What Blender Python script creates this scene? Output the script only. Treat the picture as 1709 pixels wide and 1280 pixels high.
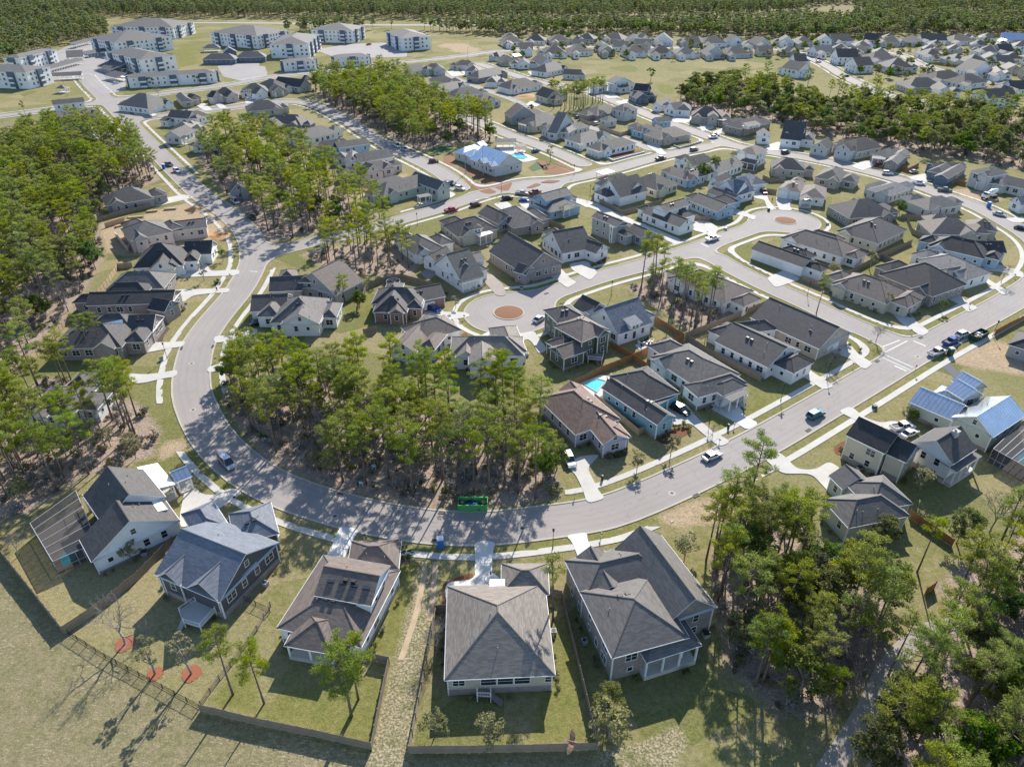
import bpy, bmesh, math, random
import numpy as np
from mathutils import Vector, Matrix
random.seed(7); RNG = np.random.default_rng(7)
for o in list(bpy.data.objects): bpy.data.objects.remove(o)
scene = bpy.context.scene
COL = scene.collection
# ------------------------------------------------------------------ camera
CAM_H, PITCH, FPX, PW, PH = 95.0, math.radians(33.0), 1186.0, 1709.0, 1280.0
cam = bpy.data.cameras.new('camera'); camo = bpy.data.objects.new('camera', cam); COL.objects.link(camo)
camo.location = (0, 0, CAM_H); camo.rotation_euler = (math.radians(90) - PITCH, 0, 0)
cam.sensor_fit = 'HORIZONTAL'; cam.sensor_width = 36.0; cam.lens = 36.0 * FPX / PW
cam.clip_start = 1.0; cam.clip_end = 9000.0
scene.camera = camo
# ------------------------------------------------------------------ sky, sun, exposure
SUN_EL, SUN_AZ = math.radians(33.0), math.radians(74.0)     # SUN_AZ: direction towards the sun, from +X
w = bpy.data.worlds.new('World'); scene.world = w; w.use_nodes = True
nt = w.node_tree; bg = nt.nodes['Background']
sky = nt.nodes.new('ShaderNodeTexSky'); sky.sky_type = 'NISHITA'; sky.sun_disc = False
sky.sun_elevation = SUN_EL; sky.sun_rotation = math.radians(90) - SUN_AZ
sky.air_density = 1.0; sky.dust_density = 0.25; sky.ozone_density = 2.6
nt.links.new(sky.outputs[0], bg.inputs[0]); bg.inputs[1].default_value = 0.13
sl = bpy.data.lights.new('sun', 'SUN'); sl.energy = 5.0; sl.angle = math.radians(0.5); sl.color = (1.0, 0.94, 0.84)
so = bpy.data.objects.new('sun', sl); COL.objects.link(so)
so.rotation_euler = Vector((-math.cos(SUN_AZ)*math.cos(SUN_EL), -math.sin(SUN_AZ)*math.cos(SUN_EL), -math.sin(SUN_EL))).to_track_quat('-Z', 'Y').to_euler()
scene.view_settings.view_transform = 'Standard'; scene.view_settings.look = 'None'
scene.view_settings.exposure = 0.78; scene.view_settings.gamma = 1.0
scene.render.engine = 'CYCLES'
scene.cycles.max_bounces = 6; scene.cycles.transparent_max_bounces = 12

# ------------------------------------------------------------------ photo pixel -> place
SP, CP = math.sin(PITCH), math.cos(PITCH)
def P(x, y, z=0.0):
    """point at height z seen at photo pixel (x, y)"""
    u = (x - PW/2)/FPX; v = -(y - PH/2)/FPX
    dy = CP + v*SP; dz = -SP + v*CP
    t = (CAM_H - z)/-dz
    return Vector((u*t, dy*t, z))
def PX(p):
    zf = p[1]*CP - (p[2]-CAM_H)*SP; up = p[1]*SP + (p[2]-CAM_H)*CP
    return (PW/2 + FPX*p[0]/zf, PH/2 - FPX*up/zf)
REG = {}
for i in range(16): REG['r%d' % i] = ((0, 427, 854, 1279)[i % 4], 320*(i//4), 3.974)
for k, v in dict(a0=(640,60), a1=(860,120), a2=(1080,140), a3=(740,210), a4=(960,250), a5=(1160,230),
                 b0=(1469,40), b1=(1300,40), b2=(800,40), b3=(1469,230), b4=(0,120), b5=(230,120)).items(): REG[k] = (v[0], v[1], 7.1125)
REG['i'] = (0, 0, 1.0)
def I(reg, x, y):
    a, b, s = REG[reg]; return (a + x/s, b + y/s)
def G(reg, x, y, z=0.0):
    return P(*I(reg, x, y), z)
def GP(reg, pts, z=0.0):
    return [G(reg, x, y, z) for x, y in pts]

# ------------------------------------------------------------------ materials
MATS = {}
def newmat(name):
    m = bpy.data.materials.new(name); m.use_nodes = True; MATS[name] = m
    return m, m.node_tree, m.node_tree.nodes['Principled BSDF']
def N(t, kind, **kw):
    n = t.nodes.new(kind)
    for k, v in kw.items():
        if k in n.inputs: n.inputs[k].default_value = v
        else: setattr(n, k, v)
    return n
def noise(t, vec, scale, detail=4.0, rough=0.6):
    n = N(t, 'ShaderNodeTexNoise'); n.inputs['Scale'].default_value = scale; n.inputs['Detail'].default_value = detail
    n.inputs['Roughness'].default_value = rough
    if vec is not None: t.links.new(vec, n.inputs['Vector'])
    return n.outputs[0]
def ramp(t, fac, lo, hi):
    n = N(t, 'ShaderNodeMapRange'); n.inputs[1].default_value = lo; n.inputs[2].default_value = hi
    t.links.new(fac, n.inputs[0]); return n.outputs[0]
def mix(t, fac, a, b):
    n = t.nodes.new('ShaderNodeMix'); n.data_type = 'RGBA'
    for sock, v in ((0, fac), (6, a), (7, b)):
        if isinstance(v, (int, float)): n.inputs[sock].default_value = v
        elif isinstance(v, tuple): n.inputs[sock].default_value = (*v, 1)
        else: t.links.new(v, n.inputs[sock])
    return n.outputs[2]
def math_(t, op, a, b=None):
    n = t.nodes.new('ShaderNodeMath'); n.operation = op
    for i, v in enumerate((a, b)):
        if v is None: continue
        if isinstance(v, (int, float)): n.inputs[i].default_value = v
        else: t.links.new(v, n.inputs[i])
    return n.outputs[0]
def coord(t, kind='Object'):
    return N(t, 'ShaderNodeTexCoord').outputs[kind]
def bump(t, b, h, strength, dist):
    n = N(t, 'ShaderNodeBump'); n.inputs['Strength'].default_value = strength; n.inputs['Distance'].default_value = dist
    t.links.new(h, n.inputs['Height']); t.links.new(n.outputs[0], b.inputs['Normal'])
def mat(name, c1, c2=None, scale=3.0, rough=0.8, spec=0.3, metal=0.0, bmp=0.0, kind='Object', scale2=None):
    m, t, b = newmat(name)
    b.inputs['Roughness'].default_value = rough; b.inputs['Metallic'].default_value = metal
    b.inputs['Specular IOR Level'].default_value = spec
    if c2 is None:
        b.inputs['Base Color'].default_value = (*c1, 1); return m
    v = coord(t, kind)
    n = noise(t, v, scale)
    f = ramp(t, n, 0.3, 0.7)
    c = mix(t, f, c1, c2)
    if scale2:
        f2 = ramp(t, noise(t, v, scale2, 2), 0.35, 0.7); c = mix(t, math_(t, 'MULTIPLY', f2, 0.5), c, tuple(x*0.75 for x in c1))
    t.links.new(c, b.inputs['Base Color'])
    if bmp: bump(t, b, n, bmp, 0.05)
    return m

def shingle(name, c):
    """asphalt shingles: courses across the slope (v), tabs along it (u), blotchy granule colour"""
    m, t, b = newmat(name)
    uv = coord(t, 'UV')
    br = N(t, 'ShaderNodeTexBrick'); br.offset = 0.5
    br.inputs['Color1'].default_value = (*[x*0.5 for x in c], 1); br.inputs['Color2'].default_value = (*[x*1.65 for x in c], 1)
    br.inputs['Mortar'].default_value = (*[x*0.45 for x in c], 1)
    br.inputs['Scale'].default_value = 1.0; br.inputs['Mortar Size'].default_value = 0.012
    br.inputs['Brick Width'].default_value = 0.85; br.inputs['Row Height'].default_value = 0.22
    t.links.new(uv, br.inputs['Vector'])
    n1 = ramp(t, noise(t, uv, 0.35, 5), 0.3, 0.75)
    n2 = ramp(t, noise(t, uv, 6.0, 3), 0.3, 0.7)
    oi = N(t, 'ShaderNodeObjectInfo').outputs['Random']
    dk = tuple(x*0.75 for x in c); lt = tuple(x*1.28 + 0.01 for x in c)
    base = mix(t, n1, dk, lt)
    base = mix(t, 0.6, base, br.outputs[0])
    base = mix(t, math_(t, 'MULTIPLY', n2, 0.3), base, lt)
    base = mix(t, math_(t, 'MULTIPLY', oi, 0.22), base, tuple(x*1.5+0.02 for x in c))
    t.links.new(base, b.inputs['Base Color'])
    b.inputs['Roughness'].default_value = 0.75; b.inputs['Specular IOR Level'].default_value = 0.35
    bump(t, b, br.outputs[1], 0.4, 0.02)
    return m
def metalroof(name):
    m, t, b = newmat(name)
    uv = coord(t, 'UV')
    wv = N(t, 'ShaderNodeTexWave'); wv.inputs['Scale'].default_value = 0.35; wv.bands_direction = 'X'
    t.links.new(uv, wv.inputs['Vector'])
    f = ramp(t, wv.outputs[1], 0.9, 1.0)
    n1 = ramp(t, noise(t, uv, 0.5, 4), 0.35, 0.7)
    t.links.new(mix(t, f, mix(t, n1, (0.62, 0.65, 0.68), (0.76, 0.78, 0.80)), (0.36, 0.39, 0.42)), b.inputs['Base Color'])
    b.inputs['Metallic'].default_value = 0.9; b.inputs['Roughness'].default_value = 0.22
    bump(t, b, f, 0.5, 0.04)
    return m
def siding(name, c, row=0.18):
    m, t, b = newmat(name)
    g = coord(t, 'Object')
    sp = N(t, 'ShaderNodeSeparateXYZ'); t.links.new(g, sp.inputs[0])
    z = math_(t, 'FRACT', math_(t, 'DIVIDE', sp.outputs[2], row))
    f = ramp(t, z, 0.0, 0.12)
    n1 = ramp(t, noise(t, g, 0.5, 4), 0.3, 0.7)
    cc = mix(t, n1, tuple(x*0.9 for x in c), c)
    t.links.new(mix(t, f, tuple(x*0.6 for x in c), cc), b.inputs['Base Color'])
    b.inputs['Roughness'].default_value = 0.6
    bump(t, b, z, 0.3, 0.02)
    return m
def brick(name, c1, c2, mortar):
    m, t, b = newmat(name)
    uv = coord(t, 'UV')
    br = N(t, 'ShaderNodeTexBrick'); br.inputs['Color1'].default_value = (*c1, 1); br.inputs['Color2'].default_value = (*c2, 1)
    br.inputs['Mortar'].default_value = (*mortar, 1); br.inputs['Scale'].default_value = 1.0
    br.inputs['Brick Width'].default_value = 0.24; br.inputs['Row Height'].default_value = 0.08; br.inputs['Mortar Size'].default_value = 0.008
    t.links.new(uv, br.inputs['Vector'])
    n1 = ramp(t, noise(t, uv, 0.8, 5), 0.3, 0.7)
    t.links.new(mix(t, math_(t, 'MULTIPLY', n1, 0.5), br.outputs[0], tuple(x*0.6 for x in c1)), b.inputs['Base Color'])
    b.inputs['Roughness'].default_value = 0.85; bump(t, b, br.outputs[1], 0.3, 0.01)
    return m

ROOF = dict(ch=(0.044, 0.042, 0.043), dg=(0.072, 0.067, 0.066), mg=(0.115, 0.106, 0.10), lg=(0.175, 0.165, 0.158), wm=(0.8, 0.79, 0.77),
            br=(0.135, 0.108, 0.094), rb=(0.175, 0.117, 0.094), tn=(0.18, 0.156, 0.135), bg=(0.12, 0.135, 0.165))
ROOFW = dict(ch='charcoal', dg='dark grey', mg='mid grey', lg='light grey', br='brown', rb='reddish brown', tn='tan grey', bg='slate grey', wm='white', mt='pale metal')
for k, c in ROOF.items(): shingle('shingle_' + k, c)
metalroof('shingle_mt')
WALL = dict(w=(0.83, 0.82, 0.80), cr=(0.62, 0.56, 0.43), gy=(0.33, 0.34, 0.35), lg=(0.55, 0.55, 0.54), bl=(0.33, 0.46, 0.58), te=(0.22, 0.44, 0.50),
            gn=(0.10, 0.125, 0.085), db=(0.10, 0.135, 0.19), tn=(0.50, 0.46, 0.38), lv=(0.48, 0.48, 0.58), pk=(0.66, 0.55, 0.50), ck=(0.085, 0.087, 0.10), sg=(0.48, 0.52, 0.44))
WALLW = dict(w='white', cr='cream', gy='grey', lg='pale grey', bl='light blue', te='teal', gn='dark green', db='slate blue', tn='tan', lv='lavender grey',
             pk='pale pink', ck='charcoal', sg='sage', bk='grey brick', rk='red brick', tb='tan brick')
for k, c in WALL.items(): siding('wall_' + k, c)
brick('wall_bk', (0.25, 0.205, 0.185), (0.34, 0.29, 0.265), (0.42, 0.4, 0.38))
brick('wall_rk', (0.25, 0.12, 0.09), (0.33, 0.17, 0.13), (0.4, 0.37, 0.34))
brick('wall_tb', (0.42, 0.36, 0.29), (0.50, 0.44, 0.37), (0.5, 0.47, 0.43))
mat('trim', (0.80, 0.80, 0.79), (0.72, 0.72, 0.70), 1.0, 0.5)
mat('glass', (0.02, 0.025, 0.03), None, rough=0.06, spec=0.8)
mat('garage_door', (0.76, 0.76, 0.75), (0.68, 0.68, 0.67), 1.5, 0.5)
mat('dark_door', (0.06, 0.05, 0.05), None, rough=0.4)
mat('metal_dark', (0.03, 0.03, 0.032), None, rough=0.5)
mat('pipe', (0.35, 0.35, 0.36), None, rough=0.5)
mat('wood_fence', (0.30, 0.245, 0.19), (0.20, 0.165, 0.13), 1.2, 0.85, bmp=0.2)
mat('wood_fence_new', (0.36, 0.19, 0.09), (0.26, 0.13, 0.06), 1.2, 0.85, bmp=0.2)
mat('wood_fence_pale', (0.46, 0.37, 0.25), (0.36, 0.28, 0.18), 1.2, 0.85, bmp=0.2)
mat('deck_wood', (0.30, 0.26, 0.22), (0.2, 0.17, 0.145), 2.0, 0.8)
mat('white_paint', (0.8, 0.8, 0.8), (0.72, 0.72, 0.7), 3.0, 0.5)
mat('bark', (0.11, 0.085, 0.07), (0.19, 0.15, 0.125), 2.5, 0.9, bmp=0.4)
mat('bark_grey', (0.22, 0.20, 0.185), (0.34, 0.31, 0.29), 2.5, 0.9)
mat('mulch', (0.19, 0.075, 0.035), (0.12, 0.05, 0.028), 3.0, 0.95, bmp=0.4)
mat('mulch_red', (0.36, 0.125, 0.065), (0.20, 0.075, 0.045), 9.0, 0.95, bmp=0.4)
mat('mulch_island', (0.25, 0.125, 0.065), (0.18, 0.09, 0.05), 3.0, 0.95, bmp=0.4)
mat('bed_dark', (0.07, 0.05, 0.04), (0.11, 0.08, 0.06), 3.0, 0.95, bmp=0.4)
mat('rubber', (0.015, 0.015, 0.016), None, rough=0.8)
mat('chrome', (0.6, 0.6, 0.62), None, rough=0.3, metal=0.9)
mat('paint_line', (0.62, 0.62, 0.6), (0.45, 0.45, 0.44), 3.0, 0.7)
mat('iron', (0.05, 0.045, 0.045), (0.08, 0.075, 0.07), 8.0, 0.7)
mat('dirt_sand', (0.46, 0.36, 0.24), (0.36, 0.27, 0.175), 0.6, 0.95, bmp=0.3)
mat('dirt_orange', (0.45, 0.25, 0.11), (0.36, 0.21, 0.10), 0.8, 0.95, bmp=0.3)
mat('lumber', (0.52, 0.38, 0.22), (0.42, 0.30, 0.18), 2.0, 0.8)
mat('green_metal', (0.07, 0.33, 0.10), (0.10, 0.40, 0.14), 2.0, 0.45)
mat('blue_plastic', (0.02, 0.13, 0.42), (0.03, 0.16, 0.48), 2.0, 0.45)
mat('red_plastic', (0.45, 0.03, 0.03), None, rough=0.5)
mat('bin_green', (0.015, 0.055, 0.035), (0.02, 0.07, 0.045), 2.0, 0.5)
mat('turf', (0.055, 0.10, 0.045), (0.075, 0.125, 0.055), 2.0, 0.95)

# concrete, asphalt
def concrete(name, c, joint):
    m, t, b = newmat(name)
    g = coord(t)
    a = ramp(t, noise(t, g, 0.25, 6, 0.7), 0.3, 0.72); a2 = ramp(t, noise(t, g, 2.2, 5), 0.35, 0.7)
    cc = mix(t, a, tuple(x*0.78 for x in c), c); cc = mix(t, math_(t, 'MULTIPLY', a2, 0.28), cc, tuple(x*0.72 for x in c))
    t.links.new(cc, b.inputs['Base Color']); b.inputs['Roughness'].default_value = 0.85; b.inputs['Specular IOR Level'].default_value = 0.2
    bump(t, b, a2, 0.15, 0.02)
concrete('concrete', (0.55, 0.525, 0.48), 1)
concrete('concrete_new', (0.66, 0.645, 0.61), 1)
concrete('curb', (0.46, 0.425, 0.37), 1)
concrete('paver', (0.36, 0.31, 0.27), 1)
def asphalt(name, c, wear=False):
    m, t, b = newmat(name)
    g = coord(t)
    a = ramp(t, noise(t, g, 0.06, 6, 0.65), 0.3, 0.7); a2 = ramp(t, noise(t, g, 1.4, 5, 0.7), 0.3, 0.7); a3 = noise(t, g, 30.0, 2)
    cc = mix(t, a, tuple(x*0.84 for x in c), tuple(x*1.08 for x in c))
    cc = mix(t, math_(t, 'MULTIPLY', a2, 0.3), cc, tuple(x*0.8 for x in c))
    cc = mix(t, math_(t, 'MULTIPLY', a3, 0.3), cc, tuple(x*1.25 for x in c))
    if wear:
        ed = N(t, 'ShaderNodeAttribute'); ed.attribute_name = 'edge'; d = math_(t, 'ADD', ed.outputs['Fac'], math_(t, 'MULTIPLY', math_(t, 'SUBTRACT', noise(t, g, .12, 3), .5), .8))
        def track(c0, w_): return math_(t, 'MAXIMUM', math_(t, 'SUBTRACT', 1.0, math_(t, 'DIVIDE', math_(t, 'ABSOLUTE', math_(t, 'SUBTRACT', d, c0)), w_)), 0.0)
        tr_ = math_(t, 'ADD', track(1.35, .45), track(2.95, .45))
        cc = mix(t, math_(t, 'MULTIPLY', tr_, .2), cc, tuple(x*.66 for x in c)); cc = mix(t, math_(t, 'MULTIPLY', track(0.0, .55), .5), cc, (0.33, 0.28, 0.22)); cc = mix(t, math_(t, 'MULTIPLY', track(4.0, .09), .35), cc, tuple(x*.5 for x in c))
    # sealed cracks and patches
    vo = N(t, 'ShaderNodeTexVoronoi'); vo.feature = 'DISTANCE_TO_EDGE'; vo.inputs['Scale'].default_value = 0.085
    wp = N(t, 'ShaderNodeVectorMath'); wp.operation = 'ADD'
    nv = N(t, 'ShaderNodeTexNoise'); nv.inputs['Scale'].default_value = 0.3; t.links.new(g, nv.inputs['Vector'])
    sc = N(t, 'ShaderNodeVectorMath'); sc.operation = 'SCALE'; sc.inputs['Scale'].default_value = 5.0; t.links.new(nv.outputs[1], sc.inputs[0])
    t.links.new(g, wp.inputs[0]); t.links.new(sc.outputs[0], wp.inputs[1]); t.links.new(wp.outputs[0], vo.inputs['Vector'])
    ck = math_(t, 'LESS_THAN', vo.outputs[0], 0.006)
    cc = mix(t, math_(t, 'MULTIPLY', ck, 0.3), cc, tuple(x*0.55 for x in c))
    t.links.new(cc, b.inputs['Base Color']); b.inputs['Roughness'].default_value = 0.85; b.inputs['Specular IOR Level'].default_value = 0.25
    bump(t, b, a3, 0.15, 0.02)
asphalt('asphalt', (0.295, 0.265, 0.248), True)
asphalt('asphalt_far', (0.305, 0.28, 0.265))
asphalt('asphalt_new', (0.11, 0.11, 0.115))

def leafmat(name, c, c2, trans=0.35):
    m, t, b = newmat(name)
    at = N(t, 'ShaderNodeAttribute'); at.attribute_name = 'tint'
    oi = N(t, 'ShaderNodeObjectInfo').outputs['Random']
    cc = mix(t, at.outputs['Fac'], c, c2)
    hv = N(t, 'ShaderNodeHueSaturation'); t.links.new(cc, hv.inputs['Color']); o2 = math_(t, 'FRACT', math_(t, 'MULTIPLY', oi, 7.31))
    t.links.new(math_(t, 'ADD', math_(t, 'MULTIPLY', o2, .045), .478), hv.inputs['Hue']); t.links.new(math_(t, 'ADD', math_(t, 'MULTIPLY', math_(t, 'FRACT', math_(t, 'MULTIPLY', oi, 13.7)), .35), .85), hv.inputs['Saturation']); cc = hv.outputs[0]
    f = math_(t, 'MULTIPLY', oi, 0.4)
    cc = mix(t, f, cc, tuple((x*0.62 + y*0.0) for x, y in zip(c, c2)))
    tr = N(t, 'ShaderNodeBsdfTranslucent'); hs = N(t, 'ShaderNodeHueSaturation'); hs.inputs['Value'].default_value = 1.45; hs.inputs['Saturation'].default_value = 1.05; t.links.new(cc, hs.inputs['Color']); t.links.new(hs.outputs[0], tr.inputs[0])
    t.links.new(cc, b.inputs['Base Color']); b.inputs['Roughness'].default_value = 0.75; b.inputs['Specular IOR Level'].default_value = 0.12
    ms = N(t, 'ShaderNodeMixShader'); ms.inputs[0].default_value = trans
    t.links.new(b.outputs[0], ms.inputs[1]); t.links.new(tr.outputs[0], ms.inputs[2])
    t.links.new(ms.outputs[0], t.nodes['Material Output'].inputs[0])
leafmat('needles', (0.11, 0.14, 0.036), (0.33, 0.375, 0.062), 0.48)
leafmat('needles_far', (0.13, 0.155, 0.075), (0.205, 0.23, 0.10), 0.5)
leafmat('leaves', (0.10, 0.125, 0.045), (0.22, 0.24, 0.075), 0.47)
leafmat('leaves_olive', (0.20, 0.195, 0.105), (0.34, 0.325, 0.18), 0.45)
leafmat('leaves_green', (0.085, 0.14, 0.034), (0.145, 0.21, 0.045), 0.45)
leafmat('scrub', (0.115, 0.11, 0.075), (0.20, 0.185, 0.14), 0.2)
leafmat('grey_twigs', (0.21, 0.195, 0.18), (0.36, 0.335, 0.31), 0.1)

def water():
    m, t, b = newmat('pool_water')
    g = coord(t); n = noise(t, g, 2.5, 4)
    t.links.new(mix(t, n, (0.03, 0.42, 0.50), (0.10, 0.60, 0.64)), b.inputs['Base Color'])
    b.inputs['Roughness'].default_value = 0.08; bump(t, b, n, 0.2, 0.05)
water()
def screen():
    m, t, b = newmat('screen')
    b.inputs['Base Color'].default_value = (0.03, 0.03, 0.032, 1); b.inputs['Roughness'].default_value = 0.8
    tr = N(t, 'ShaderNodeBsdfTransparent'); ms = N(t, 'ShaderNodeMixShader'); ms.inputs[0].default_value = 0.6
    t.links.new(tr.outputs[0], ms.inputs[1]); t.links.new(b.outputs[0], ms.inputs[2]); t.links.new(ms.outputs[0], t.nodes['Material Output'].inputs[0])
screen()
def paint(name, c):
    m, t, b = newmat(name)
    b.inputs['Base Color'].default_value = (*c, 1); b.inputs['Roughness'].default_value = 0.3; b.inputs['Metallic'].default_value = 0.2
    b.inputs['Coat Weight'].default_value = 0.6; b.inputs['Coat Roughness'].default_value = 0.08
for k, c in dict(white=(0.75, 0.75, 0.75), black=(0.015, 0.015, 0.017), silver=(0.45, 0.46, 0.48), blue=(0.02, 0.06, 0.28), red=(0.42, 0.02, 0.02), maroon=(0.16, 0.02, 0.03),
                 teal=(0.01, 0.16, 0.25), grey=(0.12, 0.125, 0.135), green=(0.02, 0.16, 0.10), tan=(0.4, 0.34, 0.26), orange=(0.55, 0.14, 0.02)).items(): paint('car_' + k, c)

# ------------------------------------------------------------------ object helpers
def tag(o, label=None, cat=None, group=None, kind=None):
    if label: o['label'] = label
    if cat: o['category'] = cat
    if group: o['group'] = group
    if kind: o['kind'] = kind
    return o
def empty(name, loc, rz=0.0):
    o = bpy.data.objects.new(name, None); COL.objects.link(o); o.location = loc; o.rotation_euler = (0, 0, rz)
    o.empty_display_size = 0.5
    return o
def meshdata(name, verts, faces, mats, mids=None, uvs=None, smooth=False):
    me = bpy.data.meshes.new(name)
    me.from_pydata([tuple(v) for v in verts], [], faces)
    for m in (mats if isinstance(mats, (list, tuple)) else [mats]): me.materials.append(MATS[m])
    if mids is not None: me.polygons.foreach_set('material_index', mids)
    if uvs is not None:
        ul = me.uv_layers.new(name='UVMap')
        flat = [c for f in uvs for uv in f for c in uv]
        ul.data.foreach_set('uv', flat)
    if smooth: me.polygons.foreach_set('use_smooth', [True]*len(me.polygons))
    return me
def link(name, me, parent=None, loc=None, rz=None):
    o = bpy.data.objects.new(name, me); COL.objects.link(o)
    if parent is not None: o.parent = parent
    if loc is not None: o.location = loc
    if rz is not None: o.rotation_euler = (0, 0, rz)
    return o
def mesh(name, verts, faces, mats, parent=None, mids=None, uvs=None, loc=None, smooth=False):
    return link(name, meshdata(name, verts, faces, mats, mids, uvs, smooth), parent, loc)
class MB:
    """collects boxes, tubes and prisms into one mesh"""
    def __init__(s): s.v, s.f, s.m = [], [], []
    def add(s, vs, fs, mi=0):
        n = len(s.v); s.v += [tuple(v) for v in vs]; s.f += [tuple(i+n for i in f) for f in fs]; s.m += [mi]*len(fs); return s
    def box(s, c, d, rz=0.0, mi=0):
        cx, cy, cz = c; a, b, h = d[0]/2, d[1]/2, d[2]/2; co, si = math.cos(rz), math.sin(rz)
        vs = [(cx + x*co - y*si, cy + x*si + y*co, cz + z) for z in (-h, h) for x, y in ((-a, -b), (a, -b), (a, b), (-a, b))]
        return s.add(vs, [(3,2,1,0), (4,5,6,7), (0,1,5,4), (1,2,6,5), (2,3,7,6), (3,0,4,7)], mi)
    def prism(s, poly, z0, z1, mi=0):
        n = len(poly); vs = [(p[0], p[1], z0) for p in poly] + [(p[0], p[1], z1) for p in poly]
        fs = [tuple(range(n, 2*n)), tuple(range(n-1, -1, -1))] + [(i, (i+1) % n, n+(i+1) % n, n+i) for i in range(n)]
        return s.add(vs, fs, mi)
    def tube(s, pts, rad, k=6, mi=0):
        pts = [Vector(p) for p in pts]; rings = []
        for i, p in enumerate(pts):
            d = (pts[min(i+1, len(pts)-1)] - pts[max(i-1, 0)]).normalized()
            a = d.orthogonal().normalized(); b = d.cross(a); r = rad[i] if isinstance(rad, (list, tuple)) else rad
            rings.append([p + (a*math.cos(2*math.pi*j/k) + b*math.sin(2*math.pi*j/k))*r for j in range(k)])
        vs = [v for r in rings for v in r]
        fs = [(i*k+j, i*k+(j+1) % k, (i+1)*k+(j+1) % k, (i+1)*k+j) for i in range(len(pts)-1) for j in range(k)]
        fs += [tuple(range(k-1, -1, -1)), tuple(range((len(pts)-1)*k, len(pts)*k))]
        return s.add(vs, fs, mi)
    def data(s, name, mats, smooth=False): return meshdata(name, s.v, s.f, mats, s.m, None, smooth)
    def build(s, name, mats, parent=None, loc=None, rz=None, smooth=False): return link(name, s.data(name, mats, smooth), parent, loc, rz)
def inpoly(pts, poly):
    """numpy points (n,2) in polygon"""
    x, y = pts[:, 0], pts[:, 1]; r = np.zeros(len(pts), bool); n = len(poly)
    for i in range(n):
        x1, y1 = poly[i][0], poly[i][1]; x2, y2 = poly[(i+1) % n][0], poly[(i+1) % n][1]
        if y1 == y2: continue
        c = ((y1 > y) != (y2 > y)) & (x < (x2-x1)*(y-y1)/(y2-y1) + x1); r ^= c
    return r
def inp1(p, poly): return bool(inpoly(np.array([[p[0], p[1]]]), poly)[0])
def polydist(pts, poly):
    """signed distance-ish: negative inside"""
    d = np.full(len(pts), 1e9); n = len(poly)
    for i in range(n):
        a = np.array(poly[i][:2]); b = np.array(poly[(i+1) % n][:2]); ab = b-a; L = max(ab.dot(ab), 1e-9)
        t = np.clip(((pts-a)@ab)/L, 0, 1); q = pts - a - t[:, None]*ab; d = np.minimum(d, np.hypot(q[:, 0], q[:, 1]))
    return np.where(inpoly(pts, poly), -d, d)
# ------------------------------------------------------------------ layout: roads (photo pixels of the centre line)
ROADS = [  # (name, points, width, sidewalk, extra circles)
 ('R1', [(140,128),(150,141),(174,164),(201,191),(234,226),(272,264),(302,294),(335,325),(372,350),(402,376),(418,400),(424,430),(413,461),(392,494),(362,529),(335,567),(324,597),
   (319,635),(324,670),(349,722),(388,766),(440,803),(502,830),(578,853),(668,872),(754,881),(830,880),(917,870),(1005,856),(1080,829),(1143,801),(1206,771),(1279,733),
   (1354,690),(1440,640),(1530,587),(1619,539),(1690,500),(1738,465),(1748,432),(1728,402),(1690,377),(1641,350),(1602,335),(1567,323),(1532,310),(1490,297),(1420,279),(1347,264),
   (1290,255),(1228,244),(1190,231),(1156,219),(1110,203),(1068,186),(1015,165),(983,153),(898,137),(850,123),(800,107)], 8.4, True),
 ('R2', [(1468,561),(1405,534),(1342,504),(1279,476),(1225,449),(1200,434)], 8.0, True),
 ('R3', [(852,520),(885,503),(929,486),(1005,461),(1080,441),(1168,413),(1194,403),(1256,381),(1290,370)], 8.0, True),
 ('R4', [(452,420),(478,415),(528,403),(600,388),(668,367),(729,350),(779,333),(815,322),(860,312),(930,303),(981,293),(1030,281),(1072,269),(1122,257),(1164,249),(1180,244)], 8.0, True),
 ('R5', [(232,198),(300,190),(349,184),(399,178),(440,171),(500,171),(538,181),(578,201),(618,226),(653,247),(679,259),(729,284),(754,301),(766,313)], 8.4, True),
 ('R6', [(655,120),(692,150),(750,184),(809,208),(851,226),(900,243),(944,261),(972,274)], 8.0, True),
 ('R7', [(712,112),(750,127),(809,150),(859,168),(881,180),(944,203),(986,213),(1043,231),(1085,249)], 5.4, False),
 ('C0', [(-80,204),(0,194),(151,174),(201,166),(277,156),(377,143),(440,131),(520,121),(613,110),(700,102),(780,93),(815,88),(860,84),(930,79),(1000,79),(1100,80),(1200,80),(1280,82),(1328,86),(1355,98),(1385,113),(1407,127),(1441,143),(1490,161),(1530,170)], 8.0, True),
 ('R9', [(1345,80),(1400,78),(1469,86),(1504,93),(1532,107),(1570,120),(1620,128),(1670,140),(1709,150),(1760,160)], 7.5, True),
]
CIRC = [((850,522), 12.9), ((1311,369), 12.4), ((893,314), 10.5)]
def spline(pts, step=2.0):
    """Catmull-Rom through world points"""
    p = [pts[0]] + pts + [pts[-1]]; out = []
    for i in range(1, len(p)-2):
        a, b, c, d = (np.array(q[:2]) for q in p[i-1:i+3]); n = max(2, int(np.linalg.norm(c-b)/step))
        for k in range(n):
            t = k/n; out.append(0.5*((2*b) + (c-a)*t + (2*a-5*b+4*c-d)*t*t + (3*b-a-3*c+d)*t**3))
    out.append(np.array(pts[-1][:2])); return np.array(out)
CENT = {}
for nm, pts, wd, sw in ROADS: CENT[nm] = (spline([P(*q) for q in pts], 5.0), wd, sw)
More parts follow.
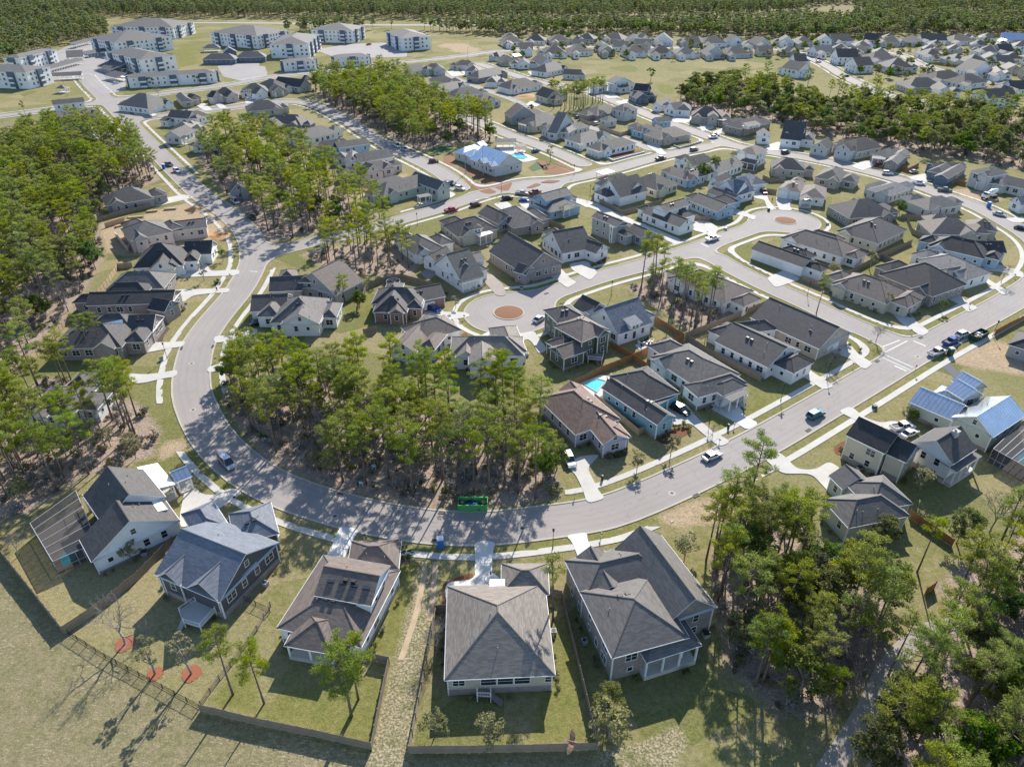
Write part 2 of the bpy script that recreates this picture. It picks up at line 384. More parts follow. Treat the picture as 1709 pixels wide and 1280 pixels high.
def segdist(X, Y, line):
    d = np.full(X.shape, 1e9)
    for a, b in zip(line[:-1], line[1:]):
        lo, hi = np.minimum(a, b)-30, np.maximum(a, b)+30
        m = (X > lo[0]) & (X < hi[0]) & (Y > lo[1]) & (Y < hi[1])
        if not m.any(): continue
        x, y = X[m], Y[m]; ab = b-a; L = max(ab.dot(ab), 1e-9)
        t = np.clip(((x-a[0])*ab[0] + (y-a[1])*ab[1])/L, 0, 1)
        d[m] = np.minimum(d[m], np.hypot(x-a[0]-t*ab[0], y-a[1]-t*ab[1]))
    return d
def smin(a, b, k):
    h = np.clip((k - np.abs(a-b))/k, 0, 1); return np.minimum(a, b) - h*h*k/4
def roadfield(X, Y, k=9.0, walks=False):
    f = np.full(X.shape, 1e9)
    for nm, (ln, wd, sw) in CENT.items():
        if walks and not sw: continue
        f = smin(f, segdist(X, Y, ln) - wd/2, k)
    for c, r in CIRC:
        p = P(*c); f = smin(f, np.hypot(X-p.x, Y-p.y) - r, k*0.8)
    return f
def band(xs, ys, F, lo, hi, keep=None):
    """polygons of the grid where lo <= F <= hi (linear in each triangle)"""
    V, FC, idx = [], [], {}
    def vid(p):
        k = (round(p[0], 3), round(p[1], 3))
        if k not in idx: idx[k] = len(V); V.append(k)
        return idx[k]
    mn = np.minimum(np.minimum(F[:-1, :-1], F[1:, :-1]), np.minimum(F[:-1, 1:], F[1:, 1:])); mx = np.maximum(np.maximum(F[:-1, :-1], F[1:, :-1]), np.maximum(F[:-1, 1:], F[1:, 1:]))
    sel = (mn <= hi) & (mx >= lo)
    if keep is not None: sel &= keep
    for j, i in zip(*np.nonzero(sel)):
        c = [(xs[i], ys[j], F[j, i]), (xs[i+1], ys[j], F[j, i+1]), (xs[i+1], ys[j+1], F[j+1, i+1]), (xs[i], ys[j+1], F[j+1, i])]
        if mn[j, i] >= lo and mx[j, i] <= hi:
            FC.append(tuple(vid(p) for p in c)); continue
        for tri in ((c[0], c[1], c[2]), (c[0], c[2], c[3])):
            poly = list(tri)
            for iso, sg in ((lo, 1), (hi, -1)):
                out = []
                for a, b in zip(poly, poly[1:] + poly[:1]):
                    ia, ib = sg*(a[2]-iso) >= 0, sg*(b[2]-iso) >= 0
                    if ia: out.append(a)
                    if ia != ib:
                        t = (iso-a[2])/(b[2]-a[2]); out.append((a[0]+t*(b[0]-a[0]), a[1]+t*(b[1]-a[1]), iso))
                poly = out
                if not poly: break
            if len(poly) >= 3:
                ids = []
                for p in poly:
                    q = vid(p)
                    if q not in ids: ids.append(q)
                if len(ids) >= 3: FC.append(tuple(ids))
    return V, FC
NOWALK = [GP('i', q) for q in (
 [(375,655),(372,690),(395,730),(440,772),(560,822),(700,852),(800,860),(870,858),(935,840),(950,800),(700,740),(450,660)],
 [(236,674),(306,674),(318,700),(345,742),(318,757),(230,740)],
 [(1084,880),(1088,848),(1150,815),(1215,783),(1292,745),(1300,770),(1200,860)],
 [(446,330),(664,330),(676,420),(446,450)], [(545,150),(700,150),(760,235),(700,252),(640,225),(560,187)], [(325,225),(470,300),(450,400),(400,352),(330,300)])]
def sheet(name, V, F, z, m, kind='structure', skirt=0.0):
    vs = [(x, y, z) for x, y in V]; fs = [tuple(f) for f in F]
    if skirt:
        cnt = {}
        for f in fs:
            for a, b in zip(f, f[1:]+f[:1]): cnt[(a, b)] = 1
        n = len(vs); vs += [(x, y, z-skirt) for x, y in V]
        fs += [(b, a, a+n, b+n) for (a, b) in cnt if (b, a) not in cnt]
    o = mesh(name, vs, fs, m); tag(o, kind=kind); return o
def parts_of_roads():
    acc = {k: ([], []) for k in ('road', 'kerb', 'pavement')}
    for xs, ys in ((np.arange(-330, 331, 1.5), np.arange(40, 430.1, 1.5)), (np.arange(-760, 761, 3.0), np.arange(430, 1010, 3.0))):
        X, Y = np.meshgrid(xs, ys); F = roadfield(X, Y)
        FW = roadfield(X, Y, walks=True); FW = np.where(F < 1.2, -5, FW)
        cx, cy = np.meshgrid((xs[:-1]+xs[1:])/2, (ys[:-1]+ys[1:])/2); cp = np.stack([cx.ravel(), cy.ravel()], 1)
        keep = np.ones(cx.size, bool)
        for q in NOWALK: keep &= ~inpoly(cp, q)
        keep = keep.reshape(cx.shape)
        for nm, fld, lo, hi, kp in (('road', F, -99, 0, None), ('kerb', F, 0, 0.42, None), ('pavement', FW, 2.3, 3.75, keep)):
            V, FC = band(xs, ys, fld, lo, hi, kp); v, f = acc[nm]; n = len(v); v += V; f += [tuple(i+n for i in t) for t in FC]
    ro = sheet('road', *acc['road'], 0.03, 'asphalt'); v = np.array(acc['road'][0]); at = ro.data.attributes.new('edge', 'FLOAT', 'POINT'); at.data.foreach_set('value', np.clip(-roadfield(v[:, 0], v[:, 1]), -1, 30).astype(np.float32))
    sheet('kerb', *acc['kerb'], 0.13, 'curb', skirt=0.13); sheet('pavement', *acc['pavement'], 0.10, 'concrete', skirt=0.1)
parts_of_roads()
def flat(name, pts, z, m, kind='structure', round_=0.0, thick=0.0, label=None, cat=None, group=None):
    pts = [Vector((p[0], p[1])) for p in pts]
    if round_:
        q = []
        for i, p in enumerate(pts):
            a = pts[i-1]; b = pts[(i+1) % len(pts)]
            r1 = min(round_, (a-p).length*0.45); r2 = min(round_, (b-p).length*0.45)
            s, e = p + (a-p).normalized()*r1, p + (b-p).normalized()*r2
            q += [s.lerp(p, t).lerp(p.lerp(e, t), t) for t in (0, .25, .5, .75, 1)]
        pts = q
    bm = bmesh.new(); vs = [bm.verts.new((p.x, p.y, z)) for p in pts]
    f = bm.faces.new(vs)
    if f.normal.z < 0 or sum((a.x-b.x)*(a.y+b.y) for a, b in zip(pts, pts[1:]+pts[:1])) < 0: pass
    bmesh.ops.triangulate(bm, faces=[f]); bm.normal_update()
    if thick:
        e = [x for x in bm.edges if len(x.link_faces) == 1]
        r = bmesh.ops.extrude_edge_only(bm, edges=e)
        for v in r['geom']:
            if isinstance(v, bmesh.types.BMVert): v.co.z -= thick
    bmesh.ops.recalc_face_normals(bm, faces=bm.faces)
    me = bpy.data.meshes.new(name); bm.to_mesh(me); bm.free(); me.materials.append(MATS[m])
    o = link(name, me); tag(o, label, cat, group, kind); return o
DRIVES = [
 ('r4', [(1020,60),(1220,20),(1290,40),(1020,105)]), ('r4', [(1250,490),(1370,480),(1400,530),(1530,520),(1590,520),(1585,555),(1500,560),(1200,570),(1160,560)]),
 ('r4', [(1180,650),(1440,645),(1525,640),(1520,672),(1410,675),(1280,690),(1210,740)]), ('r4', [(810,1040),(1010,1000),(1160,1000),(1235,990),(1210,1030),(1130,1040),(970,1070),(830,1080)]),
 ('r4', [(840,1205),(960,1215),(1090,1200),(1180,1180),(1170,1230),(1080,1240),(950,1272),(880,1272)]), ('r4', [(1420,960),(1520,955),(1709,905),(1709,945),(1600,978),(1420,1008)]),
 ('r4', [(1375,1165),(1560,1120),(1590,1160),(1375,1205)]), ('r8', [(1190,890),(1230,690),(1300,690),(1340,740),(1440,740),(1540,690),(1610,720),(1560,765),(1390,870),(1200,970)]),
 ('i', [(395,880),(440,850),(450,856),(441,868),(472,893),(440,915),(370,912),(325,884)]), ('r9', [(560,945),(695,968),(640,1040),(610,1110),(570,1200),(400,1245),(480,1130),(530,1020)]),
 ('r9', [(1445,1050),(1595,1046),(1570,1120),(1565,1300),(1450,1300),(1455,1130)]), ('r13', [(1255,50),(1440,30),(1460,-20),(1570,-20),(1640,40),(1660,200),(1260,200)]),
 ('r10', [(355,1008),(500,986),(500,1030),(530,1100),(600,1170),(750,1190),(740,1265),(440,1290),(450,1180),(400,1050)]), ('r10', [(430,490),(500,480),(590,470),(500,560),(540,640),(580,720),(625,762),(500,800),(470,700),(420,600),(370,560)]),
 ('r10', [(1000,110),(1150,130),(1220,220),(1330,320),(1390,350),(1455,388),(1380,424),(1310,370),(1180,260),(1080,290)]), ('r10', [(1250,100),(1360,30),(1530,180),(1540,220),(1645,265),(1560,312),(1500,270),(1290,150)]),
 ('r7', [(100,1180),(220,1140),(385,1250),(455,1290),(380,1318),(250,1230)]), ('r7', [(410,960),(500,950),(620,1090),(712,1140),(650,1184),(540,1100),(430,1070)]), ('r7', [(830,800),(920,760),(1000,870),(1085,930),(1030,962),(900,880)]),
 ('r7', [(1160,630),(1220,630),(1340,740),(1408,772),(1340,804),(1280,750),(1160,690)]), ('r7', [(1390,560),(1440,560),(1560,640),(1625,660),(1570,692),(1520,650)]), ('r7', [(1450,475),(1560,490),(1705,535),(1705,575),(1540,530),(1440,520)]),
 ('r7', [(0,575),(120,520),(230,580),(60,640)]), ('r5', [(1090,800),(1240,780),(1240,800),(1390,800),(1425,822),(1400,836),(1130,868)]), ('r5', [(1400,1030),(1530,930),(1605,938),(1480,1030)]), ('r6', [(20,948),(150,925),(170,960),(240,1050),(180,1080),(130,990)]),
 ('r6', [(380,480),(500,460),(570,540),(520,592),(400,520)]), ('r6', [(180,510),(290,470),(390,580),(435,602),(370,642),(300,590)]), ('a4', [(0,570),(260,640),(600,800),(1000,960),(1262,1075),(1190,1130),(950,1010),(560,840),(200,700),(0,640)]),
 ('a4', [(1390,880),(1540,830),(1707,930),(1660,1015),(1560,1000),(1400,960)]), ('a5', [(0,985),(190,1015),(130,1070),(220,1130),(330,1180),(240,1210),(0,1080)]), ('a5', [(420,830),(560,870),(640,910),(725,930),(700,985),(600,940),(430,900)]),
 ('a5', [(690,640),(850,650),(870,740),(970,860),(870,866),(820,740),(700,720)]), ('a5', [(970,690),(1160,740),(1120,800),(1155,866),(1000,864),(960,760)]), ('a2', [(600,460),(760,470),(800,530),(650,570)]), ('a2', [(770,575),(950,510),(990,540),(840,610)]),
 ('a2', [(300,400),(520,380),(560,410),(480,470),(300,460)]), ('a2', [(0,690),(120,720),(240,840),(160,850),(0,745)]), ('b5', [(690,400),(790,375),(890,455),(800,470)]), ('b5', [(900,370),(980,360),(1065,435),(980,446)]), ('b5', [(1270,330),(1370,310),(1380,370),(1280,385)]),
 ('r3', [(560,1105),(650,1065),(750,1085),(640,1135)]), ('b3', [(330,470),(540,425),(660,480),(600,525),(380,505)]), ('a2', [(1400,740),(1560,690),(1707,730),(1707,790),(1440,800)]), ('b3', [(1480,960),(1700,940),(1707,1010),(1560,1010)]),
 ('r11', [(1090,70),(1160,20),(1270,70),(1220,120)]), ('r11', [(475,185),(560,150),(650,230),(760,265),(850,245),(990,300),(930,380),(830,335),(640,265),(530,215)]), ('r11', [(-40,480),(40,440),(120,480),(200,570),(320,575),(420,515),(560,620),(510,740),(440,750),(300,600),(100,600)]),
 ('a3', [(590,930),(760,900),(820,960),(700,1010)]), ('a3', [(880,900),(1000,870),(1090,960),(960,1000)]), ('a3', [(1540,850),(1707,920),(1707,980),(1560,900)]), ('a0', [(740,420),(880,410),(960,470),(820,490)]), ('a0', [(920,420),(1000,410),(1060,470),(960,475)]),
 ('b2', [(570,570),(700,560),(760,600),(620,620)]), ('a1', [(180,350),(330,370),(250,420),(120,400)]), ('a1', [(1050,270),(1180,265),(1240,310),(1090,320)]), ('a1', [(1180,360),(1330,330),(1360,370),(1240,390)]),
]
for k, (rg, pts) in enumerate(DRIVES): flat('driveway', GP(rg, pts), 0.135 + 0.0002*(k % 9), 'concrete_new' if k in (8, 9, 10, 11, 12, 15) else 'concrete', round_=1.6, thick=0.14)
flat('driveway', GP('r5', [(1490,560),(1560,545),(1640,620),(1665,690),(1600,695),(1540,630)]), 0.14, 'paver', round_=1.5, thick=0.14)
# walks, lanes, car parks
PARK = [('r0', [(370,345),(480,292),(640,240),(740,265),(745,330),(840,440),(830,500),(835,600),(690,630),(600,570),(560,520),(320,525),(290,455),(400,425)]), ('r0', [(1440,440),(1600,415),(1720,420),(1720,520),(1600,540),(1480,510)]),
        ('r1', [(390,330),(620,295),(850,285),(1010,330),(1000,380),(760,385),(500,375)]), ('r1', [(-30,440),(60,440),(80,500),(-30,540)])]
for k, (rg, pts) in enumerate(PARK): flat('car_park', GP(rg, pts), 0.045 + 0.006*k, 'asphalt_far', round_=4)
def ribbon(name, line, wd, z, m, **kw):
    L = spline(line, 3.0); d = np.gradient(L, axis=0); n = np.stack([-d[:, 1], d[:, 0]], 1)/np.maximum(np.hypot(d[:, 0], d[:, 1]), 1e-6)[:, None]
    a, b = L + n*wd/2, L - n*wd/2; k = len(L)
    vs = [(p[0], p[1], z) for p in a] + [(p[0], p[1], z) for p in b]
    o = mesh(name, vs, [(i+k, i+k+1, i+1, i) for i in range(k-1)], m); tag(o, kind='structure', **kw); return o
ribbon('highway', [P(*q) for q in ((230,38),(430,39),(620,42),(800,42),(1000,38),(1250,35),(1420,30))], 12, 0.05, 'asphalt_far')
ribbon('path', GP('r15', [(400,1310),(520,1130),(680,880),(780,660),(870,540),(980,430),(1100,360),(1250,330)]), 2.9, 0.04, 'asphalt')
ribbon('path', GP('r13', [(1120,-90),(1105,60),(1050,300),(960,560)]), 0.9, 0.02, 'dirt_sand'); ribbon('path', GP('r13', [(1190,-90),(1180,80),(1150,300)]), 0.9, 0.02, 'dirt_sand')
flat('new_lane', GP('r7', [(1145,1150),(1200,1130),(1400,1290),(1360,1330)]), 0.05, 'asphalt_new')

# traffic islands
def island(c, r, nm, lab):
    p = P(*c); k = 40; t = empty(nm, p); tag(t, lab, 'island')
    vs = []; 
    for rr, z in ((r+0.35, 0.03), (r+0.35, 0.17), (r, 0.17), (r, 0.15)):
        vs += [(rr*math.cos(2*math.pi*i/k), rr*math.sin(2*math.pi*i/k), z) for i in range(k)]
    mesh('kerb_ring', vs, [(j*k+i, j*k+(i+1) % k, (j+1)*k+(i+1) % k, (j+1)*k+i) for j in range(3) for i in range(k)], 'curb', t)
    vv = [(0, 0, 0.34)] + [(r*f*math.cos(2*math.pi*i/k), r*f*math.sin(2*math.pi*i/k), z) for f, z in ((0.6, 0.28), (1.0, 0.155)) for i in range(k)]
    mesh('mulch_bed', vv, [(0, 1+i, 1+(i+1) % k) for i in range(k)] + [(1+i, 1+k+i, 1+k+(i+1) % k, 1+(i+1) % k) for i in range(k)], 'mulch_island', t)
island((849,522), 4.2, 'traffic_island', 'round brown mulch island in the turning circle beside the dark green house')
island((1311,368.6), 3.9, 'traffic_island', 'round brown mulch island in the turning circle behind the brown roofed long house')
# mulch verges at the clubhouse
for k, (rg, pts) in enumerate([('a3', [(240,670),(330,640),(640,790),(560,815),(470,800)]), ('a3', [(160,510),(300,470),(560,610),(660,590),(820,680),(780,770),(690,775)]), ('a3', [(0,360),(80,350),(190,440),(100,475),(0,440)]),
     ('a3', [(1180,570),(1350,480),(1560,575),(1500,590)]), ('a3', [(1310,440),(1400,425),(1680,550),(1570,560)]), ('a3', [(975,745),(1100,685),(1170,700),(1060,740)]), ('a3', [(1140,680),(1240,650),(1400,655),(1300,685)]), ('a3', [(1090,410),(1160,410),(1350,490),(1200,540)])]):
    flat('mulch_bed', GP(rg, pts), 0.06 if k not in (5, 6) else 0.16, 'mulch_island', round_=1.5)
for rg, c, r in (('r12', (828,456), 1.5), ('r12', (1028,655), 1.2), ('r12', (1270,652), 1.45)):
    p = G(rg, *c); a = [p + Vector((math.cos(t)*r*(1+.09*math.sin(3*t)+.06*math.sin(11*t)), math.sin(t)*r*(1+.07*math.cos(4*t)+.06*math.cos(13*t)), 0)) for t in np.linspace(0, 2*math.pi, 48)[:-1]]
    flat('mulch_ring', a, 0.05, 'mulch_red')
for rg, pts, m in [('r9', [(760,1100),(840,1110),(875,1150),(860,1175),(800,1140)], 'bed_dark'), ('r9', [(965,1170),(1000,1150),(1030,1175),(1010,1200),(975,1195)], 'bed_dark'), ('r10', [(940,370),(1040,310),(1150,280),(1190,320),(1150,350),(1040,380),(1010,405)], 'mulch'),
     ('r10', [(620,490),(760,430),(780,470),(700,500)], 'bed_dark'), ('r4', [(1030,920),(1100,895),(1130,905),(1085,960),(1080,1000),(1020,995)], 'bed_dark'), ('r13', [(1240,50),(1440,-20),(1440,20),(1260,60),(1265,230),(1235,230)], 'mulch'),
     ('r10', [(715,1130),(780,1100),(790,1180),(720,1190)], 'mulch'), ('r11', [(440,430),(490,390),(525,380),(510,470),(470,480)], 'mulch'), ('r6', [(520,490),(640,430),(655,440),(560,510)], 'bed_dark'), ('r5', [(1360,950),(1390,930),(1415,965),(1380,990)], 'mulch'), ('r2', [(640,1030),(850,1000),(860,1015),(690,1055)], 'mulch')]:
    flat('planting_bed', GP(rg, pts), 0.05, m, round_=1.0)

# ------------------------------------------------------------------ ground sheet with its kinds of cover
ZF = dict(  # woodland floors and the trees on them (photo pixels on the ground)
 centre=[(372,645),(388,700),(440,768),(560,818),(700,846),(850,848),(935,828),(908,735),(885,696),(760,684),(640,660),(560,636),(430,618)],
 left_up=[(-120,300),(0,262),(80,240),(170,222),(245,262),(268,300),(215,322),(172,350),(165,385),(175,430),(130,505),(60,580),(0,645),(-120,700)],
 left_low=[(-120,700),(0,680),(70,630),(170,640),(238,680),(268,718),(255,762),(215,775),(130,800),(60,850),(-120,900)],
 right_low=[(1190,905),(1215,880),(1240,872),(1285,872),(1345,915),(1410,970),(1480,1005),(1495,1045),(1465,1090),(1440,1130),(1400,1190),(1300,1190),(1215,1110),(1195,1000)],
 right_edge=[(1545,1095),(1600,1020),(1709,960),(1820,960),(1850,1420),(1400,1420),(1455,1240)],
 right_mid=[(1560,985),(1600,945),(1660,915),(1709,890),(1800,890),(1800,965),(1709,962),(1600,1022)],
 stand_mid=[(520,150),(640,140),(690,150),(745,190),(800,212),(838,235),(800,236),(770,238),(720,252),(680,245),(630,215),(560,188)],
 stand_side=[(330,258),(400,238),(470,250),(520,275),(560,310),(590,335),(640,362),(600,375),(528,390),(450,405),(425,380),(400,350),(360,305)],
 stand_south=[(500,425),(540,415),(640,398),(668,388),(700,440),(690,460),(630,460),(570,455),(535,440)],
 lot_pines=[(1045,480),(1110,458),(1165,480),(1235,515),(1215,535),(1150,552),(1110,520),(1070,500)],
 belt_right=[(1128,172),(1150,150),(1250,140),(1330,165),(1430,178),(1500,180),(1580,190),(1709,200),(1790,215),(1790,290),(1709,285),(1630,270),(1540,258),(1440,240),(1355,222),(1280,200),(1230,192),(1170,188)],
 far_left=[(-160,118),(20,104),(100,78),(183,66),(180,48),(100,30),(0,20),(-160,30)],
 far_back=[(-200,36),(150,30),(430,31),(620,33),(800,34),(1000,31),(1250,28),(1330,22),(1709,26),(1900,34),(1900,-20),(-200,-20)],
 far_mid=[(470,58),(520,48),(700,50),(850,62),(960,58),(1200,62),(1320,66),(1420,64),(1560,58),(1709,62),(1900,70),(1900,34),(1450,30),(1400,36),(1250,44),(1000,48),(620,50)],
)
POLYF = {k: [P(*q) for q in v] for k, v in ZF.items()}
SAND = [('r4', [(650,210),(870,200),(1000,130),(1310,60),(1430,160),(1560,270),(1350,330),(1190,400),(830,430),(700,400)]), ('r1', [(690,1210),(1000,1150),(1010,1180),(880,1272),(640,1272)]), ('r5', [(590,0),(820,0),(820,40),(640,60)]),
        ('r7', [(1200,1080),(1480,980),(1600,1010),(1720,1090),(1720,1220),(1400,1170),(1220,1130)]), ('b3', [(830,620),(1020,600),(1500,730),(1200,800),(1000,720)]), ('r8', [(1050,400),(1200,370),(1310,420),(1190,450),(1060,520)]),
        ('r10', [(930,890),(1180,790),(1280,770),(1500,700),(1620,800),(1500,900),(1100,960)]), ('a0', [(640,120),(850,80),(1200,160),(950,220)]), ('b2', [(400,840),(660,790),(700,850),(440,900)]), ('a2', [(1440,740),(1720,700),(1720,850),(1500,860)]),
        ('r3', [(380,1010),(520,990),(560,1060),(400,1060)]), ('b0', [(0,270),(400,300),(300,330),(0,310)])]
STRIP = [('r13', [(1080,-60),(1190,-20),(1190,250),(1130,500),(1000,1330),(720,1330),(830,900),(920,560),(1000,250)]), ('r14', [(560,1160),(900,1090),(1100,1000),(1180,1100),(1050,1330),(560,1330)])]
FIELD = [('i', [(-120,905),(0,925),(105,1055),(335,1186),(640,1262),(700,1262),(990,1255),(1010,1330),(-200,1330)]), ('r3', [(240,50),(560,28),(690,60),(560,90),(240,110)]), ('r0', [(0,790),(160,790),(170,900),(60,960),(0,990)])]
BRIGHT = [('r10', [(1130,100),(1250,160),(1490,265),(1400,335),(1220,180)]), ('r10', [(1540,210),(1720,60),(1720,180),(1580,240)]), ('r7', [(430,910),(560,980),(690,1050),(640,1100),(540,1030)]), ('r13', [(880,-80),(1060,-80),(1030,200),(930,560),(740,480),(830,280)]),
          ('r5', [(700,640),(860,600),(760,620),(780,780),(670,820)]), ('r5', [(1380,920),(1510,935),(1380,1030)]), ('r12', [(1380,850),(1600,560),(1709,400),(1709,930)]), ('r13', [(0,930),(200,760),(640,660),(850,680),(770,1100)]), ('r14', [(120,1110),(350,300),(500,1110)]),
          ('r11', [(-20,200),(60,80),(90,100),(0,230)]), ('r7', [(600,520),(760,470),(820,500),(700,550)]), ('a5', [(500,830),(840,770),(850,820),(640,900)]), ('r2', [(950,550),(1080,560),(1080,620),(980,620)]),
          ('r0', [(960,830),(1010,820),(1240,1030),(1180,1040)]), ('r0', [(1130,280),(1300,300),(1310,440),(1170,430)])]
def groundsheet():
    def axis(lo, dlo, dhi, hi, s):
        c = list(np.arange(dlo, dhi+s, s)); 
        d = s
        while c[-1] < hi: d *= 1.06; c.append(c[-1]+d)
        d = s; a = [dlo]
        while a[0] > lo: d *= 1.06; a.insert(0, a[0]-d)
        return np.array(a[:-1] + c)
    xs, ys = axis(-2600, -150, 150, 2600, 1.3), axis(-600, 38, 260, 3600, 1.3)
    X, Y = np.meshgrid(xs, ys); pts = np.stack([X.ravel(), Y.ravel()], 1); n = len(pts)
    me = bpy.data.meshes.new('ground'); nx, ny = len(xs), len(ys)
    V = np.zeros((n, 3)); V[:, :2] = pts
    ii = (np.arange(ny-1)[:, None]*nx + np.arange(nx-1)[None]).ravel()
    me.from_pydata(V.tolist(), [], np.stack([ii, ii+1, ii+nx+1, ii+nx], 1).tolist())
    def put(name, polys, soft):
        a = np.zeros(n)
        for q in polys:
            d = polydist(pts, [(p[0], p[1]) for p in q]); s = soft + np.abs(pts[:, 1])*0.004
            a = np.maximum(a, np.clip(0.5 - d/(2*s), 0, 1))
        at = me.attributes.new(name, 'FLOAT', 'POINT'); at.data.foreach_set('value', a.astype(np.float32))
    put('wF', [v for k, v in POLYF.items() if not k.startswith('far')], 2.5); put('wS', [GP(r, p) for r, p in SAND], 2.0); put('wD', [GP(r, p) for r, p in FIELD], 1.5); put('wG', [GP(r, p) for r, p in BRIGHT], 1.5); put('wT', [GP(r, p) for r, p in STRIP], 1.2)
    fv = roadfield(pts[:, 0], pts[:, 1]); at = me.attributes.new('wV', 'FLOAT', 'POINT'); at.data.foreach_set('value', np.clip(1.2 - np.abs(fv - 1.4)/1.6, 0, 1).astype(np.float32))
    m, t, b = newmat('ground_cover'); g = coord(t)
    def att(nm): a = N(t, 'ShaderNodeAttribute'); a.attribute_name = nm; return a.outputs['Fac']
    n0 = noise(t, g, 0.045, 5, 0.6); n1 = noise(t, g, 0.35, 6, 0.7); n2 = noise(t, g, 2.6, 5, 0.7); n3 = noise(t, g, 9.0, 3, 0.6)
    def edge(w, sharp=0.18):
        s = math_(t, 'ADD', w, math_(t, 'MULTIPLY', math_(t, 'SUBTRACT', math_(t, 'ADD', math_(t, 'MULTIPLY', n1, 0.6), math_(t, 'MULTIPLY', n2, 0.4)), 0.5), 1.3)); return ramp(t, s, 0.5-sharp, 0.5+sharp)
    lawn = mix(t, ramp(t, n0, 0.35, 0.65), (0.255, 0.215, 0.098), (0.205, 0.205, 0.072))
    lawn = mix(t, math_(t, 'MULTIPLY', ramp(t, n1, 0.42, 0.6), 0.8), lawn, (0.32, 0.265, 0.15))
    lawn = mix(t, math_(t, 'MULTIPLY', ramp(t, n2, 0.45, 0.65), 0.6), lawn, (0.14, 0.145, 0.05))
    vl = N(t, 'ShaderNodeTexVoronoi'); vl.inputs['Scale'].default_value = 0.045; t.links.new(g, vl.inputs['Vector']); sv = N(t, 'ShaderNodeSeparateColor'); t.links.new(vl.outputs['Color'], sv.inputs[0])
    lawn = mix(t, math_(t, 'MULTIPLY', ramp(t, sv.outputs[0], .35, .9), .75), lawn, mix(t, ramp(t, n2, .4, .6), (0.125, 0.145, 0.042), (0.175, 0.175, 0.058)))
    lawn = mix(t, math_(t, 'MULTIPLY', ramp(t, sv.outputs[1], .5, .95), .6), lawn, (0.33, 0.275, 0.155))
    green = mix(t, ramp(t, n1, 0.3, 0.7), (0.155, 0.165, 0.045), (0.225, 0.21, 0.075))
    vg = math_(t, 'MULTIPLY', ramp(t, att('wV'), .3, .7), ramp(t, sv.outputs[2], .4, .75)); c = mix(t, math_(t, 'MULTIPLY', vg, .8), lawn, green)
    c = mix(t, edge(att('wG')), c, green)
    field = mix(t, ramp(t, n1, 0.35, 0.62), (0.27, 0.225, 0.135), (0.20, 0.185, 0.09)); 
    # mown streaks and sandy scuffs
    mp = N(t, 'ShaderNodeMapping'); mp.inputs['Rotation'].default_value = (0, 0, math.radians(28)); mp.inputs['Scale'].default_value = (1.3, 4.0, 1); t.links.new(g, mp.inputs[0])
    st = math_(t, 'ADD', math_(t, 'MULTIPLY', noise(t, mp.outputs[0], 0.9, 6, 0.75), .7), math_(t, 'MULTIPLY', n0, .3))
    field = mix(t, ramp(t, st, 0.53, 0.62), field, (0.45, 0.375, 0.26)); field = mix(t, math_(t, 'MULTIPLY', ramp(t, n3, 0.5, 0.7), 0.45), field, (0.12, 0.11, 0.06))
    c = mix(t, edge(att('wD')), c, field)
    strip = mix(t, ramp(t, n2, 0.42, 0.6), (0.17, 0.16, 0.075), (0.43, 0.36, 0.25)); strip = mix(t, ramp(t, n1, 0.5, 0.7), strip, (0.13, 0.14, 0.05))
    c = mix(t, edge(att('wT')), c, strip)
    sand = mix(t, ramp(t, n1, 0.3, 0.7), (0.44, 0.33, 0.21), (0.33, 0.24, 0.15)); sand = mix(t, math_(t, 'MULTIPLY', ramp(t, n2, 0.4, 0.7), 0.5), sand, (0.50, 0.41, 0.30))
    c = mix(t, edge(att('wS')), c, sand)
    lit = mix(t, ramp(t, n2, 0.35, 0.65), (0.19, 0.12, 0.085), (0.40, 0.30, 0.235)); lit = mix(t, ramp(t, n3, 0.48, 0.62), lit, (0.52, 0.44, 0.375)); lit = mix(t, math_(t, 'MULTIPLY', ramp(t, n1, 0.5, 0.7), 0.6), lit, (0.17, 0.15, 0.085))  # pale speckles paint sunlit flecks into the litter colour
    c = mix(t, edge(att('wF')), c, lit)
    c = mix(t, math_(t, 'MULTIPLY', ramp(t, n3, 0.35, 0.65), 0.22), c, (0.06, 0.05, 0.03))
    n4 = noise(t, g, 4.2, 4, .75); n5 = noise(t, g, 1.3, 5, .7)
    hv = N(t, 'ShaderNodeHueSaturation'); t.links.new(c, hv.inputs['Color']); t.links.new(math_(t, 'ADD', math_(t, 'ADD', math_(t, 'MULTIPLY', ramp(t, n4, .32, .68), .62), math_(t, 'MULTIPLY', ramp(t, n5, .35, .65), .42)), .48), hv.inputs['Value']); c = hv.outputs[0]
    t.links.new(c, b.inputs['Base Color']); b.inputs['Roughness'].default_value = 0.95; b.inputs['Specular IOR Level'].default_value = 0.05
    bump(t, b, math_(t, 'ADD', n3, math_(t, 'MULTIPLY', n2, 1.5)), 0.6, 0.12)
    me.materials.append(m); o = link('ground', me); tag(o, kind='structure')
groundsheet()
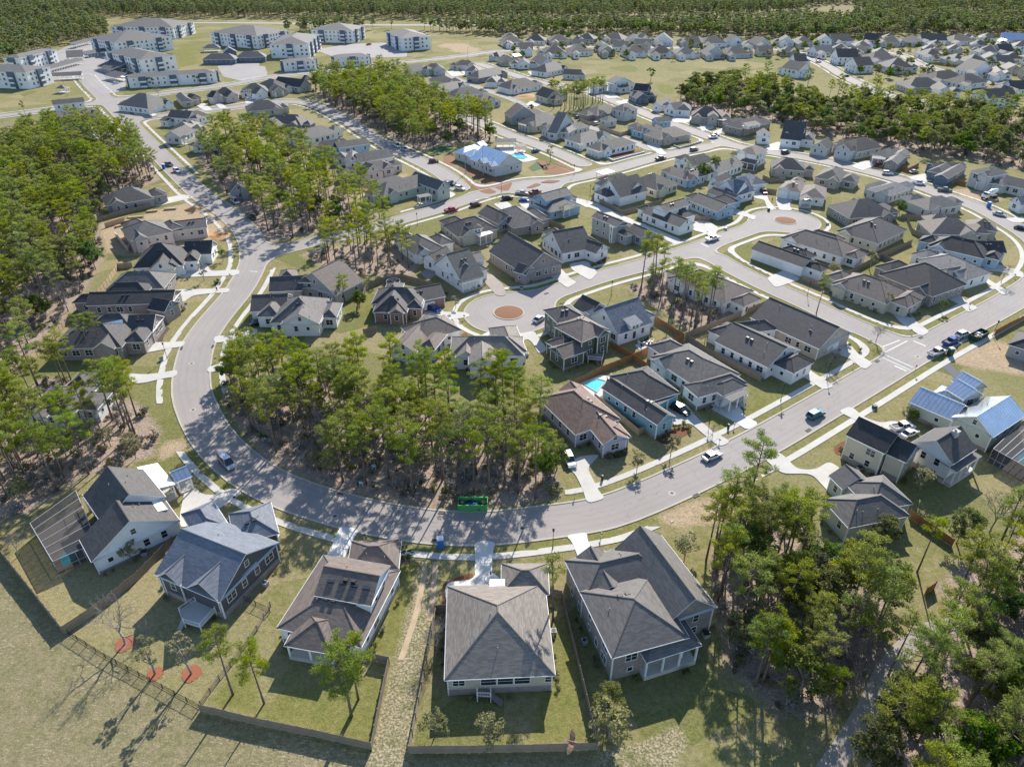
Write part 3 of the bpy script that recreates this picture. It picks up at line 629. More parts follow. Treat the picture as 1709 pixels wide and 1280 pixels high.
# ------------------------------------------------------------------ houses
OV = 0.42
HOUSES = []
WIN_CACHE = {}
def win_mesh(wd, ht, nv, nh):
    k = (wd, ht, nv, nh)
    if k not in WIN_CACHE:
        m = MB(); f = 0.09; d = 0.07
        for x in (-wd/2 - f/2, wd/2 + f/2): m.box((x, 0, 0), (f, d, ht + 2*f))
        for z in (-ht/2 - f/2, ht/2 + f/2): m.box((0, -0.01, z), (wd, d + 0.02, f))
        for i in range(1, nv): m.box((-wd/2 + wd*i/nv, 0.005, 0), (0.07, 0.045, ht))
        for i in range(1, nh): m.box((0, 0.008, -ht/2 + ht*i/nh), (wd, 0.035, 0.05))
        fr = m.data('window', ['trim'])
        g = meshdata('pane', [(-wd/2, 0.012, -ht/2), (wd/2, 0.012, -ht/2), (wd/2, 0.012, ht/2), (-wd/2, 0.012, ht/2)], [(0, 1, 2, 3)], 'glass')
        m2 = MB(); m2.v, m2.f, m2.m = list(m.v), list(m.f), [0]*len(m.f)
        m2.add([v.co for v in g.vertices], [(0, 1, 2, 3)], 1)
        WIN_CACHE[k] = (fr, g, m2.data('window', ['trim', 'glass']))
    return WIN_CACHE[k]
def put_window(par, base, p, z, nrm, size=(0.95, 1.5, 1, 2), detail=True):
    """p: wall point (world), nrm: outward normal"""
    fr, g, both = win_mesh(*size)
    rz = math.atan2(nrm[1], nrm[0]) + math.pi/2
    loc = Vector((p[0] + nrm[0]*0.02 - base.x, p[1] + nrm[1]*0.02 - base.y, z))
    o = link('window', fr if detail else both, par, loc, rz)
    if detail: link('pane', g, o)
    return o
DOOR = {}
def door_mesh(kind):
    if kind not in DOOR:
        m = MB()
        if kind == 'garage':
            W, Hh = 4.9, 2.2
            for r in range(4):
                for c in range(8): m.box((-W/2 + W*(c+0.5)/8, 0, Hh*(r+0.5)/4), (W/8-0.07, 0.07, Hh/4-0.06))
            m.box((0, 0.02, Hh/2), (W, 0.04, Hh)); m.box((0, 0.0, Hh+0.07), (W+0.3, 0.09, 0.14)); m.box((-W/2-.08, 0, Hh/2), (.14, .09, Hh)); m.box((W/2+.08, 0, Hh/2), (.14, .09, Hh))
            DOOR[kind] = m.data('garage_door', ['garage_door'])
        elif kind == 'door':
            m.box((0, 0.01, 1.05), (1.0, 0.06, 2.1), mi=1)
            for x in (-.56, .56): m.box((x, 0, 1.08), (.12, .09, 2.16))
            m.box((0, 0, 2.2), (1.24, .09, .14)); m.box((0, -0.03, 1.5), (.6, .03, .7), mi=2)
            DOOR[kind] = m.data('door', ['trim', 'dark_door', 'glass'])
    return DOOR[kind]
class Blk:
    @classmethod
    def local(cls, o, a0, b0, L, D, rt, e=None, pitch=None):
        s = cls.__new__(cls); s.e, s.rt, s.o, s.porch = e or o.e, rt, {}, False; q = o.pt(a0, b0); s.A, s.u, s.v, s.L, s.D = q, o.u, o.v, L, D
        s.pitch = pitch or o.pitch; s.z0 = -0.1; return s
    def __init__(s, reg, t, pitch=None):
        ax, ay, bx, by, c, e, rt = t[:7]; o = t[7] if len(t) > 7 else {}
        s.e, s.rt, s.o = e, rt[-1], o
        s.porch = rt[0] == 'p' and len(rt) > 1
        A, B = G(reg, ax, ay, e), G(reg, bx, by, e)
        if 'reg2' in o: B = G(o['reg2'], bx, by, e)
        u = (B - A); u.z = 0; s.L = u.length; u.normalize(); v = Vector((-u.y, u.x, 0))
        if isinstance(c, tuple):
            C = G(o.get('reg3', reg), *c, e); D = (C - A).dot(v)
        else:
            mid = (A+B)/2; away = Vector((mid.x, mid.y, 0)).normalized(); D = c if v.dot(away) > 0 else -c
        if D < 0: v = -v; D = -D
        s.D = D; s.A, s.u, s.v = Vector((A.x, A.y, 0)), u, v
        s.pitch = o.get('p', pitch if pitch else (0.6 if s.rt == 'h' else 0.66))
        s.z0 = o.get('z0', -0.1)
    def pt(s, a, b, z=0.0): q = s.A + s.u*a + s.v*b; return Vector((q.x, q.y, z))
    def rect(s, i=0.0): return [s.pt(i, i), s.pt(s.L-i, i), s.pt(s.L-i, s.D-i), s.pt(i, s.D-i)]
    def inside(s, p, i=OV):
        d = Vector((p[0]-s.A.x, p[1]-s.A.y, 0)); a, b = d.dot(s.u), d.dot(s.v); return i < a < s.L-i and i < b < s.D-i
    def top(s, a, b):
        """roof surface height at local (a, b)"""
        if s.rt == 'u': r = min(b, s.D-b)
        elif s.rt == 'v': r = min(a, s.L-a)
        elif s.rt == 'h': r = min(a, b, s.L-a, s.D-b)
        elif s.rt == 's': return s.e + b*0.28
        else: return s.e
        return s.e + s.pitch*r
def roof_geo(b, base):
    L, D, e, p = b.L, b.D, b.e, b.pitch
    T = lambda a, c, z: b.pt(a, c, z) - base
    if b.rt == 'u':
        h = e + p*D/2; vs = [T(0,0,e), T(L,0,e), T(L,D,e), T(0,D,e), T(0,D/2,h), T(L,D/2,h)]; fs = [(0,1,5,4), (2,3,4,5)]; out = [0,1,5,2,3,4]; dirs = [(0,0), (1,0)]
        lo = [(b.u, b.v), (-b.u, -b.v)]
    elif b.rt == 'v':
        h = e + p*L/2; vs = [T(0,0,e), T(L,0,e), T(L,D,e), T(0,D,e), T(L/2,0,h), T(L/2,D,h)]; fs = [(1,2,5,4), (3,0,4,5)]; out = [0,4,1,2,5,3]; lo = [(b.v, -b.u), (-b.v, b.u)]
    elif b.rt == 'h':
        if L >= D:
            h = e + p*D/2; vs = [T(0,0,e), T(L,0,e), T(L,D,e), T(0,D,e), T(D/2,D/2,h), T(L-D/2+0.01,D/2,h)]
            fs = [(0,1,5,4), (1,2,5), (2,3,4,5), (3,0,4)]; lo = [(b.u, b.v), (b.v, -b.u), (-b.u, -b.v), (-b.v, b.u)]
        else:
            h = e + p*L/2; vs = [T(0,0,e), T(L,0,e), T(L,D,e), T(0,D,e), T(L/2,L/2,h), T(L/2,D-L/2,h)]
            fs = [(0,1,4), (1,2,5,4), (2,3,5), (3,0,4,5)]; lo = [(b.u, b.v), (b.v, -b.u), (-b.u, -b.v), (-b.v, b.u)]
        out = [0,1,2,3]
    elif b.rt == 's':
        h = e + D*0.28; vs = [T(0,0,e), T(L,0,e), T(L,D,h), T(0,D,h)]; fs = [(0,1,2,3)]; out = [0,1,2,3]; lo = [(b.u, b.v)]
    else:
        vs = [T(0,0,e), T(L,0,e), T(L,D,e+0.12), T(0,D,e+0.12)]; fs = [(0,1,2,3)]; out = [0,1,2,3]; lo = [(b.u, b.v)]
    uvs = []
    for f, (uu, vv) in zip(fs, lo):
        sl = math.sqrt(1 + p*p); uvs.append([((vs[i]).dot(uu), vs[i].dot(vv)*sl) for i in f])
    if (vs[fs[0][1]] - vs[fs[0][0]]).cross(vs[fs[0][2]] - vs[fs[0][0]]).z < 0:
        fs = [f[::-1] for f in fs]; uvs = [x[::-1] for x in uvs]
    return vs, fs, uvs, out
def build_block(t, base, bl, b, bi, wm, rt, dist, rnd, opts):
    near = dist < 215; mid = dist < 420
    b.e += 0.013*bi; e = b.e
    wmb = 'wall_' + b.o['w'] if 'w' in b.o else wm; rtb = 'shingle_' + b.o['r'] if 'r' in b.o else rt
    vs, fs, uvs, out = roof_geo(b, base)
    ro = mesh('porch_roof' if b.porch else 'roof', vs, fs, rtb, t, None, uvs)
    # fascia and rake boards
    th = 0.2; fv, ff = [], []
    for i in range(len(out)):
        a, c = vs[out[i]], vs[out[(i+1) % len(out)]]; n = len(fv)
        d = Vector((c.x-a.x, c.y-a.y, 0)); k = Vector((0, 0, 0.0))
        fv += [a + Vector((0,0,.015)), c + Vector((0,0,.015)), c - Vector((0,0,th)), a - Vector((0,0,th))]; ff.append((n, n+3, n+2, n+1))
    # eave soffit
    n = len(fv); fv += [b.pt(x, y, e-th) - base for x, y in ((0,0), (b.L,0), (b.L,b.D), (0,b.D))]
    ff.append((n+3, n+2, n+1, n))
    mesh('fascia', fv, ff, 'trim', t)
    if dist < 300 and b.rt in 'uvh' and b.z0 < 0:
        m = MB(); R = 0.11
        if b.rt in 'uv': m.tube([vs[4] + Vector((0,0,.02)), vs[5] + Vector((0,0,.02))], R, 4)
        else:
            m.tube([vs[4], vs[5]], R, 4)
            for q, w_ in ((0,4), (1,5 if b.L >= b.D else 4), (2,5), (3,4 if b.L >= b.D else 5)): m.tube([vs[q], vs[w_]], R*.9, 4)
        m.build('ridge_cap', rtb, ro)
    if near and b.rt in 'uvh':
        m = MB()
        eds = [(0,1),(2,3)] if b.rt == 'u' else [(1,2),(3,0)] if b.rt == 'v' else [(0,1),(1,2),(2,3),(3,0)]
        for q, w_ in eds: m = MB(); m.tube([vs[q] - Vector((0,0,.06)), vs[w_] - Vector((0,0,.06))], .08, 5); m.build('gutter', 'trim', ro)
    if b.porch:
        fz = b.o.get('fz', 0.35)
        m = MB(); m.prism([q - base for q in b.rect(0.25)], 0.0, fz); m.build('porch_floor', 'concrete', t)
        ps = []
        nu, nv_ = max(1, round(b.L/3.2)), max(1, round(b.D/3.5))
        for i in range(nu+1): ps.append((0.4 + (b.L-0.8)*i/nu, 0.4)); 
        if b.o.get('all', True):
            for j in range(1, nv_+1): ps += [(0.4, 0.4+(b.D-0.8)*j/nv_), (b.L-0.4, 0.4+(b.D-0.8)*j/nv_)]
        for a, c in ps:
            q = b.pt(a, c)
            if any(x is not b and not x.porch and x.inside(q, -0.1) for x in bl): continue
            m = MB(); q -= base; m.box((q.x, q.y, (fz+e-th)/2), (0.26, 0.26, e-th-fz), math.atan2(b.u.y, b.u.x)); m.build('post', 'trim', t)
        if b.o.get('scr'):
            m = MB(); zz = (fz, e-th)
            q = [b.pt(a, c) - base for a, c in ((0.4,0.4), (b.L-0.4,0.4), (b.L-0.4,b.D-.4), (.4,b.D-.4))]
            for a, c in ((0,1), (1,2), (3,0)):
                m.add([(q[a].x,q[a].y,zz[0]), (q[c].x,q[c].y,zz[0]), (q[c].x,q[c].y,zz[1]), (q[a].x,q[a].y,zz[1])], [(0,1,2,3)])
            m.build('screen', 'screen', t)
        return
    # walls
    r = [q - base for q in b.rect(OV)]; wv, wf, wu = [], [], []
    tops = [b.top(OV, OV)]*4
    hw = e - 0.02 if b.rt in 'hf' else e + b.pitch*OV*0 - 0.02
    for i in range(4):
        a, c = r[i], r[(i+1) % 4]; n = len(wv); ln = (c-a).length
        za = zc = hw
        if b.rt == 's': za = b.top(0, (OV, OV, b.D-OV, b.D-OV)[i]) - .03; zc = b.top(0, (OV, OV, b.D-OV, b.D-OV)[(i+1) % 4]) - .03
        wv += [(a.x, a.y, b.z0), (c.x, c.y, b.z0), (c.x, c.y, zc), (a.x, a.y, za)]; uvq = [(0, b.z0), (ln, b.z0), (ln, zc), (0, za)]
        if (b.rt == 'u' and i in (1, 3)) or (b.rt == 'v' and i in (0, 2)):
            g = (a+c)/2; span = b.D if b.rt == 'u' else b.L; zt = e + b.pitch*span/2 - 0.12
            wv.append((g.x, g.y, zt)); wf.append((n, n+1, n+2, n+4, n+3)); uvq = uvq[:3] + [(ln/2, zt)] + uvq[3:]
        else: wf.append((n, n+1, n+2, n+3))
        wu.append(uvq)
    mesh('wall', wv, wf, wmb, t, None, wu)
    if near and b.z0 < 0 and e > 2.8:
        m = MB()
        for q in r: m = MB(); m.box((q.x, q.y, (e)/2), (0.2, 0.2, e-0.04), math.atan2(b.u.y, b.u.x)); m.build("corner_trim", "trim", t)
        if opts.get('base'):
            k = 0.06; rr = [q - base for q in b.rect(OV-k)]; bv, bf, bu = [], [], []; hb = opts['base']
            for i in range(4):
                a, c = rr[i], rr[(i+1) % 4]; n = len(bv); ln = (c-a).length
                bv += [(a.x,a.y,-.1), (c.x,c.y,-.1), (c.x,c.y,hb), (a.x,a.y,hb)]; bf.append((n,n+1,n+2,n+3)); bu.append([(0,0), (ln,0), (ln,hb), (0,hb)])
            bv += [(q.x, q.y, hb) for q in rr]; n = len(bv)-4; bf.append((n,n+1,n+2,n+3)); bu.append([(0,0)]*4)
            mesh('foundation', bv, bf, 'wall_bk', t, None, bu)
    # openings
    sides = [(0, b.L, lambda a: b.pt(a, OV), -b.v), (1, b.D, lambda a: b.pt(b.L-OV, a), b.u), (2, b.L, lambda a: b.pt(a, b.D-OV), b.v), (3, b.D, lambda a: b.pt(OV, a), -b.u)]
    gar = b.o.get('g', ()); dr = b.o.get('d', ())
    for si, a0, n_, ww, hh, nvv, nhh in b.o.get('row', ()):
        _, ln, f, nrm = sides[si]
        for i in range(n_): put_window(t, base, f(a0 + i*(ww+.25)), e-1.35, nrm, (ww, hh, nvv, nhh), near)
    for si, ln, f, nrm in sides:
        if si in b.o.get('nw', ()): continue
        if b.z0 >= 0:     # dormer: one or two windows on its visible front
            if si in b.o.get('dw', (0,)) and ln > 1.6:
                k = max(1, int((ln-0.7)//1.5)); 
                for i in range(k):
                    a = ln/2 + (i-(k-1)/2)*1.25; put_window(t, base, f(a), e-0.75, nrm, (0.8, 1.0, 1, 2), mid)
            continue
        floors = [e-1.62] if e < 5 else ([e-1.5, e-4.3] if e < 8 else [e-1.6, e-4.6, e-7.6])
        if (b.rt == 'u' and si in (1, 3) or b.rt == 'v' and si in (0, 2)) and ln > 6 and mid and e < 5: 
            q = f(ln/2); zt = e + b.pitch*ln/2*0.42
            if not any(x is not b and x.inside(q + nrm*0.3, 0) for x in bl): put_window(t, base, q, zt, nrm, (0.8, 1.1, 1, 2), mid)
        if si in gar:
            q = f(ln/2) + nrm*0.03 - base
            if ln > 5.6: link('garage_door', door_mesh('garage'), t, (q.x, q.y, 0.1), math.atan2(nrm.y, nrm.x) + math.pi/2)
            continue
        step = rnd.uniform(2.7, 3.4) if mid else 3.8
        n = int((ln - 1.4)//step)
        if n < 1: continue
        off = rnd.uniform(-0.3, 0.3)
        for i in range(n):
            a = ln/2 + (i-(n-1)/2)*step + off
            q = f(a)
            for z in floors:
                if any(x is not b and x.inside(q + nrm*0.3, 0.0) and (x.e > z-0.8) and x.z0 < 0 for x in bl): continue
                if si in dr and i == n//2 and z < 3:
                    qq = q + nrm*0.03 - base; link('door', door_mesh('door'), t, (qq.x, qq.y, max(0.1, e-3.1)), math.atan2(nrm.y, nrm.x) + math.pi/2); continue
                if rnd.random() < 0.14: continue
                sz = rnd.choice(((0.95, 1.5, 1, 2), (0.95, 1.5, 1, 2), (1.8, 1.5, 2, 2), (0.8, 0.9, 1, 1))) if e < 8 else (1.5, 1.5, 2, 2)
                put_window(t, base, q, z, nrm, sz, near)
    # vents and pipes on the roof
    if mid and b.z0 < 0 and b.L*b.D > 60:
        for k in range(rnd.randint(1, 3)):
            a, c = rnd.uniform(.2, .8)*b.L, rnd.uniform(.2, .8)*b.D; q = b.pt(a, c, b.top(a, c)) - base
            m = MB(); m.tube([q - Vector((0,0,.2)), q + Vector((0,0,.45))], 0.07, 6); m.build('vent_pipe', 'pipe', t)
        if rnd.random() < 0.55 and dist < 330:
            a, c = b.L*rnd.uniform(.35, .55), b.D*(0.5+rnd.choice((-.16, .16)))
            for k in range(2):
                q = b.pt(a+k*1.3, c, b.top(a+k*1.3, c)+.1) - base; m = MB(); m.box(q, (0.75, 0.6, 0.3), math.atan2(b.u.y, b.u.x)); m.build('roof_vent', 'metal_dark', t)

def build_house(reg, blocks, wall, roof, label=None, cat='house', group=None, opts=None, name='house'):
    opts = opts or {}
    bl = [Blk(reg if not isinstance(t[0], str) else t[0], t if not isinstance(t[0], str) else t[1:], opts.get('p')) for t in blocks]
    b0 = bl[0]; base = b0.pt(b0.L/2, b0.D/2); dist = (base - camo.location).length
    near = dist < 215; mid = dist < 420
    t = empty(name, base); rt = 'shingle_' + roof; wm = 'wall_' + wall
    t['label'] = label or 'house'; t['category'] = cat
    if group: t['group'] = group
    HOUSES.append((t, bl, base, dist, wall, roof, label))
    rnd = random.Random(int(base.x*13 + base.y*7))
    for bi, b in enumerate(bl): build_block(t, base, bl, b, bi, wm, rt, dist, rnd, opts)
    for kind, rg, x, y, z in opts.get('extra', ()):
        q = G(rg, x, y, z) - base
        m = MB()
        if kind == 'chimney':
            m.box((q.x, q.y, z-2.0), (1.3, 0.9, 5.0), 0.5); o = m.build('chimney', 'wall_lg', t)
            m = MB(); m.box((q.x, q.y, z+.55), (1.5, 1.1, .14), .5); m.box((q.x-.2, q.y, z+.8), (.35, .35, .4), .5); m.build('chimney_cap', 'wall_tb', o)
        elif kind == 'skylight':
            m.box((q.x, q.y, z), (1.15, .8, .25), opts.get('ang', 0)); m.build('skylight', 'glass', t)
    return t

def free(b, own, tol=0.6):
    """is the plan of block b clear of roads and of every other house?"""
    pts = np.array([b.pt(x*b.L, y*b.D)[:2] for x in (0, .25, .5, .75, 1) for y in (0, .25, .5, .75, 1)])
    if (roadfield(pts[:, 0], pts[:, 1]) < 5.0).any(): return False
    for h in HOUSES:
        if h[1] is own: continue
        for x in h[1]:
            if (Vector((x.A.x, x.A.y, 0)) - b.A).length > 45: continue
            if any(x.inside(p, -1.5) for p in pts): return False
            if any(b.inside(p, -1.5) for p in (*x.rect(), x.pt(x.L/2, x.D/2))): return False
    return True
def add_wings():
    """rear and side wings and front gables, as the photographed houses have them"""
    for t, bl, base, dist, wall, roof, label in list(HOUSES):
        if dist < 175 or t['category'] != 'house' or len(bl) > 5: continue
        rnd = random.Random(int(base.x*3+base.y*5)); b = bl[0]
        if b.porch or b.rt not in 'uvh' : continue
        new = []
        for a0, c0, L, D in ((b.L*rnd.uniform(.05, .3), b.D-1.0, b.L*rnd.uniform(.5, .65), rnd.uniform(5.5, 8)), (b.L-1.0, b.D*.2, rnd.uniform(4.5, 6.5), b.D*.62), (-rnd.uniform(3.5, 5.5), b.D*.25, 6.5, b.D*.6)):
            w = Blk.local(b, a0, c0, L, D, 'h', b.e-.12 if b.e < 5 else 3.5, .6)
            if w.L > 3 and w.D > 3 and free(w, bl): new.append(w)
            if len(new) >= 2: break
        if b.rt == 'h' and b.L > 9 and dist < 700:
            gw = min(rnd.uniform(4.2, 6.0), b.L*.45); a0 = rnd.choice((b.L*.08, b.L*.92-gw)); new.append(Blk.local(b, a0, -.9, gw, b.D*.5, 'v', b.e+.04, .7))
        for w in new:
            bl.append(w); build_block(t, base, bl, w, len(bl), 'wall_'+wall, 'shingle_'+roof, dist, rnd, {})
# each house: region, eave blocks (A, B, C or depth, eave height, roof), wall, roof, label
D2 = lambda *w: dict(dw=w)
BH = build_house
def H(reg, blocks, wall, roof, where, kind=None, **kw):
    two = blocks[0][5 if not isinstance(blocks[0][0], str) else 6] >= 5
    lab = '%s %s%s house with %s roof %s' % (WALLW[wall], 'two-storey ' if two else '', kind or '', ROOFW[roof], where)
    return BH(reg, blocks, wall, roof, ' '.join(lab.split()), opts=kw)
# --- nearest row
H('r8', [(550,745,685,945,(1050,690),5.0,'u',dict(p=.72)), (525,1035,605,1185,(1185,895),3.6,'u',dict(p=.62)), (1045,527,1162,668,(940,610),3.5,'ps',dict(r='wm')), (1165,660,1120,590,3.2,3.4,'pv',dict(r='mt')), (1060,764,1113,834,(900,818),4.6,'s',dict(r='wm')), (600,700,545,750,(760,560),4.2,'u')],
  'w', 'dg', 'beside the screened pool cage', 'farm', base=.5)
H('i', [(257,958,366,1005,(466,905),4.6,'u',dict(p=.55,d=(0,))), (312,980,362,1002,9,4.7,'v',dict(p=.8)), (262,962,300,978,7,4.7,'v',dict(p=.8)), (392,912,466,890,9,4.0,'h',dict(p=.6)), (330,905,385,880,9,4.3,'h',dict(p=.6))], 'ck', 'bg', 'above a blue-shaded raised deck', base=1.2)
H('r13', [(135,350,700,480,(945,1235),3.7,'h',dict(reg3='r9',p=.42)), (385,135,765,205,8.5,6.2,'u',dict(p=.5)), (185,468,505,525,7.5,3.5,'ph',dict(p=.5,fz=.8)), ('r9',600,1248,948,1232,7.0,3.9,'h')], 'w', 'br', 'with a row of skylights', base=.9, ang=-.1,
  extra=[('skylight','r13',x,y,7.4) for x,y in ((500,35),(578,48),(655,64),(735,80))])
H('i', [(741.5,1135.4,927,1127,(747,978),4.1,'h',dict(p=.56,nw=(0,),row=((0,2.0,1,1.7,1.2,2,2),(0,6.3,3,2.2,1.5,1,2),(0,15.0,1,.9,1.2,1,2)))), (836,992,917,992,(915,940),4.1,'h'), (816,1008,846,1008,5.0,4.35,'pf',dict(r='wm'))], 'tn', 'tn', 'with a great hip and a square white porch roof', base=1.3)
H('r14', [(665,552,1180,412,(440,110),5.9,'h',dict(p=.52)), (1025,330,1365,212,(775,-202),5.6,'v',dict(p=.85)), (893,582,1262,465,10,4.7,'ph',dict(p=.58,fz=.9)), (480,175,1075,30,9,5.2,'h',dict(p=.6)), (560,150,760,100,9,5.4,'v',dict(p=.7))], 'bk', 'mg', 'with a two-bay screened porch at the back')
H('r11', [(545,960,955,878,(500,740),4.0,'h'), (700,850,975,798,(800,600),4.3,'h'), (505,705,700,662,(560,580),3.7,'v')], 'sg', 'mg', 'among the trees before the long orange fence')
H('r11', [(525,342,785,468,8.0,6.2,'u',dict(p=.7,r='ch')), (785,462,925,527,7.0,5.6,'u',dict(p=.7,r='ch')), (1235,540,1395,435,(955,395),5.4,'u',dict(p=.75,w='w')), (1265,590,1432,482,3.6,4.3,'pf',dict(r='mg',fz=.9))], 'cr', 'dg', 'with a chimney and stacked back porch',
  extra=[('chimney','r11',1255,330,8.6)], base=1.3)
H('r11', [(945,122,1240,250,8.5,3.7,'u',dict(p=.55)), (1505,358,1725,212,(1245,212),4.4,'u',dict(p=.62)), (1310,112,1440,75,5,5.2,'v',D2(0)), (1350,55,1470,20,5,5.2,'v',D2(0))], 'sg', 'mt', 'beside the dark pool cage at the road', base=.8)
H('r10', [(605,408,778,364,(470,8),3.7,'v',dict(p=.6)), (170,97,422,342,(520,60),3.7,'h',dict(p=.6)), (560,300,640,395,(700,250),3.4,'h')], 'lv', 'rb', 'at the edge of the central woods', base=.7)
H('r10', [(965,278,1088,218,(597,28),4.1,'v',dict(p=.62)), (860,140,1118,62,(730,-70),4.0,'h'), (975,140,1118,66,4.0,3.6,'pf',dict(r='dg'))], 'te', 'dg', 'next to the small swimming pool', base=.8)
H('i', [(1084,596,1170,652,(1250,633),3.9,'h',dict(g=(1,),p=.5)), (1165,664,1248,640,6,3.8,'h',dict(w='w')), (1220,670,1250,655,3,3.6,'pf')], 'w', 'mg', 'with outside stair by the shaded driveway', base=.9)
H('i', [(1192,570,1281.5,614,(1310.5,573),3.6,'u',dict(d=(1,),p=.5)), (1215,560,1300,550,6,3.5,'h')], 'w', 'dg', 'beside a parked green car')
H('i', [(1251.6,530,1367,583,(1388.5,541),3.6,'u',dict(g=(1,),p=.55)), (1342,552,1362,560,2.6,4.8,'v',dict(z0=3,dw=(0,),w='w'))], 'tb', 'dg', 'at the corner of the T junction', 'long')
H('r6', [(465,1000,655,920,(290,885),6.1,'h',dict(p=.5)), (345,1110,492,1060,(230,1040),3.7,'u',dict(p=.55)), (300,872,485,832,(380,750),6.2,'h',dict(p=.55,r='dg'))], 'gn', 'br', 'by the turning circle', base=.6)
H('r6', [(705,950,935,870,(525,815),3.7,'u',dict(p=.78,d=(0,))), (400,765,515,822,8.0,3.4,'u',dict(r='ch')), (790,895,870,865,3.2,5.3,'s',dict(z0=4,dw=(0,)))], 'w', 'bg', 'with a long back dormer and patio', 'cottage')
H('r6', [(1030,572,1415,742,(1612,660),3.5,'h',dict(p=.5))], 'w', 'br', 'behind the pines on the vacant lot')
H('r5', [(1050,420,1252,374,(925,330),3.5,'h')], 'w', 'mg', 'behind the roadside pine stand')
H('r5', [(1340,302,1610,247,(1218,232),3.6,'h',dict(p=.62)), (1435,255,1512,240,4,5.4,'h',dict(z0=4,dw=(0,))), (1488,300,1575,272,5,3.5,'pf',dict(r='wm'))], 'tn', 'dg', 'with a white flat patio cover')
H('r5', [(1362,602,1515,557,(1188,478),3.5,'u',dict(p=.75)), (1300,560,1480,530,6,3.7,'v',dict(p=.85)), (1430,470,1525,450,7,5.2,'u',dict(p=.4)), (1195,472,1310,412,6,3.4,'u',dict(r='ch')), (1370,615,1515,570,2.6,3.2,'pf')], 'w', 'mg', 'at the paver driveway of the turning circle', 'cottage')  # charcoal on the rear block: its shadow put into the roof colour
H('i', [(815,420,873,457,(914,424),3.8,'u',dict(p=.7)), (880,415,894,422,2.6,5.6,'u',dict(z0=4,dw=(1,))), (877,460,896,450,5,3.5,'v')], 'bk', 'dg', 'with a dark arched garage bay')
H('r6', [(335,412,545,372,(140,318),3.5,'u',dict(p=.66)), (558,412,650,372,13,3.4,'v',dict(p=.6)), (355,345,412,325,3,5.2,'v',dict(z0=4))], 'w', 'dg', 'with a side garage wing and small dormer')
H('a4', [(185,797,490,915,(650,875),6.2,'u',dict(p=.45)), (600,962,797,1050,(970,996),3.4,'u',dict(p=.55)), (440,925,640,885,2.0,6.0,'pf')], 'gy', 'dg', 'with white double-deck front porches')
H('a4', [(785,747,1240,922,(1390,850),3.4,'u',dict(p=.5)), (1065,744,1370,652,(920,682),6.2,'u',dict(p=.5)), (1270,840,1420,775,4,3.4,'pf')], 'w', 'dg', 'beside the pale gravel lane', 'narrow')
H('i', [(1149.8,335,1198,354.4,(1222,344.6),3.4,'u',dict(p=.5)), (1180,322,1222,337,6,3.3,'u',dict(r='br'))], 'bl', 'dg', 'with a pale front gable')
H('a5', [(485,692,712,632,(215,602),3.7,'u',dict(p=.8)), (485,692,662,610,6,3.9,'v',dict(p=.75)), (675,562,862,542,12,3.4,'h',dict(g=(0,))), (280,540,440,470,5,4.2,'u',dict(r='ch'))], 'w', 'bg', 'with a steep blue-shaded gable by the second turning circle')
H('a4', [(970,487,1232,402,(775,335),3.4,'h',dict(p=.55))], 'cr', 'dg', 'next to the fenced white dormer house')
H('a4', [(1330,367,1560,302,(1085,282),3.4,'h',dict(p=.5))], 'bl', 'br', 'beside the leaning slim pines')
H('a4', [(535,572,866,487,(270,462),3.7,'u',dict(p=.75)), (680,470,800,430,4,5.3,'v',dict(z0=4,p=.6)), (360,392,660,332,6,4.3,'h',dict(r='ch')), (340,300,480,262,5,5.0,'pf',dict(r='wm'))], 'w', 'dg', 'inside a fenced corner yard', 'dormer')
H('a3', [(1215,897,1530,812,(1110,832),6.2,'u',dict(p=.55)), (1265,1027,1640,942,(1055,932),3.4,'h',dict(p=.42)), (1430,1010,1640,944,5,3.2,'ph',dict(p=.4))], 'bl', 'mg', 'with a wraparound white porch')
H('a3', [(830,1217,1214,1152,(690,1010),3.4,'h',dict(p=.55))], 'bk', 'mg', 'behind the bare spreading oak')
H('a3', [(400,1042,655,1172,9,3.4,'u',dict(p=.55))], 'gy', 'dg', 'on the corner by the red pickup')
H('r5', [(85,665,310,655,9,3.7,'u',dict(p=.6,r='dg')), (250,600,530,690,12,3.7,'v',dict(p=.6)), (280,605,420,600,5,5.4,'h')], 'tb', 'br', 'at the street bend behind the roadside scrub')
H('r5', [(90,872,432,870,15,3.5,'h',dict(p=.62)), (-40,797,205,787,10,3.4,'u',dict(p=.55,r='dg')), (165,880,420,878,6,3.9,'v',dict(p=.6))], 'w', 'mg', 'with an open carport holding a dark car', 'farm')
H('r5', [(775,800,1003,802,13,3.5,'h',dict(p=.62)), (1000,747,1262,695,9,3.4,'u',dict(g=(0,),p=.5)), (765,745,1100,752,10,3.7,'h')], 'rk', 'dg', 'in front of the round trampoline')
H('r5', [(885,1042,1062,1072,15,3.5,'v',dict(p=.6)), (1060,1002,1366,917,10,3.4,'h')], 'w', 'br', 'half hidden by the woods at the turning circle', 'long')
H('r5', [(1285,1092,1780,1090,10,3.5,'h'), (1410,1148,1596,1143,8,4.4,'v',dict(p=.6)), (1600,1080,1800,1060,14,3.6,'h'), (1440,1040,1562,1038,3,4.4,'pf',dict(r='br'))], 'w', 'tn', 'with a triangular attic dormer above the woods')
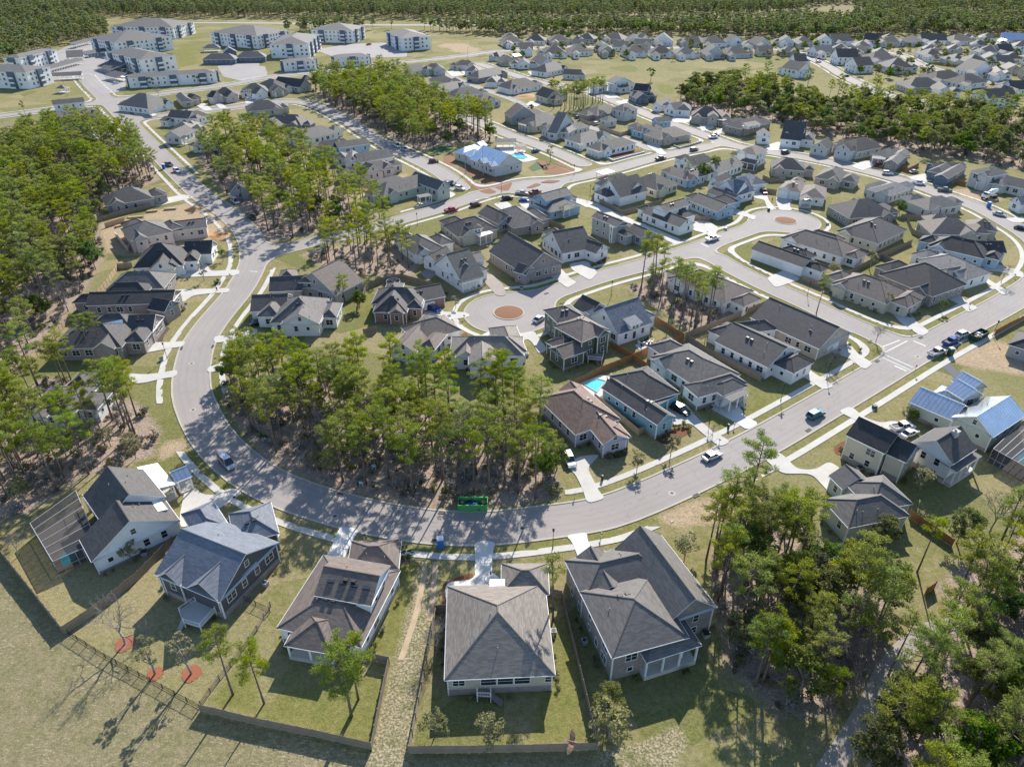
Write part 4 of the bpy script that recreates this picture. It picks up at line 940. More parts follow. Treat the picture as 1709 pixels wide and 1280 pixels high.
# --- left row
H('r4', [(700,97,1022,44,12,3.5,'h'), (1010,32,1112,12,8,3.4,'h',dict(g=(1,)))], 'gy', 'dg', 'beside the sandy building lot')
H('r4', [(860,328,1152,267,14,4.6,'h',dict(p=.5)), (1150,264,1374,237,9,3.7,'u',dict(p=.45))], 'pk', 'mg', 'still under construction on bare sand', 'unfinished')
H('r4', [(880,510,1217,487,14,3.6,'h',dict(p=.75)), (1215,422,1402,414,9,3.5,'u',dict(g=(0,))), (980,530,1157,517,7,3.6,'v',dict(p=.75))], 'w', 'ch', 'with pale tan ridges by the shaded garage court')
H('r4', [(565,757,1142,740,8.5,4.4,'u',dict(p=.5)), (700,652,1087,642,11,4.0,'h',dict(r='mg')), (1090,800,1195,735,6,3.9,'v')], 'bk', 'ch', 'behind a leafless white tree', 'long')
H('r4', [(325,1044,807,1032,13,3.7,'h',dict(p=.55)), (830,937,1012,932,9,3.6,'u',dict(g=(0,))), (640,970,830,930,5,3.4,'s',dict(r='mt'))], 'bk', 'dg', 'with a small blue metal porch roof')
H('r8', [(150,212,480,214,12,3.6,'h')], 'w', 'dg', 'half hidden in the western pines')
# --- right side
H('r7', [(422,607,800,747,(1050,702),3.5,'h',dict(p=.55)), (850,705,982,748,(1050,690),3.5,'h',dict(g=(0,)))], 'tn', 'br', 'on the corner lot with a white garage door')
H('r7', [(740,547,1102,697,(1187,560),3.7,'h',dict(p=.62)), (1010,570,1090,540,3,5.2,'v',dict(z0=4,w='w'))], 'bk', 'ch', 'with a white dormer behind the corner house')
H('r7', [(1000,452,1337,587,12,3.5,'h',dict(p=.5)), (1190,580,1390,545,6,3.4,'h')], 'w', 'lg', 'with stepping stones on its lawn')
H('r7', [(1065,357,1447,447,11,3.5,'h',dict(p=.6)), (1390,407,1597,408,8,3.4,'u',dict(g=(0,)))], 'bl', 'ch', 'with a car in its open garage')
H('r7', [(1095,282,1422,292,13,3.5,'h',dict(p=.6)), (1340,242,1540,266,9,3.4,'h')], 'tb', 'br', 'inside the right bend of the street')
H('r7', [(460,262,742,347,(905,245),3.4,'h',dict(p=.55))], 'cr', 'dg', 'with a screened corner porch')
H('r7', [(550,180,862,157,(480,85),3.4,'h'), (575,105,650,85,3,5.0,'v',dict(z0=4,w='w'))], 'bk', 'dg', 'beside the second turning circle')
H('b3', [(575,862,972,802,(258,760),3.4,'h',dict(p=.5))], 'lg', 'mg', 'opposite the concrete mixer truck')
H('r7', [(90,307,507,437,(636,381),3.4,'h',dict(p=.55))], 'w', 'br', 'running back from the straight side street', 'long')
H('i', [(1252.9,415.6,1340.6,447,(1361,436),3.4,'u',dict(p=.5,g=(0,)))], 'w', 'ch', 'with a double white garage on the side street', 'long')
H('a5', [(975,607,1257,657,13,3.4,'h',dict(p=.5,g=(0,))), (1245,692,1552,727,(1637,605),3.4,'h',dict(p=.5)), (1250,745,1400,755,4,3.1,'pv')], 'w', 'br', 'at the head of the second turning circle')
H('a5', [(905,367,1322,397,12,3.4,'h',dict(p=.6))], 'tb', 'dg', 'with a blue paddling pool in its yard')
H('r3', [(315,1177,492,1207,(612,1160),3.4,'h',dict(p=.55))], 'tb', 'dg', 'with a deep porch before the paddling pool house')
H('b3', [(-165,612,112,692,(300,590),3.4,'h',dict(p=.5))], 'lg', 'lg', 'across from the slate blue house')
H('b3', [(635,457,807,492,(1105,367),3.6,'v',dict(p=.5)), (540,322,642,372,15,3.6,'v',dict(p=.5)), (620,380,760,430,5,3.4,'pf')], 'db', 'dg', 'between the brick house and the mixer truck')
H('b3', [(1060,397,1312,467,(1600,440),6.2,'h',dict(p=.55)), (1420,542,1720,612,8,3.4,'u'), (1140,520,1365,550,3,3.4,'ps')], 'lg', 'mg', 'behind the concrete mixer truck')
H('b3', [(1530,732,1675,802,12,3.5,'v',dict(p=.6,r='bg'))], 'w', 'bg', 'with a pale gable below the mixer truck')
H('r3', [(690,1022,802,1047,12,3.6,'h'), (780,1077,872,1092,(990,1020),3.6,'v',dict(p=.6)), (700,1050,790,1060,4,3.4,'pf')], 'bk', 'mg', 'with a red car in its drive')
H('r3', [(440,967,602,1012,(655,945),3.6,'h'), (287,972,402,992,11,3.5,'v'), (450,985,560,1010,4,4.4,'v')], 'lg', 'ch', 'beside the raw clay driveway')
H('r3', [(90,922,232,937,(295,880),3.9,'u',dict(p=.7)), (-60,907,32,912,10,3.7,'v'), (110,890,160,895,3,5.6,'v',dict(z0=4))], 'w', 'dg', 'against the right-hand tree belt', 'dormer')
H('a2', [(1060,807,1292,852,(1442,785),6.2,'h',dict(p=.5)), (1100,920,1280,960,3.5,3.2,'ps',dict(scr=1))], 'w', 'br', 'with a screened ground-floor porch')
H('a2', [(1117,542,1452,472,(975,482),3.7,'h',dict(p=.6)), (1200,512,1355,482,4,5.4,'s',dict(z0=4,w='w'))], 'bk', 'dg', 'with a wide white back dormer')
H('a2', [(520,392,902,412,13,3.7,'h',dict(p=.7)), (720,390,850,395,6,5.0,'v'), (790,420,910,440,4,3.2,'pf')], 'tb', 'br', 'with a white column porch at the tree belt')
H('a2', [(60,252,167,264,15,3.6,'v'), (330,312,522,322,14,3.6,'h'), (200,280,330,320,8,3.6,'v')], 'w', 'mg', 'with joined gables at the meadow edge', 'wide')
H('a1', [(1395,222,1567,237,10,6.2,'u',dict(p=.7)), (1340,272,1437,322,(1560,292),3.4,'u',dict(r='mg'))], 'db', 'ch', 'beside the meadow')
H('a1', [(1080,112,1172,137,(1337,100),6.2,'u',dict(p=.4)), (880,187,977,202,12,3.5,'v'), (1060,130,1170,150,2.5,5.8,'pf')], 'w', 'mg', 'with two-level porch behind the slim pine group')
H('a1', [(235,274,378,320,11,3.5,'u',dict(p=.8,g=(3,))), (500,292,632,272,8,3.2,'u')], 'cr', 'ch', 'beside the slim pine group')
H('a1', [(970,522,1277,467,13,3.4,'h',dict(p=.55))], 'bk', 'br', 'with a fenced service yard on the lane')
H('a1', [(1280,477,1462,442,10,5.4,'h'), (1090,592,1217,572,7,3.4,'h')], 'lg', 'mg', 'beside a bare grey tree on the lane')
H('a0', [(1430,922,1512,972,(1714,887),4.2,'u',dict(p=.7)), ('a1',150,522,342,487,7,3.4,'h')], 'gy', 'br', 'at the top of the clubhouse street')
H('a1', [(25,602,242,652,(432,540),3.4,'h'), (30,620,150,655,3,3.2,'pf')], 'cr', 'mg', 'with a white column porch facing the pool')
H('a1', [(380,722,492,737,(627,612),3.6,'u',dict(p=.7)), (660,697,892,652,8,3.4,'h'), (300,680,400,720,5,3.4,'v')], 'lg', 'tn', 'with a tall grey side gable facing the clubhouse')
H('a1', [(775,852,1102,772,(638,782),3.4,'h',dict(p=.5)), (640,810,760,870,2.5,3.2,'pf')], 'w', 'mg', 'second from the clubhouse corner')
H('a1', [(1005,942,1442,847,(853,882),3.4,'h',dict(p=.5)), (855,910,990,960,2.5,3.2,'pf')], 'w', 'dg', 'with low white garden walls on the corner')
H('a1', [(1505,722,1700,682,(1385,682),3.4,'h'), ('a2',120,462,297,442,6,5.4,'u')], 'bl', 'mg', 'where the lane meets the upper street')
H('a2', [(160,662,532,592,(-65,600),3.4,'h',dict(p=.5)), (410,610,540,600,3,3.3,'pf')], 'tb', 'br', 'with brick garden walls at the upper corner')
H('a2', [(850,1062,1152,962,10,3.4,'u',dict(p=.5))], 'w', 'mg', 'under the wide dark street tree')
H('a2', [(540,982,762,932,10,3.4,'u',dict(p=.6,r='ch'))], 'w', 'ch', 'behind the wide dark street tree')
# --- upper left streets
H('b5', [(120,440,430,362,(-20,340),3.4,'h'), (30,400,140,470,4,3.2,'pf')], 'w', 'mg', 'at the corner of the long left street')
H('b5', [(520,365,665,350,(400,290),3.4,'h'), (640,330,755,305,6,3.3,'v')], 'tb', 'dg', 'between the corner house and a gabled pair')
H('b5', [(875,300,1190,285,(770,255),3.4,'h'), (1060,305,1200,280,6,3.5,'v'), (890,310,1010,275,4,3.9,'v')], 'pk', 'ch', 'with two driveways on the upper lane')
H('b5', [(1215,250,1545,235,(1120,205),3.4,'h'), (1250,225,1350,215,3,5.0,'h',dict(z0=4)), (1400,270,1550,240,5,3.6,'v')], 'w', 'dg', 'with three white dormers')
H('b5', [(1570,235,1780,215,(1475,170),3.4,'h'), (1600,240,1720,230,5,3.5,'v')], 'tb', 'dg', 'ending the upper lane by the woods')
H('r1', [(110,602,246,577,(38,567),3.4,'h'), (120,610,190,600,5,3.6,'v')], 'w', 'dg', 'with a pale front gable facing the mid-town pines')
H('r1', [(292,582,372,562,(213,537),3.4,'v',dict(p=.7)), (320,530,370,520,3,5.2,'v',dict(z0=4))], 'lg', 'ch', 'touching the mid-town pines')
H('b4', [(625,395,1005,358,8.5,4.6,'u',dict(p=.45)), ], 'w', 'dg', 'standing at the collector road crossing', 'narrow')
H('b4', [(600,640,1160,520,14,3.5,'h'), (860,560,1160,490,8,3.5,'u'), (760,640,960,600,7,3.9,'v')], 'gy', 'dg', 'beside the shaded western yard')
H('b4', [(810,810,1200,790,11,3.5,'h')], 'w', 'mg', 'peeking out of the western pines')
H('b5', [(345,540,600,560,9,4.6,'u',dict(p=.7)), (250,580,350,590,5,3.2,'s',dict(r='ch')), (600,560,860,520,9,3.5,'h')], 'w', 'br', 'with a tall gable on the left street', 'cottage')
H('b5', [(375,690,620,690,10,3.5,'h')], 'cr', 'tn', 'second down the left street')
H('b5', [(500,780,680,700,9,3.6,'u'), (490,790,540,800,3,3.3,'ps')], 'w', 'dg', 'third down the left street')
H('b5', [(640,880,860,870,10,3.6,'v',dict(p=.7)), (590,870,700,890,4,3.2,'ph')], 'w', 'mg', 'last before the woods on the left street')
H('r1', [(-60,742,182,722,14,3.4,'h')], 'tn', 'dg', 'north of the side-street pines')
H('r1', [(30,817,300,832,11,3.4,'h'), (40,830,150,840,5,3.4,'v')], 'bk', 'dg', 'partly behind the side-street pines')
H('i', [(383,322,415,318,7,3.6,'v',dict(p=.9)), ], 'gy', 'dg', 'small, hidden in the side-street pines', 'steep')
H('r1', [(300,937,548,877,12,3.4,'h')], 'w', 'mg', 'with a plain hip by the shaded pine street')
H('r1', [(545,985,755,955,8,4.9,'u',dict(p=.5)), (370,1000,620,985,10,3.4,'h',dict(r='rb'))], 'bl', 'dg', 'with a reddish lower wing on the clubhouse street')
H('r1', [(585,1075,700,1070,10,3.6,'v'), (690,1080,912,1040,9,3.8,'u'), (510,1050,600,1050,7,3.6,'h')], 'w', 'mg', 'between the pale blue and the pink house')
H('r1', [(640,1162,935,1105,10,3.5,'h',dict(p=.5)), (715,1160,850,1130,6,4.2,'v')], 'pk', 'dg', 'above the bare sandy lot')
H('i', [(640,327,736,303,11,3.8,'h'), (682,300,730,318,7,4.8,'u',dict(p=.8)), (700,330,722,326,3,3.2,'pf')], 'sg', 'mg', 'on the corner opposite the clubhouse car park')
# --- upper middle
H('a0', [(230,402,347,427,12,3.4,'v',dict(p=.6))], 'w', 'dg', 'first in the short row by the sand clearing')
H('a0', [(480,412,740,402,12,3.4,'h'), (590,415,738,408,8,3.5,'v'), (450,390,520,400,6,4.6,'h',dict(r='ch'))], 'lg', 'dg', 'second in the short row by the sand clearing')
H('a0', [(860,357,1102,347,(785,335),3.4,'h',dict(g=(0,)))], 'cr', 'dg', 'third in the short row by the sand clearing')
H('a0', [(600,567,862,547,12,3.4,'h')], 'w', 'dg', 'at the top of the lane by the mid-town pines')
H('a0', [(640,672,992,592,10,3.4,'h')], 'w', 'mg', 'second down the lane by the mid-town pines')
H('a0', [(850,725,1197,682,12,3.4,'h')], 'w', 'dg', 'third down the lane by the mid-town pines')
H('a0', [(1130,507,1482,437,(1013,475),3.4,'h')], 'bk', 'mg', 'with a blue car at its garage')
H('a0', [(1200,552,1347,557,14,3.4,'h',dict(g=(0,)))], 'w', 'mg', 'squeezed behind the brick house with the blue car')
H('b2', [(365,782,722,727,(233,737),3.4,'h',dict(g=(3,)))], 'w', 'dg', 'next to the red clay bank')
H('a0', [(1150,777,1335,752,10,5.2,'h',dict(r='br'))], 'lg', 'br', 'between the lane and the grey gabled house')
H('b2', [(105,387,242,397,14,3.4,'h',dict(g=(0,)))], 'lg', 'dg', 'on the far corner of the collector road')
H('b2', [(270,452,447,442,14,3.4,'h',dict(g=(0,))), (420,390,500,380,4,4.8,'s',dict(r='mt',z0=3))], 'tb', 'dg', 'with a pale metal dormer roof')
H('b2', [(450,482,602,482,13,3.5,'v'), (610,432,722,492,12,4.4,'u',dict(p=.7))], 'w', 'dg', 'with twin gables on the upper street')
H('b2', [(800,582,1062,522,(743,525),3.4,'h')], 'w', 'dg', 'fourth along the upper street before the meadow')
H('b2', [(985,602,1192,612,(1367,590),3.4,'u',dict(p=.6))], 'lg', 'dg', 'next to the meadow corner')
H('r7', [(1600,1012,1770,1065,10,3.5,'h')], 'gy', 'ch', 'beside the sandy building lot at the right', 'part-hidden')
FAR = 'in the rows before the far pine forest'
def HF(reg, blocks, wall, roof, kind=None):
    blocks = [(*q[:4], q[4]*1.35 if not isinstance(q[4], tuple) else q[4], *q[5:]) for q in blocks]
    roof = {'mg': 'dg', 'lg': 'mg', 'dg': 'ch'}.get(roof, roof)
    two = blocks[0][5] >= 5
    lab = 'distant %s %shouse with %s roof %s' % (WALLW[wall], 'two-storey ' if two else '', ROOFW[roof], {'b2': 'behind the meadow houses', 'r2': 'in the back rows before the pine forest', 'b1': 'around the far oval green', 'b0': 'in the far right streets'}[reg])
    return BH(reg, blocks, wall, roof, lab, group={'b2': 'houses behind the meadow', 'r2': 'houses in the back rows', 'b1': 'houses around the far green', 'b0': 'houses in the far right streets'}[reg])
for t, wl, rf in [((760,362,1052,357,(688,320),3.4,'h'),'w','mg'), ((1085,342,1322,332,11,3.4,'h'),'w','br'), ((1430,332,1622,332,12,3.4,'v'),'tn','mg'), ((260,217,480,217,11,3.4,'h'),'tb','br'), ((540,202,782,207,12,3.4,'h'),'w','dg'),
     ((835,207,1077,202,12,3.4,'h'),'tn','br'), ((1150,182,1362,192,12,3.4,'h'),'lg','mg'), ((1455,172,1692,192,12,3.4,'h'),'cr','br')]: HF('b2', [t, (t[0]+30, t[1]+22, t[0]+110, t[1]+22, 7, 3.5, 'v')], wl, rf)
for t, wl, rf in [((760,357,905,352,12,3.4,'h'),'w','mg'), ((920,357,1080,357,12,3.4,'h'),'w','dg'), ((1090,362,1232,362,12,3.4,'h'),'w','lg'), ((1275,362,1422,362,12,3.4,'v'),'lg','mg'), ((1425,362,1587,357,12,3.4,'h'),'lg','mg'),
     ((768,277,874,277,12,3.6,'v'),'w','mg'), ((940,277,1074,280,13,3.4,'v'),'w','mg'), ((1108,277,1260,292,12,3.4,'h'),'tn','mg'), ((1270,292,1432,287,12,3.4,'h'),'w','mg'), ((1455,272,1532,270,10,5.6,'v'),'w','dg'), ((1535,302,1607,302,10,3.4,'h'),'w','lg'), ((1625,297,1722,292,11,3.4,'v'),'lg','mg'), ((-60,285,75,280,12,3.4,'h'),'w','br')]:
    HF('r2', [t, (t[0]+20, t[1]+12, t[0]+70, t[1]+12, 7, 3.5, 'v')], wl, rf)
for t, wl, rf in [((0,217,187,222,12,3.8,'v'),'w','mg'), ((200,227,422,227,12,3.4,'h'),'cr','br'), ((470,197,642,202,11,5.6,'v'),'w','mg'), ((660,217,882,207,12,4.2,'u'),'w','mg'), ((1000,192,1172,202,11,5.6,'u'),'w','ch'), ((1175,212,1442,232,13,3.4,'h'),'lg','br'),
     ((460,347,667,332,10,3.4,'u'),'w','lg'), ((700,402,952,402,12,5.4,'u'),'w','dg'), ((930,502,1132,492,11,5.4,'u'),'w','dg'), ((810,490,905,500,11,3.5,'v'),'w','mg'), ((190,452,342,452,11,4.8,'u'),'w','mg'), ((230,562,402,542,12,5.0,'v'),'w','dg'), ((1110,442,1422,422,13,3.4,'h'),'lg','mg'), ((1300,522,1612,522,14,4.4,'h'),'lg','mg'), ((1010,240,1120,240,8,3.4,'v'),'w','br')]:
    HF('b1', [t, (t[0]+30, t[1]+18, t[0]+120, t[1]+18, 7, 3.5, 'v')], wl, rf)
for t, wl, rf in [((190,202,402,227,13,3.6,'h'),'lg','br'), ((500,202,802,202,11,3.8,'u'),'w','mg'), ((870,217,1132,202,12,3.4,'h'),'w','br'), ((1150,322,1402,342,13,3.6,'h'),'w','mg'), ((1420,332,1592,332,11,3.8,'u'),'w','ch'), ((1430,197,1720,212,13,3.4,'u'),'w','mt'), ((540,382,762,382,13,3.4,'h'),'w','mg'), ((860,432,1032,432,11,3.4,'h'),'lg','mg'),
     ((1040,462,1292,462,13,3.4,'h'),'w','mg'), ((1400,472,1602,472,11,3.8,'u'),'w','br'), ((1070,572,1362,562,12,3.6,'v'),'w','mg'), ((1330,602,1500,612,16,3.6,'v'),'w','br'), ((660,672,1012,642,11,3.4,'h'),'lg','ch'), ((340,762,762,752,12,3.4,'h'),'tn','mg'), ((660,812,880,822,14,3.5,'v'),'w','dg'), ((1000,722,1282,692,12,3.4,'h'),'w','dg'), ((1290,892,1642,872,10,5.4,'u'),'w','dg'), ((1560,782,1780,782,10,3.4,'u'),'w','dg'), ((20,930,140,940,9,3.4,'h'),'lg','mg')]:
    HF('b0', [t, (t[0]+30, t[1]+20, t[0]+110, t[1]+20, 7, 3.5, 'v')], wl, rf)
# --- apartments
def APT(reg, blocks, lab, st=3):
    t = BH(reg, blocks, 'w', 'mg', lab, cat='apartments', name='apartment_building')
    _, bl, base, *_ = HOUSES[-1]; b = bl[0]; rot = math.atan2(b.u.y, b.u.x)
    for side, ln in ((0, b.L), (1, b.D), (3, b.D)):
        n = max(1, int(ln//17))
        for i in range(n):
            a = ln*(i+0.5)/n
            q, nrm = ((b.pt(a, OV-.7), -b.v) if side == 0 else (b.pt(b.L-OV+.7, a), b.u) if side == 1 else (b.pt(OV-.7, a), -b.u)); q = q - base
            r2 = rot if side == 0 else rot + math.pi/2
            m = MB(); m.box((q.x, q.y, b.e/2+.3), (4.6, 1.5, b.e+.6), r2); bay = m.build('balcony_bay', 'wall_db', t)
            for k in range(st):
                m = MB(); qq = q + nrm*1.0; m.box((qq.x, qq.y, .35 + k*3.05), (4.2, 1.4, .2), r2); qq = q + nrm*1.65; m.box((qq.x, qq.y, 1.0 + k*3.05), (4.2, .08, .9), r2); m.build('balcony', 'trim', bay)
APT('r0', [(727,180,1146,184,(1212,146),10.4,'h',dict(p=.24)), (1100,175,1200,160,16,10.4,'h',dict(p=.24))], 'long white three-storey apartment building closest to the highway at left')
APT('r0', [(757,287,1142,245,(1060,205),10.4,'h',dict(p=.24))], 'white three-storey apartment building behind the one at the car park')
APT('r0', [(930,400,1166,370,(865,327),10.4,'h',dict(p=.24))], 'white three-storey apartment building standing over the carports')
APT('r0', [(840,520,1436,484,13,6.6,'h',dict(p=.28))], 'long two-storey white apartment row with dark blue bays along the collector road', 2)
APT('r0', [(130,388,376,330,14,10.4,'h',dict(p=.24))], 'white three-storey apartment building under the western forest')
APT('r0', [(-250,472,172,484,(256,442),10.4,'h',dict(p=.24))], 'white three-storey apartment building next to the grass with the picnic shelter')
APT('r0', [(1385,218,1702,242,(1797,195),10.4,'h',dict(p=.24))], 'white three-storey apartment building behind the leasing clubhouse')
APT('r1', [(88,297,352,294,(10,237),10.4,'h',dict(p=.24))], 'white three-storey apartment building beside the leasing clubhouse')
APT('r1', [(362,202,642,207,(737,175),10.4,'h',dict(p=.24))], 'white three-storey apartment building with dark centre bays backing on the highway')
APT('r1', [(960,255,1162,243,(850,212),10.4,'h',dict(p=.24))], 'white three-storey apartment building by the sand clearing')
APT('r1', [(180,417,402,402,12,6.6,'h',dict(p=.28))], 'two-storey white apartment row touching the mid-town pines', 2)
APT('r1', [(520,387,757,372,12,6.6,'h',dict(p=.28))], 'two-storey white apartment row behind the tops of the mid-town pines', 2)
BH('r0', [(1340,397,1560,395,12,3.8,'h'), (1560,385,1760,380,12,3.8,'h'), (1480,350,1570,345,8,5.4,'v',dict(r='bg'))], 'db', 'mg', 'low leasing clubhouse with slate blue centre gable', 'clubhouse', name='clubhouse')
BH('r0', [(1345,325,1460,320,9,3.2,'ph')], 'w', 'mg', 'open hip-roofed pavilion beside the leasing clubhouse', 'pavilion', name='pavilion')
for i, (a, b_, c, lab) in enumerate([((440,385), (555,378), 13, 'grey carport between two white apartment blocks under the forest'), ((300,470), (560,400), 6, 'long grey carport in front of the apartments by the picnic grass'), ((305,512), (540,500), 6, 'long white-edged carport along the street by the picnic grass'),
        ((505,300), (625,270), 6, 'grey carport at the top of the apartment car park'), ((580,362), (735,335), 6, 'dark carport along the forest side of the car park'), ((640,440), (730,470), 12, 'big grey carport beside the three-storey block'), ((690,500), (770,520), 8, 'grey carport at the car park entrance'), ((705,400), (800,390), 6, 'small carport below the three-storey block')]):
    BH('r0', [(*a, *b_, c, 2.9, 'ps')], 'w', 'dg', lab, 'carport', name='carport')
# --- clubhouse with pool
BH('a3', [(310,395,610,510,(880,410),3.9,'u',dict(p=.62)), (120,310,240,345,(420,255),3.7,'h',dict(p=.6)), (225,330,330,385,(420,300),4.0,'h'), (345,240,460,260,5,3.8,'v'), (610,510,790,475,7,3.8,'v',dict(p=.55)), (400,420,470,450,3.5,5.0,'v',dict(z0=3.5)), (500,460,570,490,3.5,5.0,'v',dict(z0=3.5))],
   'lg', 'mt', 'pale clubhouse with blue-glinting metal roofs beside the pool', 'clubhouse', name='clubhouse')
BH('a3', [(620,200,870,195,6,3.2,'pu',dict(p=.35))], 'gy', 'mg', 'grey open poolside pavilion with white posts', 'pavilion', name='pavilion')
BH('a3', [(890,250,990,245,5,3.2,'pf')], 'gy', 'br', 'small brown poolside shade shelter', 'shelter', name='shade_shelter')
BH('r0', [(365,590,430,590,6,3.0,'ph')], 'gy', 'br', 'small picnic shelter on the grass by the apartments', 'shelter', name='picnic_shelter')

add_wings()
def fill_far():
    """the rest of the tightly packed far rows"""
    r = random.Random(5); n = 0
    green = GP('r3', [(560,500),(980,540),(980,640),(860,640),(620,560)])
    for key, ph, gp, pl, sx, sy in (('back', 'packed into the back rows', 'packed houses of the back rows', GP('i', [(845,68),(1320,73),(1325,97),(1000,100),(850,104)]), 19, 27), ('right', 'packed into the far right streets', 'packed houses of the far right streets', GP('i', [(1340,74),(1709,66),(1790,66),(1790,160),(1709,172),(1590,168),(1500,152),(1390,122)]), 19, 24),
                                (('upper'), 'packed along the upper streets', 'packed houses of the upper streets', GP('i', [(700,115),(800,112),(900,142),(990,160),(1090,206),(1000,208),(860,165),(760,135)]), 20, 24)):
        xs = [p.x for p in pl]; ys = [p.y for p in pl]; y = min(ys)
        while y < max(ys):
            x = min(xs) + r.uniform(0, 8)
            while x < max(xs):
                if inp1((x, y), pl) and not inp1((x, y), green):
                    q = Vector((x, y, 0)); a = r.uniform(-.12, .12) + (.0 if key == 'back' else -.25)
                    b = Blk.__new__(Blk); b.e, b.rt, b.o, b.porch, b.z0 = 3.4 if r.random() < .8 else 5.6, r.choice('hhhuv'), {}, False, -.1; b.u = Vector((math.cos(a), math.sin(a), 0)); b.v = Vector((-math.sin(a), math.cos(a), 0)); b.L, b.D, b.pitch = r.uniform(11, 14.5), r.uniform(12, 16), .58; b.A = q - b.u*b.L/2
                    if free(b, None) and inframe_h(x, y):
                        wl, rf = r.choice(('w','w','w','lg','cr','tb','tn')), r.choice(('dg','dg','mg','ch','br','mg')); base = b.pt(b.L/2, b.D/2); dist = (base - camo.location).length
                        t = empty('house', base); tag(t, 'distant %s %shouse with %s roof %s' % (WALLW[wl], 'two-storey ' if b.e > 5 else '', ROOFW[rf], ph), 'house', gp)
                        g = Blk.local(b, b.L*r.choice((.08, .5)), -.9, b.L*.4, b.D*.5, 'v', b.e+.04, .7); bl = [b, g]; HOUSES.append((t, bl, base, dist, wl, rf, ''))
                        for i, k in enumerate(bl): build_block(t, base, bl, k, i, 'wall_'+wl, 'shingle_'+rf, dist, r, {})
                        n += 1
                x += sx*r.uniform(.85, 1.1)
            y += sy*r.uniform(.9, 1.1)
    print('far houses', n)
def inframe_h(x, y):
    px, py = PX((x, y, 3)); return -30 < px < PW+30 and py > 0
fill_far()
# ------------------------------------------------------------------ trees
PROTO = {}
def cards(name, cen, size, aspect, m, seed, tint, tri=False, up=0.3, away=None):
    """leaf-sized faces at points cen (n,3); tint (n,) 0..1"""
    r = np.random.default_rng(seed); n = len(cen)
    d = r.normal(size=(n, 3)); 
    if away is not None: d = d*0.6 + away*1.0
    d /= np.linalg.norm(d, axis=1)[:, None]
    e = r.normal(size=(n, 3)); e[:, 2] += up; e -= (e*d).sum(1)[:, None]*d; e /= np.linalg.norm(e, axis=1)[:, None]
    s = size*r.uniform(0.65, 1.35, n)[:, None]; a = d*s; b = e*s*aspect
    k = 3 if tri else 4
    V = np.stack([cen - a*0.2 - b*.5, cen - a*0.2 + b*.5, cen + a], 1) if tri else np.stack([cen - a*.5 - b*.35, cen - a*.1 + b*.5, cen + a*.5 + b*.2, cen + a*.15 - b*.5], 1)
    me = bpy.data.meshes.new(name); me.vertices.add(n*k); me.vertices.foreach_set('co', V.reshape(-1).astype(np.float32))
    me.loops.add(n*k); me.loops.foreach_set('vertex_index', np.arange(n*k)); me.polygons.add(n); me.polygons.foreach_set('loop_start', np.arange(n)*k); me.polygons.foreach_set('loop_total', np.full(n, k))
    me.update(); at = me.attributes.new('tint', 'FLOAT', 'POINT'); at.data.foreach_set('value', np.repeat(tint, k).astype(np.float32))
    me.materials.append(MATS[m]); return me
def ball(r, n, R, flat=0.7):
    p = r.normal(size=(n, 3)); p /= np.linalg.norm(p, axis=1)[:, None]; p *= (r.random(n)**0.4)[:, None]*R; p[:, 2] *= flat; return p
def make_pine(seed, Ht=16.0, R=2.7, nb=19, per=75, size=0.27, m='needles', low=0.58, lean=0.5, rad=(.42, .8)):
    r = np.random.default_rng(seed); mb = MB(); k = 7
    bend = r.uniform(-lean, lean, 2)
    spine = lambda t: Vector((bend[0]*math.sin(t*2.2)*t, bend[1]*math.sin(t*1.7)*t, t*Ht))
    mb.tube([spine(i/k) for i in range(k+1)], [0.25*(1-i/k*0.85) for i in range(k+1)], 6)
    C, T, A = [], [], []
    def clump(c, rd, n, t0):
        q = ball(r, n, rd, .6); C.append(np.array(c) + q); A.append(q/np.maximum(np.linalg.norm(q, axis=1), .05)[:, None] + np.array([0, 0, .5])); T.append(np.clip(t0 + 0.45*q[:, 2]/rd + r.normal(0, .1, n), 0, 1))  # tint rises with height: sunlit clump tops put into the needle colour
    for i in range(nb):
        t = low + (0.96-low)*((i+r.random())/nb); az = i*2.4 + r.uniform(-.6, .6)
        g = (t-low)/(1-low); ln = R*(0.4 + 0.75*math.sin(math.pi*min(1, 0.25+g*0.75)))*r.uniform(.55, 1.15)
        b0 = spine(t); rise = r.uniform(0.0, 0.35) + 0.45*g
        tip = b0 + Vector((math.cos(az)*ln, math.sin(az)*ln, ln*rise))
        mb.tube([b0, b0.lerp(tip, .5) - Vector((0,0,.12)), tip], [0.07, 0.05, 0.025], 4)
        t0 = r.uniform(.3, .62)
        for f in ((0.55, 0.8, 1.0) if ln > 2.0 else (0.7, 1.0)):
            rd = r.uniform(*rad)*(0.75+0.3*f); side = Vector((-math.sin(az), math.cos(az), 0))*r.uniform(-.55, .55)*(f > .6)
            clump(b0.lerp(tip, f) + side, rd, int(per*(rd/.6)**2*r.uniform(.7, 1.2)), t0)
    clump(spine(0.975), rad[1], int(per*1.6), .55)
    for i in range(r.integers(5, 12)):    # dead limbs below the crown
        t = r.uniform(.3, low+.1); az = r.uniform(0, 6.3); b0 = spine(t); ln = r.uniform(.5, 1.9); mb.tube([b0, b0 + Vector((math.cos(az)*ln, math.sin(az)*ln, ln*.15))], [.045, .018], 3)
    return mb.data('trunk', ['bark'], True), cards('crown', np.concatenate(C), size, 0.42, m, seed+1, np.concatenate(T), True, away=np.concatenate(A))
